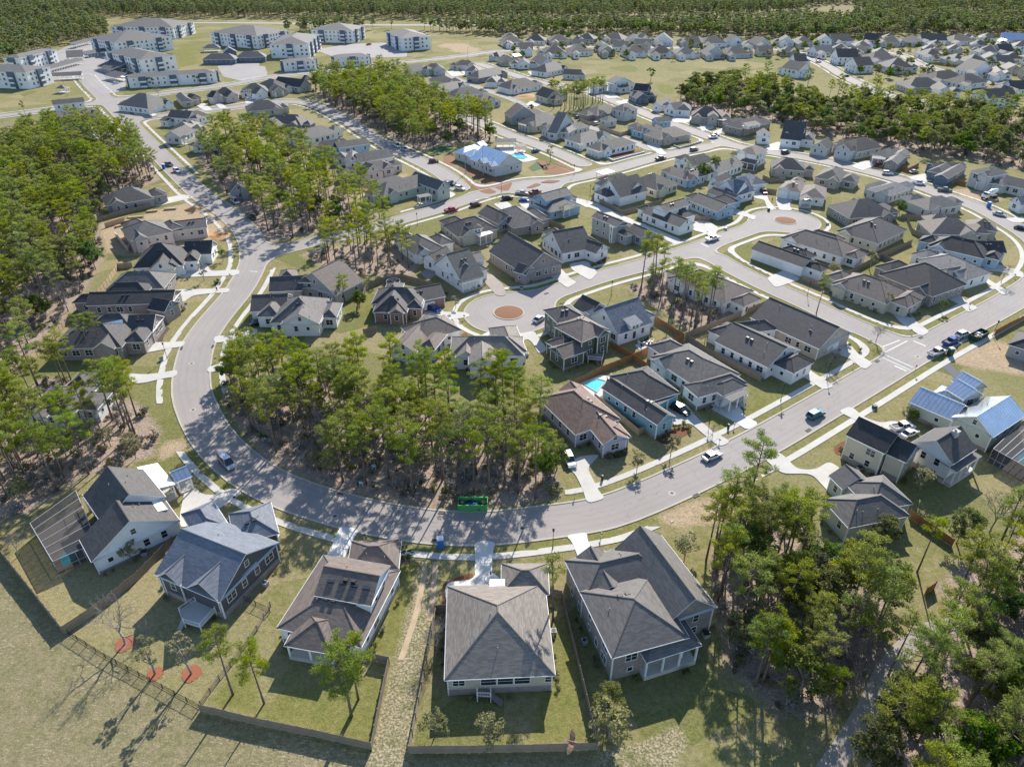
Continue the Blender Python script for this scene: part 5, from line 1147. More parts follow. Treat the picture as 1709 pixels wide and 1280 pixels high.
def make_leafy(seed, Ht=11.0, R=3.6, lobes=12, clumps=16, per=26, size=0.33, m='leaves', bark='bark_grey', base=0.28, thin=1.0):
    r = np.random.default_rng(seed); mb = MB(); C, T = [], []
    mb.tube([(0,0,0), (.1,.05,Ht*.2), (r.uniform(-.3,.3), r.uniform(-.3,.3), Ht*.55)], [Ht*.02, Ht*.016, Ht*.008], 6)
    for i in range(lobes):
        az = i*2.4 + r.uniform(-.4, .4); h = r.uniform(base+.1, .9); rr = R*(0.25+0.6*math.sin(math.pi*min(.95, h*0.95)))*r.uniform(.5, 1.05)
        c = np.array([math.cos(az)*rr, math.sin(az)*rr, h*Ht]); lr = R*r.uniform(.32, .52)
        st = Vector((0, 0, Ht*max(.15, h*.5))); mb.tube([st, st.lerp(Vector(c), .55), Vector(c)], [Ht*.009, Ht*.006, .03], 4)
        lt = r.uniform(.1, .6)
        for j in range(clumps):
            d = r.normal(size=3); d /= np.linalg.norm(d); d[2] = abs(d[2])*.9 - .15; cc = c + d*lr*r.uniform(.6, 1.05)
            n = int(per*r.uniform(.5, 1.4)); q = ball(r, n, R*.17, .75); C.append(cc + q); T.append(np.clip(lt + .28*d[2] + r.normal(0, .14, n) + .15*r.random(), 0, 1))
            if j % 4 == 0: mb.tube([Vector(c), Vector(cc)], [.03, .012], 3)
    C, T = np.concatenate(C), np.concatenate(T)
    if thin < 1: k = r.random(len(C)) < thin; C, T = C[k], T[k]
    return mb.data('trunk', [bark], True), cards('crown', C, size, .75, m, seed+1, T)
def make_bare(seed, Ht=8.0, R=3.0, m='bark_grey', depth=5):
    r = np.random.default_rng(seed); mb = MB(); tw = MB()
    def grow(p, d, ln, rad, lv):
        q = p + d*ln; (mb if lv < 2 else tw).tube([p, p.lerp(q, .5) + Vector(r.normal(0, ln*.04, 3)), q], [rad, rad*.85, rad*.68], 5 if lv < 2 else 3)
        if lv >= depth: return
        for i in range(3 if lv else 4):
            dd = (d + Vector(r.normal(0, .5, 3)) + Vector((0, 0, .12))).normalized(); grow(q if i else p.lerp(q, .7), dd, ln*r.uniform(.62, .85), rad*.6, lv+1)
    grow(Vector((0,0,0)), Vector((0,0,1)), Ht*.27, Ht*.016, 0)
    return mb.data('trunk', [m], True), tw.data('branches', ['grey_twigs'])
def make_shrub(seed, R=1.3, m='scrub', per=26):
    r = np.random.default_rng(seed); C, T = [], []; mb = MB()
    for i in range(11):
        a = r.uniform(0, 6.28); c = np.array([math.cos(a)*R*r.uniform(0, .75), math.sin(a)*R*r.uniform(0, .75), R*r.uniform(.25, 1.15)])
        n = int(per*r.uniform(.5, 1.3)); q = ball(r, n, R*.4, .8); C.append(c+q); T.append(np.clip(r.uniform(.1, .7) + r.normal(0, .15, n), 0, 1)); mb.tube([(0,0,0), tuple(c)], [.04, .012], 3)
    return mb.data('stems', ['bark_grey']), cards('foliage', np.concatenate(C), .3, .7, m, seed, np.concatenate(T))
PROTO['pine'] = [make_pine(100+i, Ht=h, R=rr, nb=nb, low=lo) for i, (h, rr, nb, lo) in enumerate(((16.5,2.9,20,.56), (18,2.6,19,.6), (15,3.1,22,.52), (18.5,2.3,17,.64), (16,2.7,20,.57), (13.5,2.4,18,.48), (15.5,2.2,15,.6), (17,3.2,21,.62)))]
PROTO['slim'] = [make_pine(140+i, Ht=h, R=1.8, nb=13, per=60, low=.68) for i, h in enumerate((16, 17.5, 14.5))]
PROTO['leaf'] = [make_leafy(200+i, Ht=h, R=rr, m=m) for i, (h, rr, m) in enumerate(((11,3.9,'leaves'), (9.5,3.6,'leaves_green'), (12,3.8,'leaves'), (8.5,3.3,'leaves_olive')))]
PROTO['olive'] = [make_leafy(240+i, Ht=h, R=2.6, lobes=9, clumps=11, per=13, m='leaves_olive', size=.34, thin=.8) for i, h in enumerate((6.5, 5.5))]
PROTO['young'] = [make_leafy(260+i, Ht=h, R=1.3, lobes=7, clumps=8, per=12, m=m, size=.26) for i, (h, m) in enumerate(((4.5,'leaves_green'), (5.2,'leaves_olive')))]
PROTO['narrow'] = [make_leafy(280+i, Ht=h, R=1.7, lobes=9, clumps=9, per=12, m='leaves_olive', size=.26, thin=.7) for i, h in enumerate((9, 10))]
PROTO['bare'] = [make_bare(300+i, Ht=h, depth=6) for i, h in enumerate((10.5, 9.0, 11.5))]
PROTO['shrub'] = [make_shrub(400+i, m=m) for i, m in enumerate(('scrub', 'leaves_olive', 'scrub', 'leaves'))]
PROTO['greyscrub'] = [make_shrub(420+i, R=1.5, m='grey_twigs', per=30) for i in range(2)]
PROTO['farpine'] = [make_pine(500+i, Ht=h, R=2.7, nb=13, per=20, size=.75, m='needles_far', low=.36, rad=(.7,1.1)) for i, h in enumerate((16, 18, 14.5))]
PROTO['farleaf'] = [make_leafy(540+i, Ht=h, R=4.2, lobes=9, clumps=8, per=7, size=1.0, m=m) for i, (h, m) in enumerate(((12,'leaves'), (10.5,'leaves_green'), (11,'leaves_olive')))]
HROT = {'pine': 'pine tree'}
def sample(poly, spacing, seed):
    r = np.random.default_rng(seed); p = np.array([(q[0], q[1]) for q in poly]); lo, hi = p.min(0), p.max(0)
    g = np.stack(np.meshgrid(np.arange(lo[0], hi[0], spacing), np.arange(lo[1], hi[1], spacing)), -1).reshape(-1, 2); g[:, 0] += (np.round(g[:, 1]/spacing) % 2)*spacing*.5
    g += r.uniform(-.42, .42, g.shape)*spacing; return g[inpoly(g, p)]
BLKS = [b for h in HOUSES for b in h[1] if b.z0 < 0]
PATHS = [spline(GP('r15', [(400,1310),(520,1130),(680,880),(780,660),(870,540),(980,430),(1100,360)]), 3.0)]
def clear(pts, rd=2.2, hs=1.3):
    k = roadfield(pts[:, 0], pts[:, 1]) > rd
    for b in BLKS:
        d = pts - np.array([b.A.x, b.A.y]); a, c = d@np.array([b.u.x, b.u.y]), d@np.array([b.v.x, b.v.y]); k &= ~((a > -hs) & (a < b.L+hs) & (c > -hs) & (c < b.D+hs))
    for ln in PATHS: k &= segdist(pts[:, 0], pts[:, 1], ln) > 2.0
    return k
ZONES = [  # poly, spacing, {kind: share}, where
 ('centre', 4.4, dict(pine=.72, leaf=.10, olive=.10, bare=.08), 'in the woods inside the road bend'), ('left_up', 5.2, dict(pine=.74, leaf=.12, bare=.14), 'in the woods behind the western fence'), ('left_low', 4.8, dict(pine=.84, olive=.08, bare=.08), 'in the woods above the screened pool cage'),
 ('right_low', 3.7, dict(pine=.66, leaf=.14, olive=.11, bare=.09), 'in the woods left of the gravel path'), ('right_edge', 4.4, dict(pine=.45, leaf=.38, olive=.09, bare=.08), 'in the woods right of the gravel path'), ('right_mid', 4.8, dict(pine=.6, leaf=.2, olive=.1, bare=.1), 'on the back lawns beyond the pool cage'), ('stand_mid', 5.4, dict(pine=.9, leaf=.1), 'in the mid-town stand by the clubhouse'),
 ('stand_side', 6.0, dict(pine=.85, leaf=.1, bare=.05), 'in the stand between the two streets'), ('stand_south', 6.2, dict(pine=.6, slim=.3, bare=.1), 'in the roadside stand above the brick house'), ('lot_pines', 4.3, dict(slim=.62, pine=.22, bare=.16), 'on the vacant lot behind the orange fence'),
 ('belt_right', 6.6, dict(leaf=.7, pine=.16, olive=.14), 'in the tree belt behind the upper houses'), ('far_left', 8.5, dict(farleaf=.6, farpine=.4), ''), ('far_mid', 7.2, dict(farleaf=.62, farpine=.38), ''), ('far_back', 8.6, dict(farpine=.86, farleaf=.14), '')]
TREES = []   # kind, x, y, scale, where
for zi, (zn, sp, mixd, wh) in enumerate(ZONES):
    pts = sample(POLYF[zn], sp, 50+zi); pts = pts[clear(pts)]; pts = pts[~inpoly(pts, GP('r3', FIELD[1][1]))]; r = np.random.default_rng(90+zi)
    ks = list(mixd); pk = r.choice(len(ks), len(pts), p=np.array(list(mixd.values()))/sum(mixd.values()))
    for (x, y), k in zip(pts, pk): TREES.append((ks[k], x, y, r.uniform(.72, 1.08), wh))
# trees that stand alone, from their foot in the photo
SINGLE = [
 ('bare','r12',828,456,1.2,'leafless forked grey tree in a red mulch ring by the plank fence'), ('narrow','r12',1028,655,.95,'thin half-bare tree in the middle red mulch ring'), ('narrow','r12',1270,652,1.1,'leafy tree in the red mulch ring near the rail fence'), ('pine','r12',1545,790,.78,'lone pine beside the wooden rail fence'),
 ('pine','r13',55,850,.72,'lone pine behind the brown house with skylights'), ('pine','r13',635,935,1.0,'tallest pine in the fenced yard behind the brown skylight house'), ('pine','r13',680,822,.8,'second pine in the fenced yard behind the brown skylight house'), ('olive','r13',1190,1060,.75,'pale shrubby tree inside the long plank fence'), ('olive','r13',1550,1105,.85,'pale shrubby tree below the back stair'),
 ('bare','r13',1205,520,.6,'small bare tree between plank fence and hip roof'), ('slim','r14',272,300,.85,'slim pine beside the great hip roof'), ('olive','r14',640,1090,1.35,'bushy tree behind the plank fence corner'), ('leaf','r14',640,930,.55,'bright leafy tree behind the grey brick house'), ('pine','r4',610,1092,.72,'lone pine at the house with the blue metal porch'), ('slim','r4',692,1072,.75,'slim pine at the house with the blue metal porch'),
 ('bare','r4',800,835,.6,'leafless white tree against the long brick wall'), ('leaf','r5',690,770,.6,'leafy tree between two fenced yards'), ('pine','r5',590,735,.6,'short pine beside the white farm house'), ('young','r7',795,790,1.2,'young tree at the corner house driveway'), ('slim','r7',330,812,.72,'slim street pine throwing a long shadow on the side street'),
 ('olive','r7',440,560,.8,'small tree behind the double white garage'), ('young','r7',680,520,1.4,'narrow tree between the back fences'), ('leaf','r7',880,150,.6,'dark tree beside the grey hip roof'), ('young','r7',1155,800,1.0,'young tree on the corner lawn'), ('bare','r7',725,1000,.55,'leafless street tree at the T junction'), ('bare','r7',1555,605,.65,'dead brown street tree by the stepping stones'), ('bare','r7',405,1165,.6,'leafless tree on the lawn by the green car'),
 ('leaf','a2',650,1150,.85,'wide dark street tree over the white houses'), ('slim','a2',458,1165,.55,'slim pine in front of the brown hip roof'), ('leaf','a2',800,1080,.7,'dark tree between the white houses'), ('slim','a2',985,1030,.5,'small pine behind the white two-storey house'), ('bare','a3',690,1245,1.0,'bare spreading oak beside the mid grey hip roof'), ('young','a3',1390,1110,1.0,'young tree at the wraparound porch'),
 ('pine','r11',1700,930,.8,'lone pine on the back lawn by the pool cage'), ('olive','r11',1010,720,1.0,'grey-leaved tree below the stacked porch'), ('bare','r11',1480,990,1.0,'bare tree on the back lawn beyond the orange fence'), ('leaf','r11',1260,1060,.75,'leafy tree at the end of the orange fence'), ('slim','r11',1000,1250,.8,'slim pine below the orange fence'), ('leaf','r11',760,1080,.6,'leafy tree at the sage house corner'),
 ('leaf','r10',205,640,.8,'leafy tree at the edge of the woods by the lavender house'), ('leaf','r10',300,570,.7,'leafy tree beside the driveway of the lavender house'), ('olive','r10',830,570,.75,'thin tree on the lawn of the lavender house'), ('young','r10',1055,480,1.0,'young street tree before the teal house'), ('bare','r10',1330,350,.4,'small bare tree by the teal house driveway'), ('bare','r10',1370,170,.5,'small bare tree in front of the shaded driveway'),
 ('pine','r10',1425,1010,.95,'pine at the roadside edge of the lower woods'), ('pine','r10',1540,905,1.12,'tall pine with a red-lit trunk at the roadside'), ('pine','r10',1290,1170,.85,'pine at the left tip of the lower woods'), ('pine','r10',1350,1060,.8,'pine behind the sandy verge'), ('olive','r10',1150,1140,.9,'scrubby tree beside the grey brick wing'), ('pine','r10',1480,1210,1.0,'pine deeper in the lower woods tip'),
 ('young','r5',1325,775,.8,'young tree on the turning circle lawn'), ('young','r4',1355,590,1.1,'young tree by the round rock bed'), ('young','r4',1480,460,1.0,'young tree beside the garage court'), ('young','r9',1000,1190,.9,'young conifer in a dark mulch ring'), ('leaf','r4',1580,1230,.75,'leafy tree on the verge by the woods'), ('slim','r15',810,660,.8,'straight pine beside the gravel path'), ('slim','r8',1620,110,.8,'slim pine on the inner verge of the bend'),
 ('bare','r9',130,880,.3,'small bare street tree at the drive'), ('bare','r13',1240,420,.5,'small grey tree inside the fence line'), ('bare','r8',130,1140,.55,'fallen-looking grey bare tree by the cage'), ('olive','r8',880,1180,.7,'shrubby tree against the white farm house'), ('leaf','r11',960,250,.35,'dark shrub tree at the metal roofed house'), ('bare','r11',930,235,.5,'bare tree at the metal roofed house'),
 ('slim','b4',330,590,.7,'lone thin pine by the collector road'), ('bare','b5',250,290,.8,'bare tree between the long apartment row and houses'), ('leaf','b5',165,180,.6,'leafy tree in front of the long apartment row'), ('young','b5',740,150,1.3,'young tree by the apartment row'), ('slim','a0',1280,1080,.8,'slim pine at the clubhouse street'), ('slim','a0',1000,940,.8,'slim pine over the lane roofs'), ('young','a3',1270,430,1.6,'leafless young tree on the clubhouse verge'),
 ('leaf','b2',1580,400,.6,'tree in the far back yards'), ('leaf','r2',840,370,.7,'round tree hiding a far house'), ('leaf','r2',1180,370,.7,'round tree between the far houses'), ('young','r2',920,540,2.2,'lone tree on the meadow edge'), ('leaf','b0',760,430,.7,'pair tree behind the far fence'), ('leaf','b0',880,430,.7,'dark tree behind the far fence'), ('leaf','b0',560,620,.8,'tree behind the far green'), ('leaf','b0',1230,870,.7,'tree on the far right street'), ('leaf','b1',1140,640,.8,'tree beside the far green'), ('leaf','b1',1290,640,.8,'second tree beside the far green'), ('leaf','b1',620,420,.6,'street tree before the far white house'),
]
for p in GP('a1', [(540,450),(580,470),(600,440),(640,455),(660,430),(690,450),(700,410),(720,440),(735,415),(750,450),(770,430),(785,405),(800,425),(810,440),(830,390),(860,380),(905,440),(920,380),(950,370),(990,365),(1010,355),(1035,375),(455,440)]):
    TREES.append(('slim', p.x, p.y, random.uniform(.85, 1.05), 'in the slim pine group by the cream house'))
NAMES = dict(pine=('pine_tree','pine tree'), slim=('pine_tree','pine tree'), leaf=('broadleaf_tree','tree'), olive=('broadleaf_tree','tree'), young=('young_tree','tree'), narrow=('young_tree','tree'), bare=('bare_tree','bare tree'), farpine=('pine_tree','pine tree'), farleaf=('broadleaf_tree','tree'))
LAB = dict(pine='tall pine with a clumped yellow-green crown ', slim='slim tall pine with a small high crown ', leaf='leafy broad-crowned tree ', olive='small olive-grey leafy tree ', bare='leafless grey tree ')
def put_tree(kind, x, y, sc, label, group=None):
    nm, cat = NAMES[kind]; pr = PROTO[kind]; tr, cr = pr[random.randrange(len(pr))]
    t = empty(nm, (x, y, -0.05), random.uniform(0, 6.28)); t.scale = (sc*random.uniform(.93, 1.07), sc*random.uniform(.93, 1.07), sc); tag(t, label, cat, group)
    link('trunk', tr, t); link('branches' if kind == 'bare' else 'crown', cr, t); return t
for k, rg, x, y, sc, lab in SINGLE:
    p = G(rg, x, y); put_tree(k, p.x, p.y, sc, lab)
FARYARD = [('i', [(845,66),(1320,72),(1330,98),(1110,104),(1000,98),(850,112)]), ('i', [(1335,72),(1709,66),(1709,150),(1590,160),(1470,150),(1370,125),(1340,100)]), ('i', [(790,100),(900,110),(1000,150),(960,170),(800,140)]), ('i', [(860,170),(1060,200),(1200,260),(1100,250),(960,255),(850,200)])]
for zi, (rg, pl) in enumerate(FARYARD):
    pts = sample(GP(rg, pl), (13, 15, 17, 20)[zi], 900+zi); pts = pts[clear(pts, 5.0, 1.6)]; r = np.random.default_rng(950+zi)
    for x, y in pts: put_tree(('leaf','leaf','olive','young')[r.integers(4)], x, y, r.uniform(.5, .85) if zi < 2 else r.uniform(.4, .65), 'small yard tree among the houses of the ' + ('far back rows', 'far right rows', 'upper street', 'lane behind the clubhouse')[zi], 'yard trees of the ' + ('far back rows', 'far right rows', 'upper street', 'lane')[zi])
def inframe(x, y, h=10):
    px, py = PX((x, y, h)); return -60 < px < PW+60 and -60 < py < PH+160
LIM = dict(pine_tree=265, broadleaf_tree=150, bare_tree=110); cnt = {}
rest = {}
TREES = [t for t in TREES if inframe(t[1], t[2]) or t[2] < 420]
for t in sorted(TREES, key=lambda t: (not inframe(t[1], t[2]), t[1]**2 + t[2]**2 + CAM_H**2)):
    kind, x, y, sc, wh = t; nm = NAMES[kind][0]
    if wh and cnt.get(nm, 0) < LIM[nm] and inframe(x, y): cnt[nm] = cnt.get(nm, 0)+1; put_tree(kind, x, y, sc, LAB[kind] + wh, 'trees ' + wh)
    else: rest.setdefault(kind, []).append((x, y, sc))
# beyond the limit: one scattered mass for each kind
def scatter(name, kinds, pts, label=None):
    """pts: (x, y, scale, variant)"""
    col = bpy.data.collections.new('proto_' + name)
    for i, (a, b) in enumerate(kinds):
        # one joined prototype
        me = bpy.data.meshes.new('%s_proto' % name); bm = bmesh.new(); na = len(a.polygons)
        tl = bm.verts.layers.float.new('tint')
        bm.from_mesh(a); bm.from_mesh(b)
        bm.faces.ensure_lookup_table()
        for f in bm.faces: f.material_index = 0 if f.index < na else 1
        bm.to_mesh(me); bm.free(); me.materials.append(a.materials[0]); me.materials.append(b.materials[0])
        o = bpy.data.objects.new('%s_proto' % name, me); col.objects.link(o)
    me = bpy.data.meshes.new(name); me.from_pydata([(p[0], p[1], -0.05) for p in pts], [], [])
    at = me.attributes.new('sc', 'FLOAT', 'POINT'); at.data.foreach_set('value', [p[2] for p in pts])
    at = me.attributes.new('rz', 'FLOAT', 'POINT'); at.data.foreach_set('value', [random.uniform(0, 6.28) for p in pts])
    at = me.attributes.new('vi', 'INT', 'POINT'); at.data.foreach_set('value', [random.randrange(len(kinds)) for p in pts])
    o = link(name, me); tag(o, label, None, None, 'stuff')
    ng = bpy.data.node_groups.new('scatter_' + name, 'GeometryNodeTree'); ng.interface.new_socket('Geometry', in_out='INPUT', socket_type='NodeSocketGeometry'); ng.interface.new_socket('Geometry', in_out='OUTPUT', socket_type='NodeSocketGeometry')
    gi, go = ng.nodes.new('NodeGroupInput'), ng.nodes.new('NodeGroupOutput'); ip = ng.nodes.new('GeometryNodeInstanceOnPoints'); ci = ng.nodes.new('GeometryNodeCollectionInfo')
    ci.inputs[0].default_value = col; ci.inputs[1].default_value = True; ci.inputs[2].default_value = True
    ip.inputs['Pick Instance'].default_value = True
    def named(nm, ty): a = ng.nodes.new('GeometryNodeInputNamedAttribute'); a.data_type = ty; a.inputs[0].default_value = nm; return a.outputs[0]
    cx = ng.nodes.new('ShaderNodeCombineXYZ'); ng.links.new(named('rz', 'FLOAT'), cx.inputs[2])
    ng.links.new(gi.outputs[0], ip.inputs['Points']); ng.links.new(ci.outputs[0], ip.inputs['Instance']); ng.links.new(named('vi', 'INT'), ip.inputs['Instance Index'])
    ng.links.new(cx.outputs[0], ip.inputs['Rotation']); ng.links.new(named('sc', 'FLOAT'), ip.inputs['Scale']); ng.links.new(ip.outputs[0], go.inputs[0])
    md = o.modifiers.new('scatter', 'NODES'); md.node_group = ng; return o
for kind, pts in rest.items():
    scatter({'pine': 'pine_woods', 'slim': 'slim_pine_woods', 'leaf': 'broadleaf_woods', 'olive': 'olive_woods', 'bare': 'bare_woods', 'farpine': 'far_pine_forest', 'farleaf': 'far_broadleaf_forest'}[kind], PROTO[kind], pts,
            {'pine': 'further pines of the woods massed behind the near ones', 'slim': 'further slim pines massed together', 'leaf': 'dense broadleaf woodland behind the upper houses', 'olive': 'olive-grey understorey trees of the woods', 'bare': 'further leafless trees of the woods', 'farpine': 'dark pine plantation filling the horizon', 'farleaf': 'mixed broadleaf forest along the highway'}[kind])
und = {'shrub': [], 'greyscrub': []}
for zi, (zn, sp, g) in enumerate((('centre', 2.1, .4), ('left_up', 2.8, .4), ('left_low', 2.4, .45), ('right_low', 2.2, .45), ('right_edge', 2.8, .4), ('stand_mid', 4.2, .4), ('stand_side', 4.2, .45), ('stand_south', 2.6, .45), ('lot_pines', 2.2, .5), ('belt_right', 5.0, .3))):
    pts = sample(POLYF[zn], sp, 700+zi); pts = pts[clear(pts, 2.5, .8)]; r = np.random.default_rng(800+zi)
    for x, y in pts:
        if r.random() < .62 and inframe(x, y, 1): und['greyscrub' if r.random() < g else 'shrub'].append((x, y, r.uniform(.45, 1.25)))
scatter('undergrowth', PROTO['shrub'], und['shrub'], 'scrubby undergrowth below the pines'); scatter('grey_undergrowth', PROTO['greyscrub'], und['greyscrub'], 'leafless grey undergrowth below the pines')
print('trees', cnt, {k: len(v) for k, v in rest.items()}, {k: len(v) for k, v in und.items()})
# ------------------------------------------------------------------ fences
FC = {}
def fence_panel(style):
    if style not in FC:
        m = MB(); r = random.Random(style)
        if style in ('plank', 'new', 'pale', 'grey'):
            n = 15
            for i in range(n): m.box(((i+.5)/n-.5, r.uniform(-.008, .008), .92 + r.uniform(-.02, .02)), (.94/n, .025, 1.8))
            for z in (.35, .95, 1.55): m.box((0, .045, z), (1, .05, .09))
            mt = {'plank': 'wood_fence', 'new': 'wood_fence_new', 'pale': 'wood_fence_pale', 'grey': 'wood_fence'}[style]
        elif style == 'rail':
            for z in (.35, .75, 1.15): m.box((0, 0, z), (1, .04, .14))
            mt = 'wood_fence'
        elif style == 'iron':
            for z in (.12, 1.1): m.box((0, 0, z), (1, .04, .04))
            for i in range(14): m.box(((i+.5)/14-.5, 0, .62), (.009, .02, 1.15))
            mt = 'metal_dark'
        elif style == 'wall':
            m.box((0, 0, .4), (1, .25, .8)); m.box((0, 0, .83), (1, .34, .07)); mt = 'wall_lg'
        elif style == 'bwall':
            m.box((0, 0, .35), (1, .25, .7)); m.box((0, 0, .73), (1, .34, .07)); mt = 'wall_tb'
        p = MB(); ph = {'rail': 1.35, 'iron': 1.2, 'wall': 1.0, 'bwall': .9}.get(style, 1.95); p.box((0, .03, ph/2), (.1 if style == 'iron' else .42 if 'wall' in style else .13,)*2 + (ph,))
        FC[style] = (m.data('fence_panel', [mt]), p.data('fence_post', [mt]))
    return FC[style]
def fence(style, reg, pts, label, step=2.44):
    w = [G(reg, x, y) for x, y in pts]; pm, po = fence_panel(style)
    t = empty('garden_wall' if 'wall' in style else 'fence', w[0]); tag(t, label, 'wall' if 'wall' in style else 'fence')
    for a, b in zip(w[:-1], w[1:]):
        L = (b-a).length; n = max(1, round(L/step)); rz = math.atan2(b.y-a.y, b.x-a.x)
        for i in range(n):
            c = a.lerp(b, (i+.5)/n) - w[0]; o = link('fence_panel', pm, t, (c.x, c.y, 0), rz); o.scale = (L/n, 1, random.uniform(.97, 1.02))
            c = a.lerp(b, i/n) - w[0]; link('fence_post', po, t, (c.x, c.y, 0), rz)
    c = w[-1] - w[0]; link('fence_post', po, t, (c.x, c.y, 0))
for a in [
 ('pale','r4',[(880,502),(785,512),(730,600),(655,690)],'tall pale plank fence behind the house with tan ridges'), ('pale','r4',[(572,780),(440,885),(400,930),(330,1005),(250,1092),(190,1165),(120,1215)],'long pale plank fence along the western woods'),
 ('plank','i',[(-30,885),(40,972),(108,1058)],'plank fence at the left edge of the dry field'), ('plank','i',[(108,1058),(170,1017),(234,965),(290,907)],'plank fence between the farm house and the slate roofed house'), ('iron','r12',[(455,392),(700,548),(1000,708),(1325,885)],'low black metal fence in front of the red mulch rings'),
 ('rail','i',[(336,1178),(367,1135),(403,1090),(430,1052),(452,1012)],'three-rail wooden fence beside the lone pine'), ('plank','i',[(335,1187),(427,1209),(524,1229),(621,1251),(632,1195),(643,1140),(650,1108),(622,1102)],'plank fence round the yard of the brown skylight house'), ('iron','r13',[(-110,150),(0,200),(95,245)],'short black metal fence at the grey house corner'),
 ('plank','i',[(746,1020),(728,1022),(716,1085),(704,1150),(683,1257),(790,1256),(890,1254),(997,1251),(985,1197),(962,1100),(937,998),(915,994)],'plank fence round the yard of the great hip roof'), ('new','r6',[(930,855),(1020,905),(1140,985)],'orange-brown fence beside the vacant pine lot'), ('new','r6',[(1140,985),(960,1050),(805,1112),(655,1030)],'orange-brown fence behind the cottage with the dormer'),
 ('new','r6',[(800,1120),(600,1195),(420,1290)],'orange-brown fence behind the dark green house'), ('new','r6',[(805,1118),(890,1175)],'short orange-brown fence by the pool corner'), ('grey','r6',[(1150,972),(1320,905),(1480,845),(1709,748)],'grey plank fence below the vacant pine lot'), ('grey','r6',[(1160,985),(1270,1060),(1480,1170),(1650,1262)],'grey plank fence between the two long white houses'),
 ('grey','r5',[(740,640),(700,730),(660,830)],'weathered fence left of the red brick house'), ('grey','r5',[(750,640),(870,592),(960,580),(1080,610),(1200,650)],'weathered fence behind the trampoline'), ('grey','r5',[(715,950),(800,935)],'short weathered fence in the woods edge'), ('grey','r5',[(1190,300),(1290,360),(1375,412)],'plank fence beside the house with the patio cover'),
 ('grey','r6',[(110,150),(230,205),(350,258)],'plank fence behind the wraparound porch house'), ('grey','a4',[(195,590),(380,680),(560,775),(790,710),(1025,640)],'plank fence round the fenced corner yard'), ('grey','r7',[(230,590),(350,640),(470,600),(640,505),(760,440),(960,350)],'plank fence between the side street back yards'), ('grey','r7',[(760,445),(860,495)],'short plank fence by the narrow tree'),
 ('grey','r7',[(890,180),(1080,190),(1270,178)],'plank fence under the pale grey hip house'), ('grey','r7',[(930,205),(960,275),(1060,330)],'plank fence round a paved yard'), ('pale','r10',[(548,105),(640,180),(750,270),(840,345),(893,315)],'tan plank fence along the teal wall'), ('pale','r10',[(1115,60),(1180,108),(1228,72)],'small tan plank enclosure by the column porch'),
 ('new','r11',[(942,885),(1080,980),(1228,1082)],'long orange fence on the back lawn'), ('new','r15',[(1050,130),(1110,90)],'short orange fence in the right woods'), ('pale','a1',[(770,592),(880,635),(992,605)],'pale plank service yard fence'), ('pale','a1',[(1000,675),(1120,720),(1250,768),(1390,718)],'pale plank fence on the lane'), ('wall','a1',[(1080,1030),(1160,1068),(1350,1015),(1535,968)],'low white garden wall at the corner house'),
 ('bwall','a2',[(320,748),(385,772),(520,735),(640,698)],'low brick garden wall at the upper corner'), ('new','b3',[(235,385),(320,412),(450,345)],'red fence beside the brick house'), ('new','b3',[(880,545),(1010,575)],'short red fence by the building site'), ('new','a5',[(1270,100),(1330,118),(1410,80)],'red fence behind the clay driveway'), ('grey','a5',[(800,490),(880,530),(1060,525)],'plank fence round the paddling pool yard'), ('grey','a5',[(850,655),(960,670)],'short fence by the garage of the pale house'),
 ('grey','a5',[(0,960),(110,1000),(180,970)],'plank fence at the light blue house'), ('grey','a4',[(1380,800),(1480,850),(1600,850)],'plank fence between white and light blue house'), ('grey','b4',[(360,580),(430,680),(505,805)],'plank fence of the shaded western yard'), ('grey','b0',[(620,480),(900,520),(1140,540)],'long plank fence in the far right rows'), ('new','r7',[(1510,955),(1600,905),(1709,850)],'rust red silt fence on the building lot'), ('grey','r4',[(650,205),(760,170),(880,140),(1000,110)],'tan retaining fence beside the building lot'),
]: fence(*a)

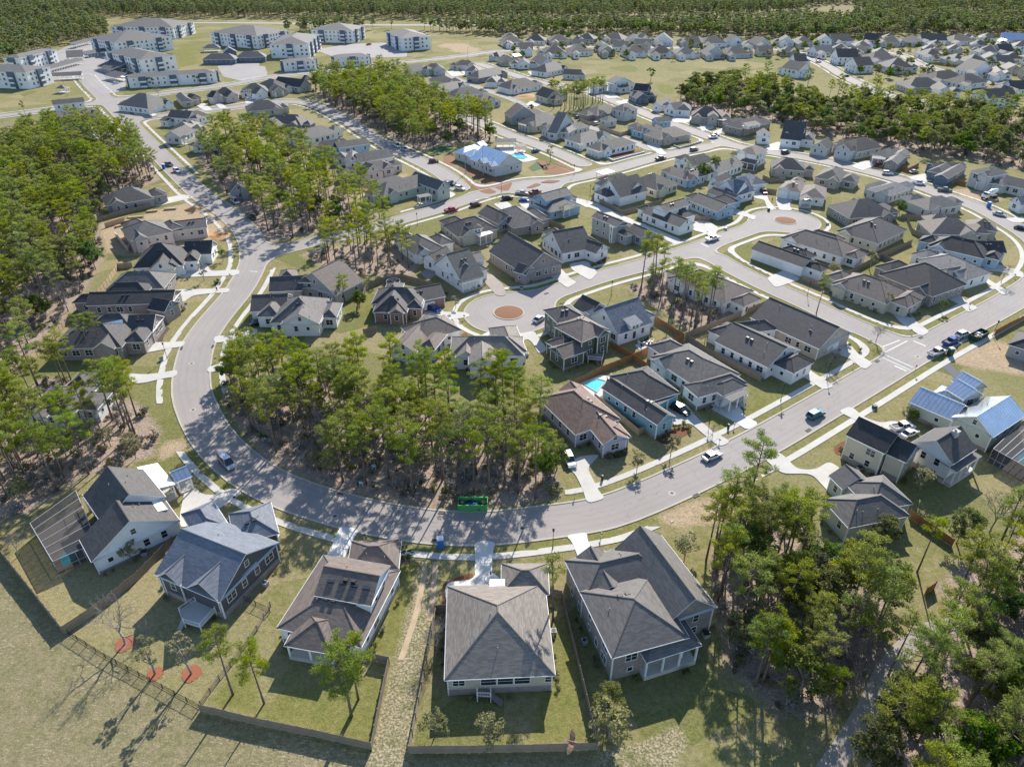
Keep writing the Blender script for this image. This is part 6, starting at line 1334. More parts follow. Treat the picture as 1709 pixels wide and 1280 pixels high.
# ------------------------------------------------------------------ vehicles
CARS = {}
def car_parts(kind):
    if kind in CARS: return CARS[kind]
    prof = dict(
      sedan=dict(L=4.7, W=1.82, body=[(-2.3,.3),(-2.35,.62),(-2.2,.9),(-1.5,.98),(.95,.95),(1.9,.82),(2.3,.66),(2.33,.3)], cab=[(-1.75,.95),(-1.05,1.42),(.25,1.44),(1.05,.94)]),
      suv=dict(L=4.8, W=1.92, body=[(-2.35,.35),(-2.38,.8),(-2.3,1.08),(-1.5,1.12),(.9,1.1),(2.0,.98),(2.33,.78),(2.36,.35)], cab=[(-2.2,1.08),(-1.95,1.7),(.2,1.75),(1.05,1.08)]),
      pickup=dict(L=5.7, W=1.98, body=[(-2.8,.45),(-2.85,1.1),(-.75,1.12),(1.2,1.15),(2.5,1.08),(2.82,.85),(2.85,.45)], cab=[(-.8,1.1),(-.65,1.82),(.75,1.85),(1.45,1.12)]),
      van=dict(L=5.2, W=1.98, body=[(-2.55,.35),(-2.58,1.1),(-1.5,1.14),(1.3,1.12),(2.25,.98),(2.55,.72),(2.56,.35)], cab=[(-2.5,1.1),(-2.4,2.0),(.8,2.02),(1.75,1.1)]))[kind]
    W = prof['W']; m = MB(); b = prof['body']; n = len(b); vs = []
    for yy, k in ((-W/2, 1), (-W/2*.93, 0), (W/2*.93, 0), (W/2, 1)):
        pass
    rows = [(-W/2*.94, 1.0), (-W/2, .93), (W/2, .93), (W/2*.94, 1.0)]
    for y, k in rows:
        for x, z in b: vs.append((x*(1 if k == 1.0 else .995), y, z if k == 1.0 or z < .5 else z - .1*(1)))
    fs = [(r*n+i, r*n+(i+1) % n, (r+1)*n+(i+1) % n, (r+1)*n+i) for r in range(3) for i in range(n)] + [tuple(range(n-1, -1, -1)), tuple(range(3*n, 4*n))]
    m.add(vs, fs)
    c = prof['cab']; t = .8
    (x0,z0), (x1,z1), (x2,z2), (x3,z3) = c
    w0, w1 = W/2*.95, W/2*.76
    # roof skin and pillars in body colour
    rf = [(x1-.05,-w1,z1), (x2+.05,-w1,z2), (x2+.05,w1,z2), (x1-.05,w1,z1)]
    m.add([*rf, *[(x, y*.97, z+.05) for x, y, z in rf]], [(0,1,2,3), (4,5,6,7), (0,1,5,4), (1,2,6,5), (2,3,7,6), (3,0,4,7)])
    for s in (-1, 1):
        for (xa,za), (xb,zb) in (((x0,z0), (x1,z1)), ((x3,z3), (x2,z2))): m.tube([(xa, s*w0, za), (xb, s*w1, zb)], .05, 4)
        xm = (x1+x2)/2 - .1; m.tube([(xm, s*w0*.99, (z0+z3)/2), (xm, s*w1*1.0, z1)], .05, 4)
    if kind == 'pickup':
        m.box((-1.8, 0, 1.13), (1.9, W*.8, .02), mi=1)
        for s in (-1, 1): m.box((-1.8, s*W*.44, 1.2), (2.0, .12, .18))
        m.box((-2.78, 0, 1.2), (.1, W*.9, .18))
    g = MB(); g.add([(x0,-w0,z0), (x3,-w0,z3), (x3,w0,z3), (x0,w0,z0), (x1,-w1,z1-.01), (x2,-w1,z2-.01), (x2,w1,z2-.01), (x1,w1,z1-.01)], [(0,1,5,4), (1,2,6,5), (2,3,7,6), (3,0,4,7)])
    wh = MB(); wh.tube([(0,-.12,0), (0,.12,0)], .35, 14)
    rim = MB(); rim.tube([(0,-.13,0), (0,.13,0)], .21, 10)
    hl = MB(); hl.box((0,0,0), (.08, .34, .14)); tl = MB(); tl.box((0,0,0), (.06, .26, .2))
    CARS[kind] = (m, g.data('window_glass', ['glass']), wh.data('tyre', ['rubber']), rim.data('rim', ['chrome']), hl.data('headlight', ['white_paint']), tl.data('taillight', ['red_plastic']), prof)
    return CARS[kind]
CARDATA = {}
def car(kind, color, reg, x0, y0, x1, y1, label, group=None, z=.03):
    a, b = G(reg, x0, y0), G(reg, x1, y1); c = (a+b)/2; c.z = z
    m, gd, wd, rd, hd, td, pr = car_parts(kind)
    t = empty({'sedan': 'car', 'suv': 'car', 'pickup': 'pickup_truck', 'van': 'van'}[kind], c, math.atan2(b.y-a.y, b.x-a.x)); tag(t, label, {'pickup': 'pickup truck', 'van': 'van'}.get(kind, 'car'), group)
    if (kind, color) not in CARDATA: CARDATA[(kind, color)] = m.data('body', ['car_'+color, 'metal_dark'])
    bo = link('body', CARDATA[(kind, color)], t); link('window_glass', gd, t)
    L, W = pr['L'], pr['W']
    for sx in (-1, 1):
        for sy in (-1, 1):
            o = link('wheel', wd, t, (sx*L*.305, sy*(W/2-.13), .35)); link('rim', rd, o)
    for sy in (-1, 1): link('headlight', hd, t, (L/2-.07, sy*W*.36, .7)); link('taillight', td, t, (-L/2+.06, sy*W*.4, .85))
    return t
for a in [
 ('sedan','white','r10',1275,515,1378,472,'white sedan driving below the lavender house'), ('suv','teal','r11',278,240,368,198,'teal blue hatchback driving on the main road'), ('van','silver','r8',1468,495,1550,580,'silver minivan in dappled shade on the bend'), ('suv','black','r10',1072,165,1165,215,'black car on the teal house driveway'), ('suv','white','r10',368,490,398,555,'white car half under the tree by the lavender house'),
 ('pickup','white','r11',830,315,965,290,'white pickup beside the cream house with chimney'), ('sedan','white','r11',905,360,985,325,'white car in front of the cream house garage'), ('pickup','white','r7',1080,1095,1172,1062,'white pickup parked at the building lot'), ('pickup','blue','r7',1185,1022,1255,992,'blue pickup parked at the building lot'), ('suv','white','r7',1262,972,1338,945,'white car parked before the debris container'),
 ('sedan','green','r7',135,1090,222,1130,'green car on the curved driveway'), ('sedan','grey','r7',100,1120,150,1145,'dark car in the garage mouth by the green car'), ('sedan','silver','r6',158,872,208,838,'silver car parked on the turning circle'), ('pickup','white','r6',1292,335,1368,312,'white pickup on the street by the narrow white house'), ('suv','blue','r5',1140,775,1210,800,'bright blue car at the red brick garage'),
 ('pickup','red','r5',1262,142,1330,126,'bright red pickup by the corner pine stand'), ('suv','maroon','r5',1430,102,1488,90,'maroon car on the clubhouse road'), ('sedan','black','r5',-20,890,50,870,'dark car in the open carport'), ('pickup','grey','a3',40,690,120,710,'grey pickup parked across from the mulch verge'), ('suv','white','a3',145,750,250,770,'white car parked behind the grey pickup'),
 ('pickup','maroon','a3',1035,820,1135,795,'maroon pickup before the wraparound porch house'), ('sedan','blue','a3',1050,325,1140,305,'blue car parked beside the pool'), ('pickup','tan','a3',870,815,1000,825,'tan work truck near the little roundabout'), ('suv','black','a3',710,885,810,870,'black car near the little roundabout'), ('sedan','blue','a3',925,900,1005,905,'blue car on the drive of the wraparound porch house'),
 ('pickup','white','a2',740,655,822,645,'white pickup on the upper street'), ('sedan','grey','a2',770,612,842,620,'grey car on the upper street'), ('suv','grey','a2',520,805,592,790,'dark car at the upper corner'), ('pickup','black','a2',120,912,195,898,'black pickup on the road below the white garden walls'), ('suv','black','a2',900,528,962,512,'black car beside the wide-dormer brick house'), ('suv','black','a2',1590,838,1690,822,'black car on the clay driveway'),
 ('suv','maroon','a5',782,635,842,690,'dark red car at the steep gabled house'), ('suv','white','b3',30,435,140,445,'white car parked past the brick house'), ('sedan','silver','b3',352,425,440,412,'silver car on the slate blue house drive'), ('pickup','white','b3',380,545,520,565,'white pickup on the street by the slate blue house'), ('pickup','grey','b3',690,632,830,645,'grey pickup near the mixer truck'), ('sedan','silver','b3',1355,912,1470,940,'silver car on the right bend street'), ('sedan','black','b3',1620,1080,1715,1100,'dark car at the right bend'),
 ('pickup','grey','b5',340,1105,400,1130,'grey pickup by the blue portable toilet'), ('suv','white','b5',425,1170,512,1215,'white car on the shaded left street'), ('sedan','white','b5',1275,345,1360,335,'white car at the three-dormer house'), ('sedan','blue','a1',700,565,775,540,'dark blue car at the service yard'), ('suv','silver','a1',930,640,1002,622,'silver car on the lane'), ('sedan','white','r0',750,562,785,556,'white car at the apartment entrance'),
 ('sedan','red','b1',440,425,482,420,'red car in the far right rows'), ('suv','white','b1',430,465,505,460,'white car in the far right rows'), ('sedan','black','b1',775,632,822,628,'black car on the far right street'), ('sedan','blue','a0',1008,550,1072,548,'blue car at the brick house in the upper rows'), ('suv','silver','a0',868,405,932,415,'silver car in the short row by the sand clearing'), ('pickup','black','r4',1640,165,1695,195,'black pickup in the shade at the pine stand'), ('van','white','r4',1535,55,1590,95,'white van at the edge of the pine stand'),
 ('pickup','red','r1',728,306,772,298,'red truck in the far apartment car park'), ('van','white','r1',915,965,955,985,'white box van in the shade at the clubhouse street'), ('suv','silver','r1',965,990,1010,1010,'silver car behind the white box van'), ('suv','maroon','r1',1150,1080,1210,1078,'maroon car by the clubhouse entrance'), ('sedan','red','r3',712,1105,772,1098,'red car at the brick house drive'), ('suv','silver','r1',1270,1232,1312,1222,'silver car on the clubhouse street corner'),
]: car(*a)
# concrete mixer truck
def mixer():
    a, b = G('b3', 1400, 700), G('b3', 1190, 740); t = empty('mixer_truck', (a+b)/2, math.atan2(b.y-a.y, b.x-a.x)); tag(t, 'white concrete mixer truck on the building site', 'truck')
    m = MB(); m.box((0,0,.85), (8.0,.9,.25)); m.build('chassis', 'metal_dark', t)
    m = MB(); m.prism([(2.2,-1.2),(3.9,-1.2),(3.9,1.2),(2.2,1.2)], .9, 2.0); m.prism([(2.3,-1.1),(3.4,-1.1),(3.4,1.1),(2.3,1.1)], 2.0, 2.9); m.build('cab', 'car_white', t)
    m = MB(); m.box((3.42,0,2.4), (.06,1.9,.7)); m.box((2.9,-1.12,2.4), (.8,.04,.6)); m.box((2.9,1.12,2.4), (.8,.04,.6)); m.build('windscreen', 'glass', t)
    m = MB(); m.tube([(1.9,0,1.9),(1.2,0,2.1),(-.6,0,2.6),(-2.4,0,2.9),(-3.3,0,3.2)], [.55,1.1,1.25,.95,.55], 14); m.build('drum', 'car_white', t, smooth=True)
    m = MB(); m.tube([(-3.4,0,3.0),(-4.3,0,1.6)], .25, 6); m.build('chute', 'chrome', t)
    for x in (3.1, -1.2, -2.5):
        for s in (-1, 1):
            m = MB(); m.tube([(x, s*1.0-.2, .5), (x, s*1.0+.2, .5)], .5, 12); m.build('wheel', 'rubber', t)
mixer()
# ------------------------------------------------------------------ site things
def dumpster(reg, p0, p1, mt, label, debris):
    a, b = G(reg, *p0), G(reg, *p1); L = (b-a).length; t = empty('debris_container', (a+b)/2, math.atan2(b.y-a.y, b.x-a.x)); tag(t, label, 'container')
    m = MB(); h, W = 1.5, 2.3
    for y in (0.05, W): m.box((0, y, h/2+.15), (L, .08, h)); 
    for x in (-L/2, L/2): m.box((x, W/2, h/2+.15), (.08, W, h))
    m.box((0, W/2, .2), (L, W, .12)); m.build('shell', mt, t)
    m = MB()
    for i in range(7): m.box((-L/2+.4+i*(L-.8)/6, -.03, h/2+.15), (.12, .1, h))
    m.box((0, -.02, h+.17), (L+.1, .16, .1)); m.box((0, W+.02, h+.17), (L+.1, .16, .1)); m.build('rib', mt, t)
    r = random.Random(3)
    for i in range(26):
        m = MB(); m.box((r.uniform(-L/2+.5, L/2-.5), r.uniform(.4, W-.4), r.uniform(.7, 1.3) if debris else r.uniform(.5, .9)), (r.uniform(.3, 1.2), r.uniform(.2, .7), r.uniform(.1, .5)), r.uniform(0, 3)); m.build('debris', r.choice(('lumber','white_paint','bark','metal_dark') if debris else ('bark','blue_plastic','metal_dark','lumber','metal_dark')), t)
dumpster('r9', (1342,850), (1535,850), 'green_metal', 'bright green roll-off debris container at the woods kerb', 0)
dumpster('r7', (1392,1002), (1468,962), 'bin_green', 'dark green container heaped with pale debris at the building lot', 1)
def toilet(reg, x, y, mt, label):
    p = G(reg, x, y); t = empty('portable_toilet', p, .15); tag(t, label, 'portable toilet')
    m = MB(); m.box((0,0,1.05), (1.1,1.1,2.1)); m.build('cabin', mt, t); m = MB(); m.box((0,0,2.16), (1.2,1.2,.12)); m.box((0,0,2.26), (.9,.9,.12)); m.build('roof', 'white_paint', t)
    m = MB(); m.box((0,-.56,1.0), (.7,.04,1.8)); d = m.build('door', mt, t); m = MB(); m.box((.25,-.6,1.0), (.08,.04,.2)); m.build('handle', 'metal_dark', d)
    m = MB(); m.tube([(.4,.4,2.2),(.4,.4,2.6)], .06, 6); m.build('vent_pipe', 'white_paint', t)
toilet('r9', 1225, 1082, 'blue_plastic', 'blue portable toilet with white roof on the bend verge'); toilet('r7', 1215, 1085, 'bin_green', 'dark green portable toilet at the building lot'); toilet('b5', 312, 1155, 'blue_plastic', 'blue portable toilet beside the grey pickup'); toilet('b3', 1282, 830, 'blue_plastic', 'blue portable toilet in front of the mixer truck')
mat('sign_teal', (0.25, 0.52, 0.58), (0.3, 0.56, 0.6), 3, .5)
def lotsign(reg, x, y, label, g=None):
    p = G(reg, x, y); t = empty('lot_sign', p, random.uniform(-.3, .3)); tag(t, label, 'sign', g)
    for s in (-.3, .3): m = MB(); m.box((s,0,.6), (.08,.08,1.2)); m.build('post', 'white_paint', t)
    m = MB(); m.box((0,-.06,.95), (.85,.04,.6)); b = m.build('board', 'sign_teal', t); m = MB(); m.box((0,-.085,1.05), (.6,.01,.08)); m.box((0,-.085,.9), (.5,.01,.06)); m.build('print', 'white_paint', b)
for x, y, l in ((58,385,'pale teal lot sign among the first pines of the bend'), (700,680,'pale teal lot sign opposite the storm drain'), (1075,755,'pale teal lot sign on two white posts near the green container'), (295,530,'pale teal lot sign at the shaded kerb'), (785,570,'small white lot sign deeper in the woods')): lotsign('r9', x, y, l)
def lamp(reg, x, y, label, h=4.2):
    p = G(reg, x, y); t = empty('street_lamp', p); tag(t, label, 'street lamp', 'street lamps along the kerbs')
    m = MB(); m.tube([(0,0,0),(0,0,.5),(0,0,.52),(0,0,h)], [.12,.12,.06,.05], 8); m.build('pole', 'metal_dark', t); m = MB(); m.tube([(0,0,h),(0,0,h+.12),(0,0,h+.5),(0,0,h+.62),(0,0,h+.75)], [.1,.16,.22,.26,.03], 8); m.build('lantern', 'metal_dark', t)
for rg, x, y, l in (('r10',272,1095,'black lantern street lamp beside the great hip roof drive'), ('r4',1110,1110,'black lantern street lamp on the left bend verge'), ('r7',400,1240,'black lantern street lamp by the curved driveway'), ('r7',270,690,'black lantern street lamp on the side street'), ('r6',660,690,'black lantern street lamp by the vacant lot'), ('r5',1072,225,'black lantern street lamp by the patio cover house'), ('a3',1550,590,'black lantern street lamp on the clubhouse mulch verge'), ('a3',690,790,'black lantern street lamp at the round mulch corner'), ('r10',1310,262,'street lamp by the bright green lawn'), ('a4',175,560,'street lamp at the fenced corner yard'), ('r11',95,115,'street lamp on the verge above the teal hatchback'), ('r7',1500,960,'street lamp past the debris container')): lamp(rg, x, y, l)
def pole(reg, x, y, h, label):
    p = G(reg, x, y); t = empty('light_pole', p); tag(t, label, 'light pole'); m = MB(); m.tube([(0,0,0),(0,0,h)], [.14,.08], 8); m.build('mast', 'pipe', t); m = MB(); m.box((.3,0,h+.1), (.9,.35,.18)); m.build('lamp_head', 'metal_dark', t)
for rg, x, y, h, l in (('a3',262,575,14,'tall bare pole before the metal roofed clubhouse'), ('a3',472,600,13,'second tall pole before the metal roofed clubhouse'), ('a3',590,600,8,'short pole at the clubhouse corner'), ('r0',450,640,9,'light pole on the picnic grass'), ('r0',555,600,10,'light pole at the apartment entrance'), ('a0',575,205,10,'light pole beside the sand clearing'), ('a0',1000,285,9,'light pole at the collector corner')): pole(rg, x, y, h, l)
def stopsign():
    p = G('r7', 978, 1205); t = empty('stop_sign', p, .5); tag(t, 'red octagonal stop sign at the T junction', 'sign'); m = MB(); m.box((0,0,1.1), (.06,.06,2.2)); m.build('post', 'pipe', t)
    k = [(.38*math.cos(math.pi/8+i*math.pi/4), .38*math.sin(math.pi/8+i*math.pi/4)) for i in range(8)]; m = MB(); m.add([(x,-.05,2.2+z) for x, z in k]+[(x,-.03,2.2+z) for x, z in k], [tuple(range(8)), tuple(range(15,7,-1))]+[(i,(i+1)%8,8+(i+1)%8,8+i) for i in range(8)]); f = m.build('face', 'red_plastic', t)
    cu = bpy.data.curves.new('lettering', 'FONT'); cu.body = 'STOP'; cu.size = .24; cu.align_x = 'CENTER'; cu.align_y = 'CENTER'; o = bpy.data.objects.new('lettering', cu); COL.objects.link(o); o.parent = f; o.location = (0,-.06,2.2); o.rotation_euler = (math.pi/2,0,0); cu.materials.append(MATS['white_paint']); me = bpy.data.meshes.new_from_object(o.evaluated_get(bpy.context.evaluated_depsgraph_get())); bpy.data.objects.remove(o); o = link('lettering', me, f, (0,-.06,2.2)); o.rotation_euler = (math.pi/2,0,0)
stopsign()
# painted lines, drains and manholes
def stripe(reg, a, b, wd=.3):
    p, q = G(reg, *a), G(reg, *b); d = (q-p).normalized(); n = Vector((-d.y, d.x, 0))*wd/2; o = mesh('road_marking', [(v.x, v.y, .038) for v in (p+n, p-n, q-n, q+n)], [(0,1,2,3)], 'paint_line'); tag(o, kind='structure')
for rg, a, b, wd in (('r7',(755,1035),(885,985),.3), ('r7',(782,1068),(935,990),.3), ('r7',(778,1078),(972,1165),.3), ('r7',(770,1100),(955,1185),.3), ('r7',(850,1155),(930,1190),.5), ('r7',(975,990),(1058,1025),.45), ('a4',(1490,1112),(1580,1155),.4), ('r4',(1660,528),(1709,532),.4), ('a3',(380,885),(560,850),.4)): stripe(rg, a, b, wd)
for rg, x, y in (('r9',555,735),('r9',1235,856),('r10',1052,606),('r10',1222,742),('r11',97,206),('r11',278,310),('r4',1205,1040),('r4',1412,1027),('r7',1023,968),('r7',735,1124),('r7',688,994),('r9',1190,1042),('r6',230,676),('r6',335,738)):
    p = G(rg, x, y); t = empty('storm_drain', p, 0.0); 
    i = int(np.argmin(np.hypot(*(CENT['R1' if rg != 'r6' else 'R3'][0] - np.array([p.x, p.y])).T))); ln = CENT['R1' if rg != 'r6' else 'R3'][0]; d = ln[min(i+1, len(ln)-1)] - ln[max(i-1, 0)]
    t.rotation_euler = (0, 0, math.atan2(d[1], d[0])); tag(t, 'dark cast iron storm drain grate set in the kerb', 'drain', 'storm drains along the kerbs')
    m = MB(); m.box((0,0,.13), (1.5,.75,.05)); m.build('frame', 'curb', t)
    for i in range(7): m = MB(); m.box((-.6+i*.2,0,.165), (.13,.6,.03)); m.build('bar', 'iron', t)
    m = MB(); m.box((0,0,.158), (1.35,.62,.012)); m.build('grate_pit', 'rubber', t)  # flat dark sheet standing in for the shade below the bars
for rg, x, y in (('r9',525,880),('r10',1062,727),('r10',70,960),('r4',1270,1140),('r7',1003,1095),('r6',1100,455),('r8',1280,175)):
    p = G(rg, x, y); t = empty('manhole', p); tag(t, 'round manhole with a pale concrete collar in the road', 'manhole', 'manholes in the road')
    m = MB(); m.tube([(0,0,.03),(0,0,.042)], .75, 20); m.build('collar', 'curb', t); m = MB(); m.tube([(0,0,.03),(0,0,.05)], .36, 16); m.build('lid', 'iron', t)

# ------------------------------------------------------------------ pools, cages, decks
def pool(reg, pts, label, deck=None):
    w = GP(reg, pts); c = sum(w, Vector())/len(w); t = empty('swimming_pool', c); tag(t, label, 'pool')
    if deck: m = MB(); m.prism([q - c for q in GP(reg, deck)], 0, .1); m.build('deck', 'concrete_new', t)
    m = MB(); m.prism([q - c for q in w], 0, .13); m.build('water', 'pool_water', t)
    m = MB()
    for a, b in zip(w, w[1:]+w[:1]): m.tube([a-c+Vector((0,0,.13)), b-c+Vector((0,0,.13))], .16, 6)
    m.build('coping', 'concrete', t)
pool('i', [(973,642),(997,633),(1011,637),(1004,645),(996,656)], 'turquoise swimming pool beside the teal house', [(968,640),(1003,626),(1040,634),(1022,648),(1000,664),(985,660)])
pool('a3', [(790,348),(900,330),(1000,380),(960,398),(900,396),(850,382)], 'turquoise community pool at the clubhouse', [(640,270),(780,250),(1130,400),(990,430),(880,440)])
pool('a5', [(995,480),(1035,470),(1075,482),(1035,497)], 'small blue paddling pool in a back yard')
pool('r12', [(0,0),(1,0),(1,1)], 'x') if False else None
flat('sports_court', GP('a3', [(1010,500),(1110,430),(1200,500),(1060,545)]), .06, 'turf'); flat('sports_court', GP('r1', [(1130,990),(1250,950),(1320,990),(1200,1030)]), .06, 'turf')
def cage(reg, pts, h, label, n=5, poolpts=None):
    w = GP(reg, pts); c = sum(w, Vector())/len(w); t = empty('screen_enclosure', c); tag(t, label, 'pool cage'); w = [q - c for q in w]
    m = MB(); m.prism(w, 0, .1); m.build('deck', 'paver', t)
    if poolpts: m = MB(); m.prism([q - c for q in GP(reg, poolpts)], 0, .13); m.build('pool_water', 'pool_water', t)
    up = Vector((0,0,h))
    def bar(a, b): m = MB(); m.tube([a, b], .06, 4); m.build('frame_bar', 'pipe', t)
    for i in range(4):
        a, b = w[i], w[(i+1) % 4]; bar(a+up, b+up); bar(a+up*.35, b+up*.35)
        for k in range(n): q = a.lerp(b, k/n); bar(q, q+up)
    for k in range(1, n): bar(w[0].lerp(w[1], k/n)+up, w[3].lerp(w[2], k/n)+up)
    for k in range(4):
        a, b = w[k], w[(k+1) % 4]; mesh('screen_panel', [a, b, b+up, a+up], [(0,1,2,3)], 'screen', t)
    mesh('screen_roof', [q+up+Vector((0,0,.02)) for q in w], [(0,1,2,3)], 'screen', t)
cage('i', [(60,893),(98,957),(170,925),(135,838)], 3.0, 'dark screened pool cage behind the white farm house', 6, [(98,930),(120,915),(128,930),(108,945)])
cage('i', [(1648,770),(1709,805),(1790,745),(1716,705)], 3.4, 'dark screened pool cage behind the metal roofed house', 6, [(1690,760),(1730,735),(1745,750),(1705,775)])
def deck(reg, pts, z, label, mt='deck_wood', stair=None):
    w = GP(reg, pts, z); c = sum(w, Vector())/len(w); c.z = 0; t = empty('deck', c); tag(t, label, 'deck'); w = [q - c for q in w]
    m = MB(); m.prism(w, z-.18, z); m.build('platform', mt, t)
    for q in w: m = MB(); m.box((q.x*.95, q.y*.95, z/2+.45), (.14,.14,z+.9)); m.build('post', 'white_paint', t)
    for a, b in zip(w[:-1], w[1:]):
        m = MB(); up = Vector((0,0,.9)); m.tube([a+up, b+up], .05, 4); m.tube([a+up*.15, b+up*.15], .04, 4)
        k = max(2, int((b-a).length/.25))
        for i in range(k): q = a.lerp(b, i/k); m.tube([q, q+up], .02, 3)
        m.build('railing', 'white_paint', t)
    if stair:
        a, b = G(reg, *stair[0], z) - c, G(reg, *stair[1]) - c
        for i in range(7): q = a.lerp(b, (i+.5)/7); m = MB(); m.box((q.x, q.y, q.z), (.9,.32,.06), math.atan2(b.y-a.y, b.x-a.x)+1.57); m.build('step', mt, t)
deck('r12', [(1300,165),(1190,240),(1215,310),(1330,345),(1435,230)], 1.3, 'raised back deck with white railing in blue shade', 'concrete', ((1215,300),(1190,360)))
deck('r6', [(500,1075),(505,1110),(600,1120),(612,1070)], 1.2, 'small back deck with white railing at the dark green house', 'deck_wood', ((560,1110),(575,1150)))
deck('r13', [(1466,770),(1466,800),(1560,805),(1560,770)], 1.3, 'back stair landing below the great hip roof', 'deck_wood', ((1555,790),(1635,850)))
deck('r10', [(1490,130),(1470,110),(1540,80),(1560,100)], 1.2, 'white front stair landing at the shaded driveway', 'concrete', ((1500,110),(1550,165)))
flat('patio', GP('r6', [(815,1020),(850,1052),(945,1015),(900,985)]), .09, 'concrete_new'); flat('patio', GP('r5', [(1090,540),(1150,500),(1215,540),(1140,590)]), .09, 'paver'); flat('patio', GP('b3', [(410,1090),(490,1060),(525,1150),(470,1170)]), .09, 'concrete')
def furniture(reg, x, y, label):
    p = G(reg, x, y, .09); t = empty('patio_set', p, random.uniform(0, 3)); tag(t, label, 'patio furniture')
    m = MB(); m.tube([(0,0,.7),(0,0,.75)], .6, 14); m.tube([(0,0,0),(0,0,.7)], .06, 6); m.build('table', 'metal_dark', t)
    for i in range(4):
        a = i*math.pi/2; m = MB(); m.box((math.cos(a)*1.1, math.sin(a)*1.1, .42), (.55,.55,.12), a); m.box((math.cos(a)*1.36, math.sin(a)*1.36, .7), (.08,.55,.6), a); m.box((math.cos(a)*1.1, math.sin(a)*1.1, .2), (.5,.5,.36), a); m.build('chair', 'white_paint' if i % 2 else 'metal_dark', t)
for rg, x, y, l in (('r6',870,1010,'dark and white patio set behind the cottage'), ('r6',905,1000,'second patio set behind the cottage'), ('i',1022,634,'patio set beside the turquoise pool'), ('r12',1320,250,'dark round table on the raised deck'), ('a4',640,600,'patio set behind the fenced white house')): furniture(rg, x, y, l)
def trampoline():
    p = G('r5', 912, 610); t = empty('trampoline', p); tag(t, 'round black trampoline with white rim behind the red brick house', 'trampoline')
    m = MB(); m.tube([(0,0,.78),(0,0,.82)], 2.0, 24); m.build('mat', 'rubber', t); k = 24; m = MB(); m.tube([(2.15*math.cos(i*2*math.pi/k), 2.15*math.sin(i*2*math.pi/k), .85) for i in range(k+1)], .13, 5); m.build('rim', 'white_paint', t)
    for i in range(6): a = i*math.pi/3; m = MB(); m.tube([(2.1*math.cos(a),2.1*math.sin(a),0),(2.1*math.cos(a),2.1*math.sin(a),2.2)], .04, 5); m.build('leg', 'pipe', t)
trampoline()
# garden shrubs and small kit by the houses
SHR = [('r10', [(960,360),(990,345),(1020,330),(1050,315),(1080,300),(1110,290),(1140,285),(1170,300),(1180,330),(1030,390),(1060,380),(1100,370)], 'clipped dark shrub in the bed before the teal house'), ('r10', [(640,490),(670,485),(700,478),(730,465),(755,450)], 'shrub against the lavender house front'), ('r6', [(530,500),(560,490),(590,475),(620,455)], 'shrub in the bed of the side garage wing'),
       ('r6', [(20,590),(60,605),(100,600),(130,600),(165,580)], 'dark shrub at the brick house corner'), ('r7', [(420,680),(470,700),(520,715),(570,735),(620,755),(670,775),(720,800)], 'low hedge shrub along the tan house wall'), ('r7', [(950,830),(980,830),(1010,820)], 'shrub beside the white garage door'), ('r12', [(1640,100),(1665,75),(1690,40)], 'shrub along the grey side wall'), ('r9', [(90,1215),(115,1195),(140,1160)], 'shrub in the mulch along the slate roofed house'),
       ('r4', [(1105,590),(1140,590),(1175,588),(1210,585),(1245,582)], 'small shrub in a planted row on the left lawn'), ('r4', [(1205,765),(1235,755),(1215,790),(1175,800)], 'shrub at the long brick house front'), ('r5', [(1440,640),(1480,635),(1520,620)], 'shrub before the white cottage porch'), ('r5', [(1005,840),(1030,835),(1265,690),(1270,720)], 'shrub at the red brick porch'), ('r14', [(1125,660),(1145,655),(1165,645)], 'round green shrub at the two-bay porch'), ('r11', [(490,440),(505,460),(520,480)], 'evergreen shrub by the cream house front'), ('r7', [(545,1030),(620,1060),(460,1100)], 'small conifer shrub on the corner lawn'), ('r4', [(1430,610),(1450,600),(1460,615)], 'shrub in the round rock bed')]
def shrub(p, s, label, g):
    st, fo = random.choice(PROTO['shrub'][1::2]); t = empty('garden_shrub', p, random.uniform(0, 6)); t.scale = (s, s, s); tag(t, label, 'shrub', g); link('stems', st, t); link('foliage', fo, t)
for rg, pts, l in SHR:
    for x, y in pts: shrub(G(rg, x, y), random.uniform(.4, .75), l, l + ' group')
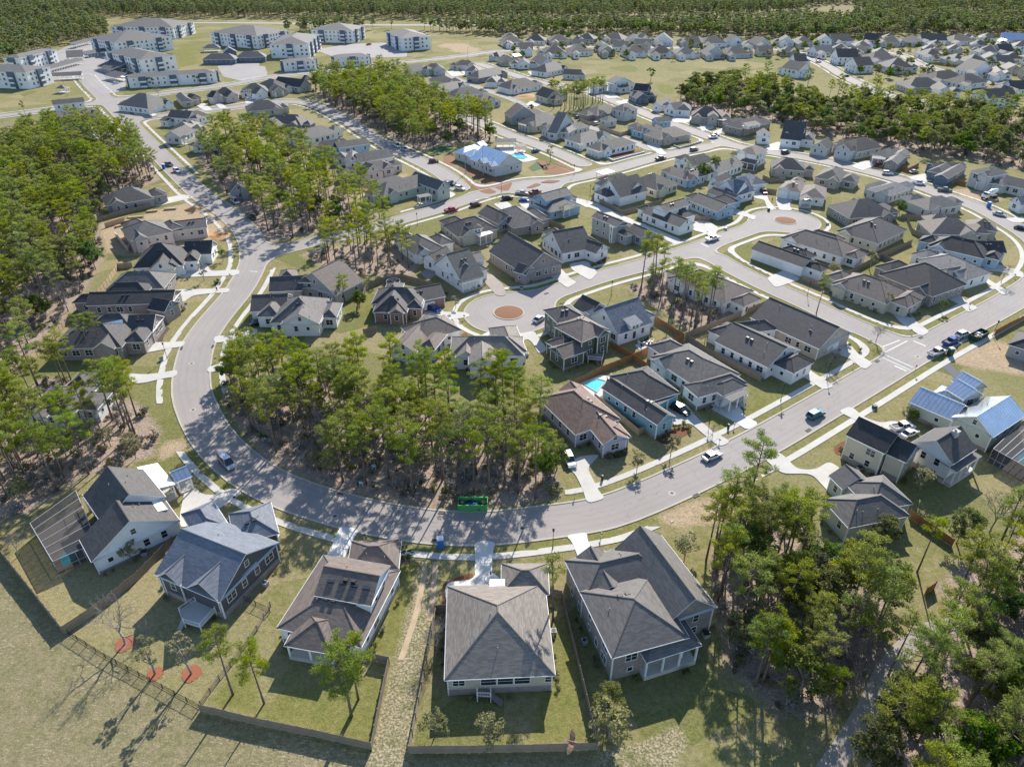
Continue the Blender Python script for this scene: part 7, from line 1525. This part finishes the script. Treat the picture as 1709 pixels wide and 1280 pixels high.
def house_clutter():
    """foundation shrubs, air conditioners and letter boxes that every lot has"""
    r = random.Random(11); ns = na = nm_ = 0
    ac = MB(); ac.box((0,0,.42), (.85,.85,.84)); acd = ac.data('casing', ['pipe']); fn = MB(); fn.tube([(0,0,.84),(0,0,.88)], .34, 12); fnd = fn.data('fan_grille', ['metal_dark'])
    pb = MB(); pb.box((0,0,.55), (.1,.1,1.1)); pbd = pb.data('post', ['trim']); bx = MB(); bx.box((0,0,1.18), (.24,.5,.26)); bxd = bx.data('letter_box', ['metal_dark'])
    def okp(q, bl): return roadfield(np.array([q.x]), np.array([q.y]))[0] > 4.5 and not any(x.inside(q, -.2) for h in HOUSES for x in h[1] if (h[2]-base).length < 40)
    for t, bl, base, dist, wall, roof, label in sorted(HOUSES, key=lambda h: h[3]):
        if dist > 330 or t['category'] != 'house': continue
        for b in bl[:3]:
            if b.porch or b.z0 >= 0: continue
            for side in (0, 1, 3):
                ln = b.L if side == 0 else b.D; a = r.uniform(.6, 2.0)
                f = (lambda a: b.pt(a, -.55)) if side == 0 else (lambda a: b.pt(b.L+.55, a)) if side == 1 else (lambda a: b.pt(-.55, a))
                while a < ln - .5 and ns < 190:
                    if r.random() < .55:
                        q = f(a)
                        if okp(q, bl): shrub(q, r.uniform(.32, .6), 'small foundation shrub growing against a house wall', 'foundation shrubs along the house walls'); ns += 1
                    a += r.uniform(1.2, 2.6)
        b = bl[0]; q = b.pt(b.L+.9, b.D*.6) if r.random() < .5 else b.pt(-.9, b.D*.6)
        if okp(q, bl):
            o = empty('air_conditioner', q, math.atan2(b.u.y, b.u.x)); tag(o, 'grey outdoor air conditioner unit standing beside a house wall', 'air conditioner', 'air conditioners beside the houses'); link('casing', acd, o); link('fan_grille', fnd, o); na += 1
    for rg, pts in DRIVES:
        w = GP(rg, pts); d = roadfield(np.array([p.x for p in w]), np.array([p.y for p in w])); p = w[int(np.argmin(d))]; c = sum(w, Vector())/len(w)
        if p.length > 330: continue
        v = (c - p); v.z = 0; v.normalize(); q = p + v*1.5 + Vector((-v.y, v.x, 0))*2.4
        if roadfield(np.array([q.x]), np.array([q.y]))[0] > .5: o = empty('mailbox', q, math.atan2(v.y, v.x)+1.57); tag(o, 'black letter box on a white post at a driveway mouth', 'mailbox', 'mailboxes at the driveways'); link('post', pbd, o); link('letter_box', bxd, o); nm_ += 1
    print('clutter', ns, na, nm_)
house_clutter()
def boxthing(nm, cat, mt, d, reg, x, y, label, rz=0.3):
    p = G(reg, x, y); t = empty(nm, p, rz); tag(t, label, cat); m = MB(); m.box((0,0,d[2]/2), d); m.build('body', mt, t); m = MB(); m.box((0,0,d[2]+.03), (d[0]*1.05, d[1]*1.05, .07)); m.build('lid', 'metal_dark', t)
for a in (('wheelie_bin','bin','bin_green',(.7,.8,1.1),'r11',535,470,'green wheeled bin beside the cream house'), ('wheelie_bin','bin','bin_green',(.7,.8,1.1),'r11',555,475,'second green wheeled bin against the cream wall'), ('air_conditioner','air conditioner','pipe',(1,1,.9),'r11',615,575,'grey air conditioner below the cream wall'), ('air_conditioner','air conditioner','pipe',(.9,.9,.9),'r14',1285,405,'grey air conditioner at the brick wing'),
          ('air_conditioner','air conditioner','pipe',(.9,.9,.9),'r10',720,175,'grey air conditioner along the teal wall'), ('air_conditioner','air conditioner','pipe',(.9,.9,.9),'r8',960,1135,'grey air conditioner at the white farm wall'), ('wheelie_bin','bin','bin_green',(.7,.8,1.1),'r8',1080,1045,'green bin by the farm house side door'), ('mailbox','mailbox','metal_dark',(.3,.5,1.2),'r10',600,640,'black mailbox in the shade before the lavender house'), ('mailbox','mailbox','metal_dark',(.3,.5,1.2),'r10',1435,300,'black mailbox by the shaded driveway lawn'),
          ('utility_box','utility box','bin_green',(.9,.8,.8),'r4',1440,612,'green utility box on the left lawn'), ('utility_box','utility box','pipe',(.9,.8,.8),'r4',1075,1120,'grey utility box on the left bend lawn'), ('utility_box','utility box','pipe',(.9,.8,.8),'a5',360,1095,'grey utility box on the verge by the second turning circle'), ('utility_box','utility box','pipe',(.9,.8,.8),'a5',1570,1035,'grey utility box right of the second turning circle'), ('wheelie_bin','bin','bin_green',(.7,.8,1.1),'a5',872,870,'green bin at the kerb of the second turning circle'), ('utility_box','utility box','pipe',(.8,.8,.8),'r6',65,650,'grey utility box by the dark garage bay drive'), ('utility_box','utility box','bin_green',(.9,.8,.8),'r11',715,165,'green utility box on the lawn by the metal roofed house')): boxthing(*a)
# building site: lumber stacks, walls and spoil heaps
def heap(reg, x, y, R, h, mt, label):
    p = G(reg, x, y); r = np.random.default_rng(int(x)); k, n = 16, 5; vs = [(0,0,h)]
    for j in range(1, n+1):
        for i in range(k): a = 2*math.pi*i/k; rr = R*j/n*(1+.15*math.sin(3*a+j)); vs.append((rr*math.cos(a), rr*math.sin(a), max(-.05, h*(1-(j/n)**1.3)*r.uniform(.8, 1.15))))
    fs = [(0,1+i,1+(i+1)%k) for i in range(k)] + [(1+(j-1)*k+i, 1+j*k+i, 1+j*k+(i+1)%k, 1+(j-1)*k+(i+1)%k) for j in range(1, n) for i in range(k)]; o = mesh('spoil_heap', vs, fs, mt, None, None, None, p, True); tag(o, label, 'heap')
heap('r4', 1280,120,3.2,1.3,'dirt_orange','orange clay heap on the left building lot'); heap('r4', 1460,290,4.0,.7,'dirt_orange','flat orange clay spread at the left kerb'); heap('r1', 720,1260,3.5,1.2,'dirt_orange','orange clay heap on the bare sandy lot'); heap('b2', 560,860,6,1.0,'dirt_orange','red clay bank beside the white hip house'); heap('r4', 1390,165,2.0,.8,'dirt_sand','sandy rubble heap at the left kerb')
def lumber(reg, x, y, rz, L, label):
    p = G(reg, x, y); t = empty('lumber_stack', p, rz); tag(t, label, 'lumber')
    for j in range(3):
        for i in range(5): m = MB(); m.box((random.uniform(-.2,.2), -.5+i*.25, .12+j*.22), (L*random.uniform(.85,1),.2,.18)); m.build('plank', 'lumber', t)
lumber('r4',800,230,.9,4,'lumber stack against the unfinished pink house'); lumber('r4',840,200,.4,5,'second lumber stack behind the unfinished pink house'); lumber('r4',1130,120,.2,4.5,'lumber stack beside the tan retaining fence'); lumber('r4',1010,135,.3,4,'short lumber stack on the left building lot'); lumber('r4',900,175,.3,6,'long lumber stack along the retaining fence')
def sitewalls():
    for a, b, l in (((770,300),(850,400),'raw block wall of the unfinished wing'), ((850,400),(880,370),'short raw block wall of the unfinished wing'), ((700,240),(830,200),'low timber formwork wall on the building lot')):
        p, q = G('r4', *a), G('r4', *b); m = MB(); d = q-p; m.box((0,0,.9), (d.length,.25,1.8)); m.box((0,0,1.84), (d.length,.3,.08)); o = m.build('site_wall', 'wall_pk' if l[0] != 'l' else 'lumber', None, (p+q)/2, math.atan2(d.y, d.x)); tag(o, l, 'wall')
sitewalls()
# ------------------------------------------------------------------ people and a bird
mat('skin', (0.42, 0.26, 0.19)); mat('cloth_dark', (0.03, 0.03, 0.045)); mat('cloth_grey', (0.12, 0.12, 0.13)); mat('cloth_orange', (0.6, 0.12, 0.03)); mat('hair', (0.03, 0.02, 0.015))
def person(reg, x, y, rz, shirt, label):
    V = [((0,0,.95),.14), ((0,0,1.18),.15), ((0,0,1.38),.17), ((0,0,1.5),.07), ((0.02,0,1.62),.1), ((.03,0,1.7),.085),
         ((0,.1,.9),.1), ((.16,.1,.5),.065), ((.05,.1,.09),.045), ((.2,.1,.04),.04), ((0,-.1,.9),.1), ((-.05,-.1,.5),.065), ((-.25,-.1,.14),.045), ((-.12,-.1,.04),.04),
         ((0,.2,1.4),.065), ((-.06,.26,1.12),.05), ((.08,.25,.9),.035), ((.11,.25,.82),.03), ((0,-.2,1.4),.065), ((.02,-.26,1.12),.05), ((.2,-.25,.95),.035), ((.25,-.25,.88),.03), ((.115,0,1.63),.02)]
    E = [(0,1),(1,2),(2,3),(3,4),(4,5),(0,6),(6,7),(7,8),(8,9),(0,10),(10,11),(11,12),(12,13),(2,14),(14,15),(15,16),(16,17),(2,18),(18,19),(19,20),(20,21),(4,22)]
    me = bpy.data.meshes.new('person'); me.from_pydata([v for v, r in V], E, []); o = bpy.data.objects.new('tmp', me); COL.objects.link(o)
    sk = o.modifiers.new('s', 'SKIN'); o.modifiers.new('d', 'SUBSURF').levels = 1
    for i, (v, r) in enumerate(V): me.skin_vertices[0].data[i].radius = (r, r)
    me.skin_vertices[0].data[0].use_root = True
    dg = bpy.context.evaluated_depsgraph_get(); m2 = bpy.data.meshes.new_from_object(o.evaluated_get(dg)); bpy.data.objects.remove(o)
    m2.materials.clear()
    for k in ('skin', shirt, 'cloth_dark'): m2.materials.append(MATS[k])
    for f in m2.polygons:
        c = f.center; f.material_index = 2 if c.z < .98 and abs(c.y) < .2 else 1 if .98 <= c.z < 1.47 and not (abs(c.y) > .22 and c.z < 1.1) else 0; f.use_smooth = True
    t = empty('person', G(reg, x, y), rz); tag(t, label, 'person'); link('body', m2, t)
    m = MB(); m.tube([(-.03,0,1.6),(-.03,0,1.7),(-.01,0,1.78),(0,0,1.8)], [.1,.115,.08,.02], 10); m.build('hair', 'hair', t, smooth=True)
person('r4', 1440, 662, -.4, 'cloth_dark', 'person in dark clothes walking on the left pavement'); person('a5', 912, 760, 1.8, 'cloth_orange', 'person in an orange top on the driveway of the turning circle')
mat('feather_brown', (0.17, 0.085, 0.05), (0.30, 0.19, 0.13), 14, .7); mat('feather_pale', (0.36, 0.22, 0.16), (0.5, 0.36, 0.28), 14, .7)
def hawk():
    d = (P(955, 1238) - camo.location).normalized(); c = camo.location + d*38.0
    t = empty('hawk', c); tag(t, 'brown hawk gliding with spread wings above the plank fence corner', 'bird')
    m = MB()
    m.tube([(-.24,0,0),(-.16,0,.0),(0,0,.01),(.14,0,.02),(.2,0,.03),(.245,0,.03),(.27,0,.015),(.29,0,.0)], [.02,.05,.075,.06,.042,.04,.025,.006], 10)
    m.add([(-.16,-.03,0),(-.16,.03,0),(-.42,.1,-.01),(-.44,0,-.01),(-.42,-.1,-.01)], [(0,1,2,3,4)], 1)
    for s in (-1, 1):
        pr = [(.09,.03,.03), (.13,.2,.07), (.1,.36,.09), (.02,.52,.1), (-.1,.6,.1), (-.13,.55,.1), (-.11,.5,.1), (-.17,.48,.095), (-.13,.42,.09), (-.18,.36,.085), (-.14,.2,.06), (-.13,.03,.02), (0,.25,.1), (0,.42,.115)]
        v = [(x, s*y, z) for x, y, z in pr]; f = [(0,1,12,11), (1,2,13,12), (2,3,13), (3,4,5), (3,5,6), (3,6,13), (6,7,8), (6,8,13), (8,9,12,13), (9,10,12), (10,11,12)]
        m.add(v, [q if s > 0 else q[::-1] for q in f], 0)
    o = m.build('body', ['feather_brown', 'feather_pale'], t)
    t.rotation_euler = (math.radians(22), math.radians(-8), math.radians(-18))
hawk()

# ------------------------------------------------------------------ haze
def haze():
    m = bpy.data.materials.new('haze_air'); m.use_nodes = True; t = m.node_tree; t.nodes.remove(t.nodes['Principled BSDF'])
    v = N(t, 'ShaderNodeVolumePrincipled'); v.inputs['Color'].default_value = (0.86, 0.90, 0.95, 1); v.inputs['Density'].default_value = 0.00026; v.inputs['Anisotropy'].default_value = 0.3
    t.links.new(v.outputs[0], t.nodes['Material Output'].inputs['Volume']); MATS['haze_air'] = m
    b = MB(); b.box((0, 1500, 50), (6000, 4600, 104)); o = b.build('haze', 'haze_air'); tag(o, 'pale thin haze over the whole town', None, None, 'stuff')
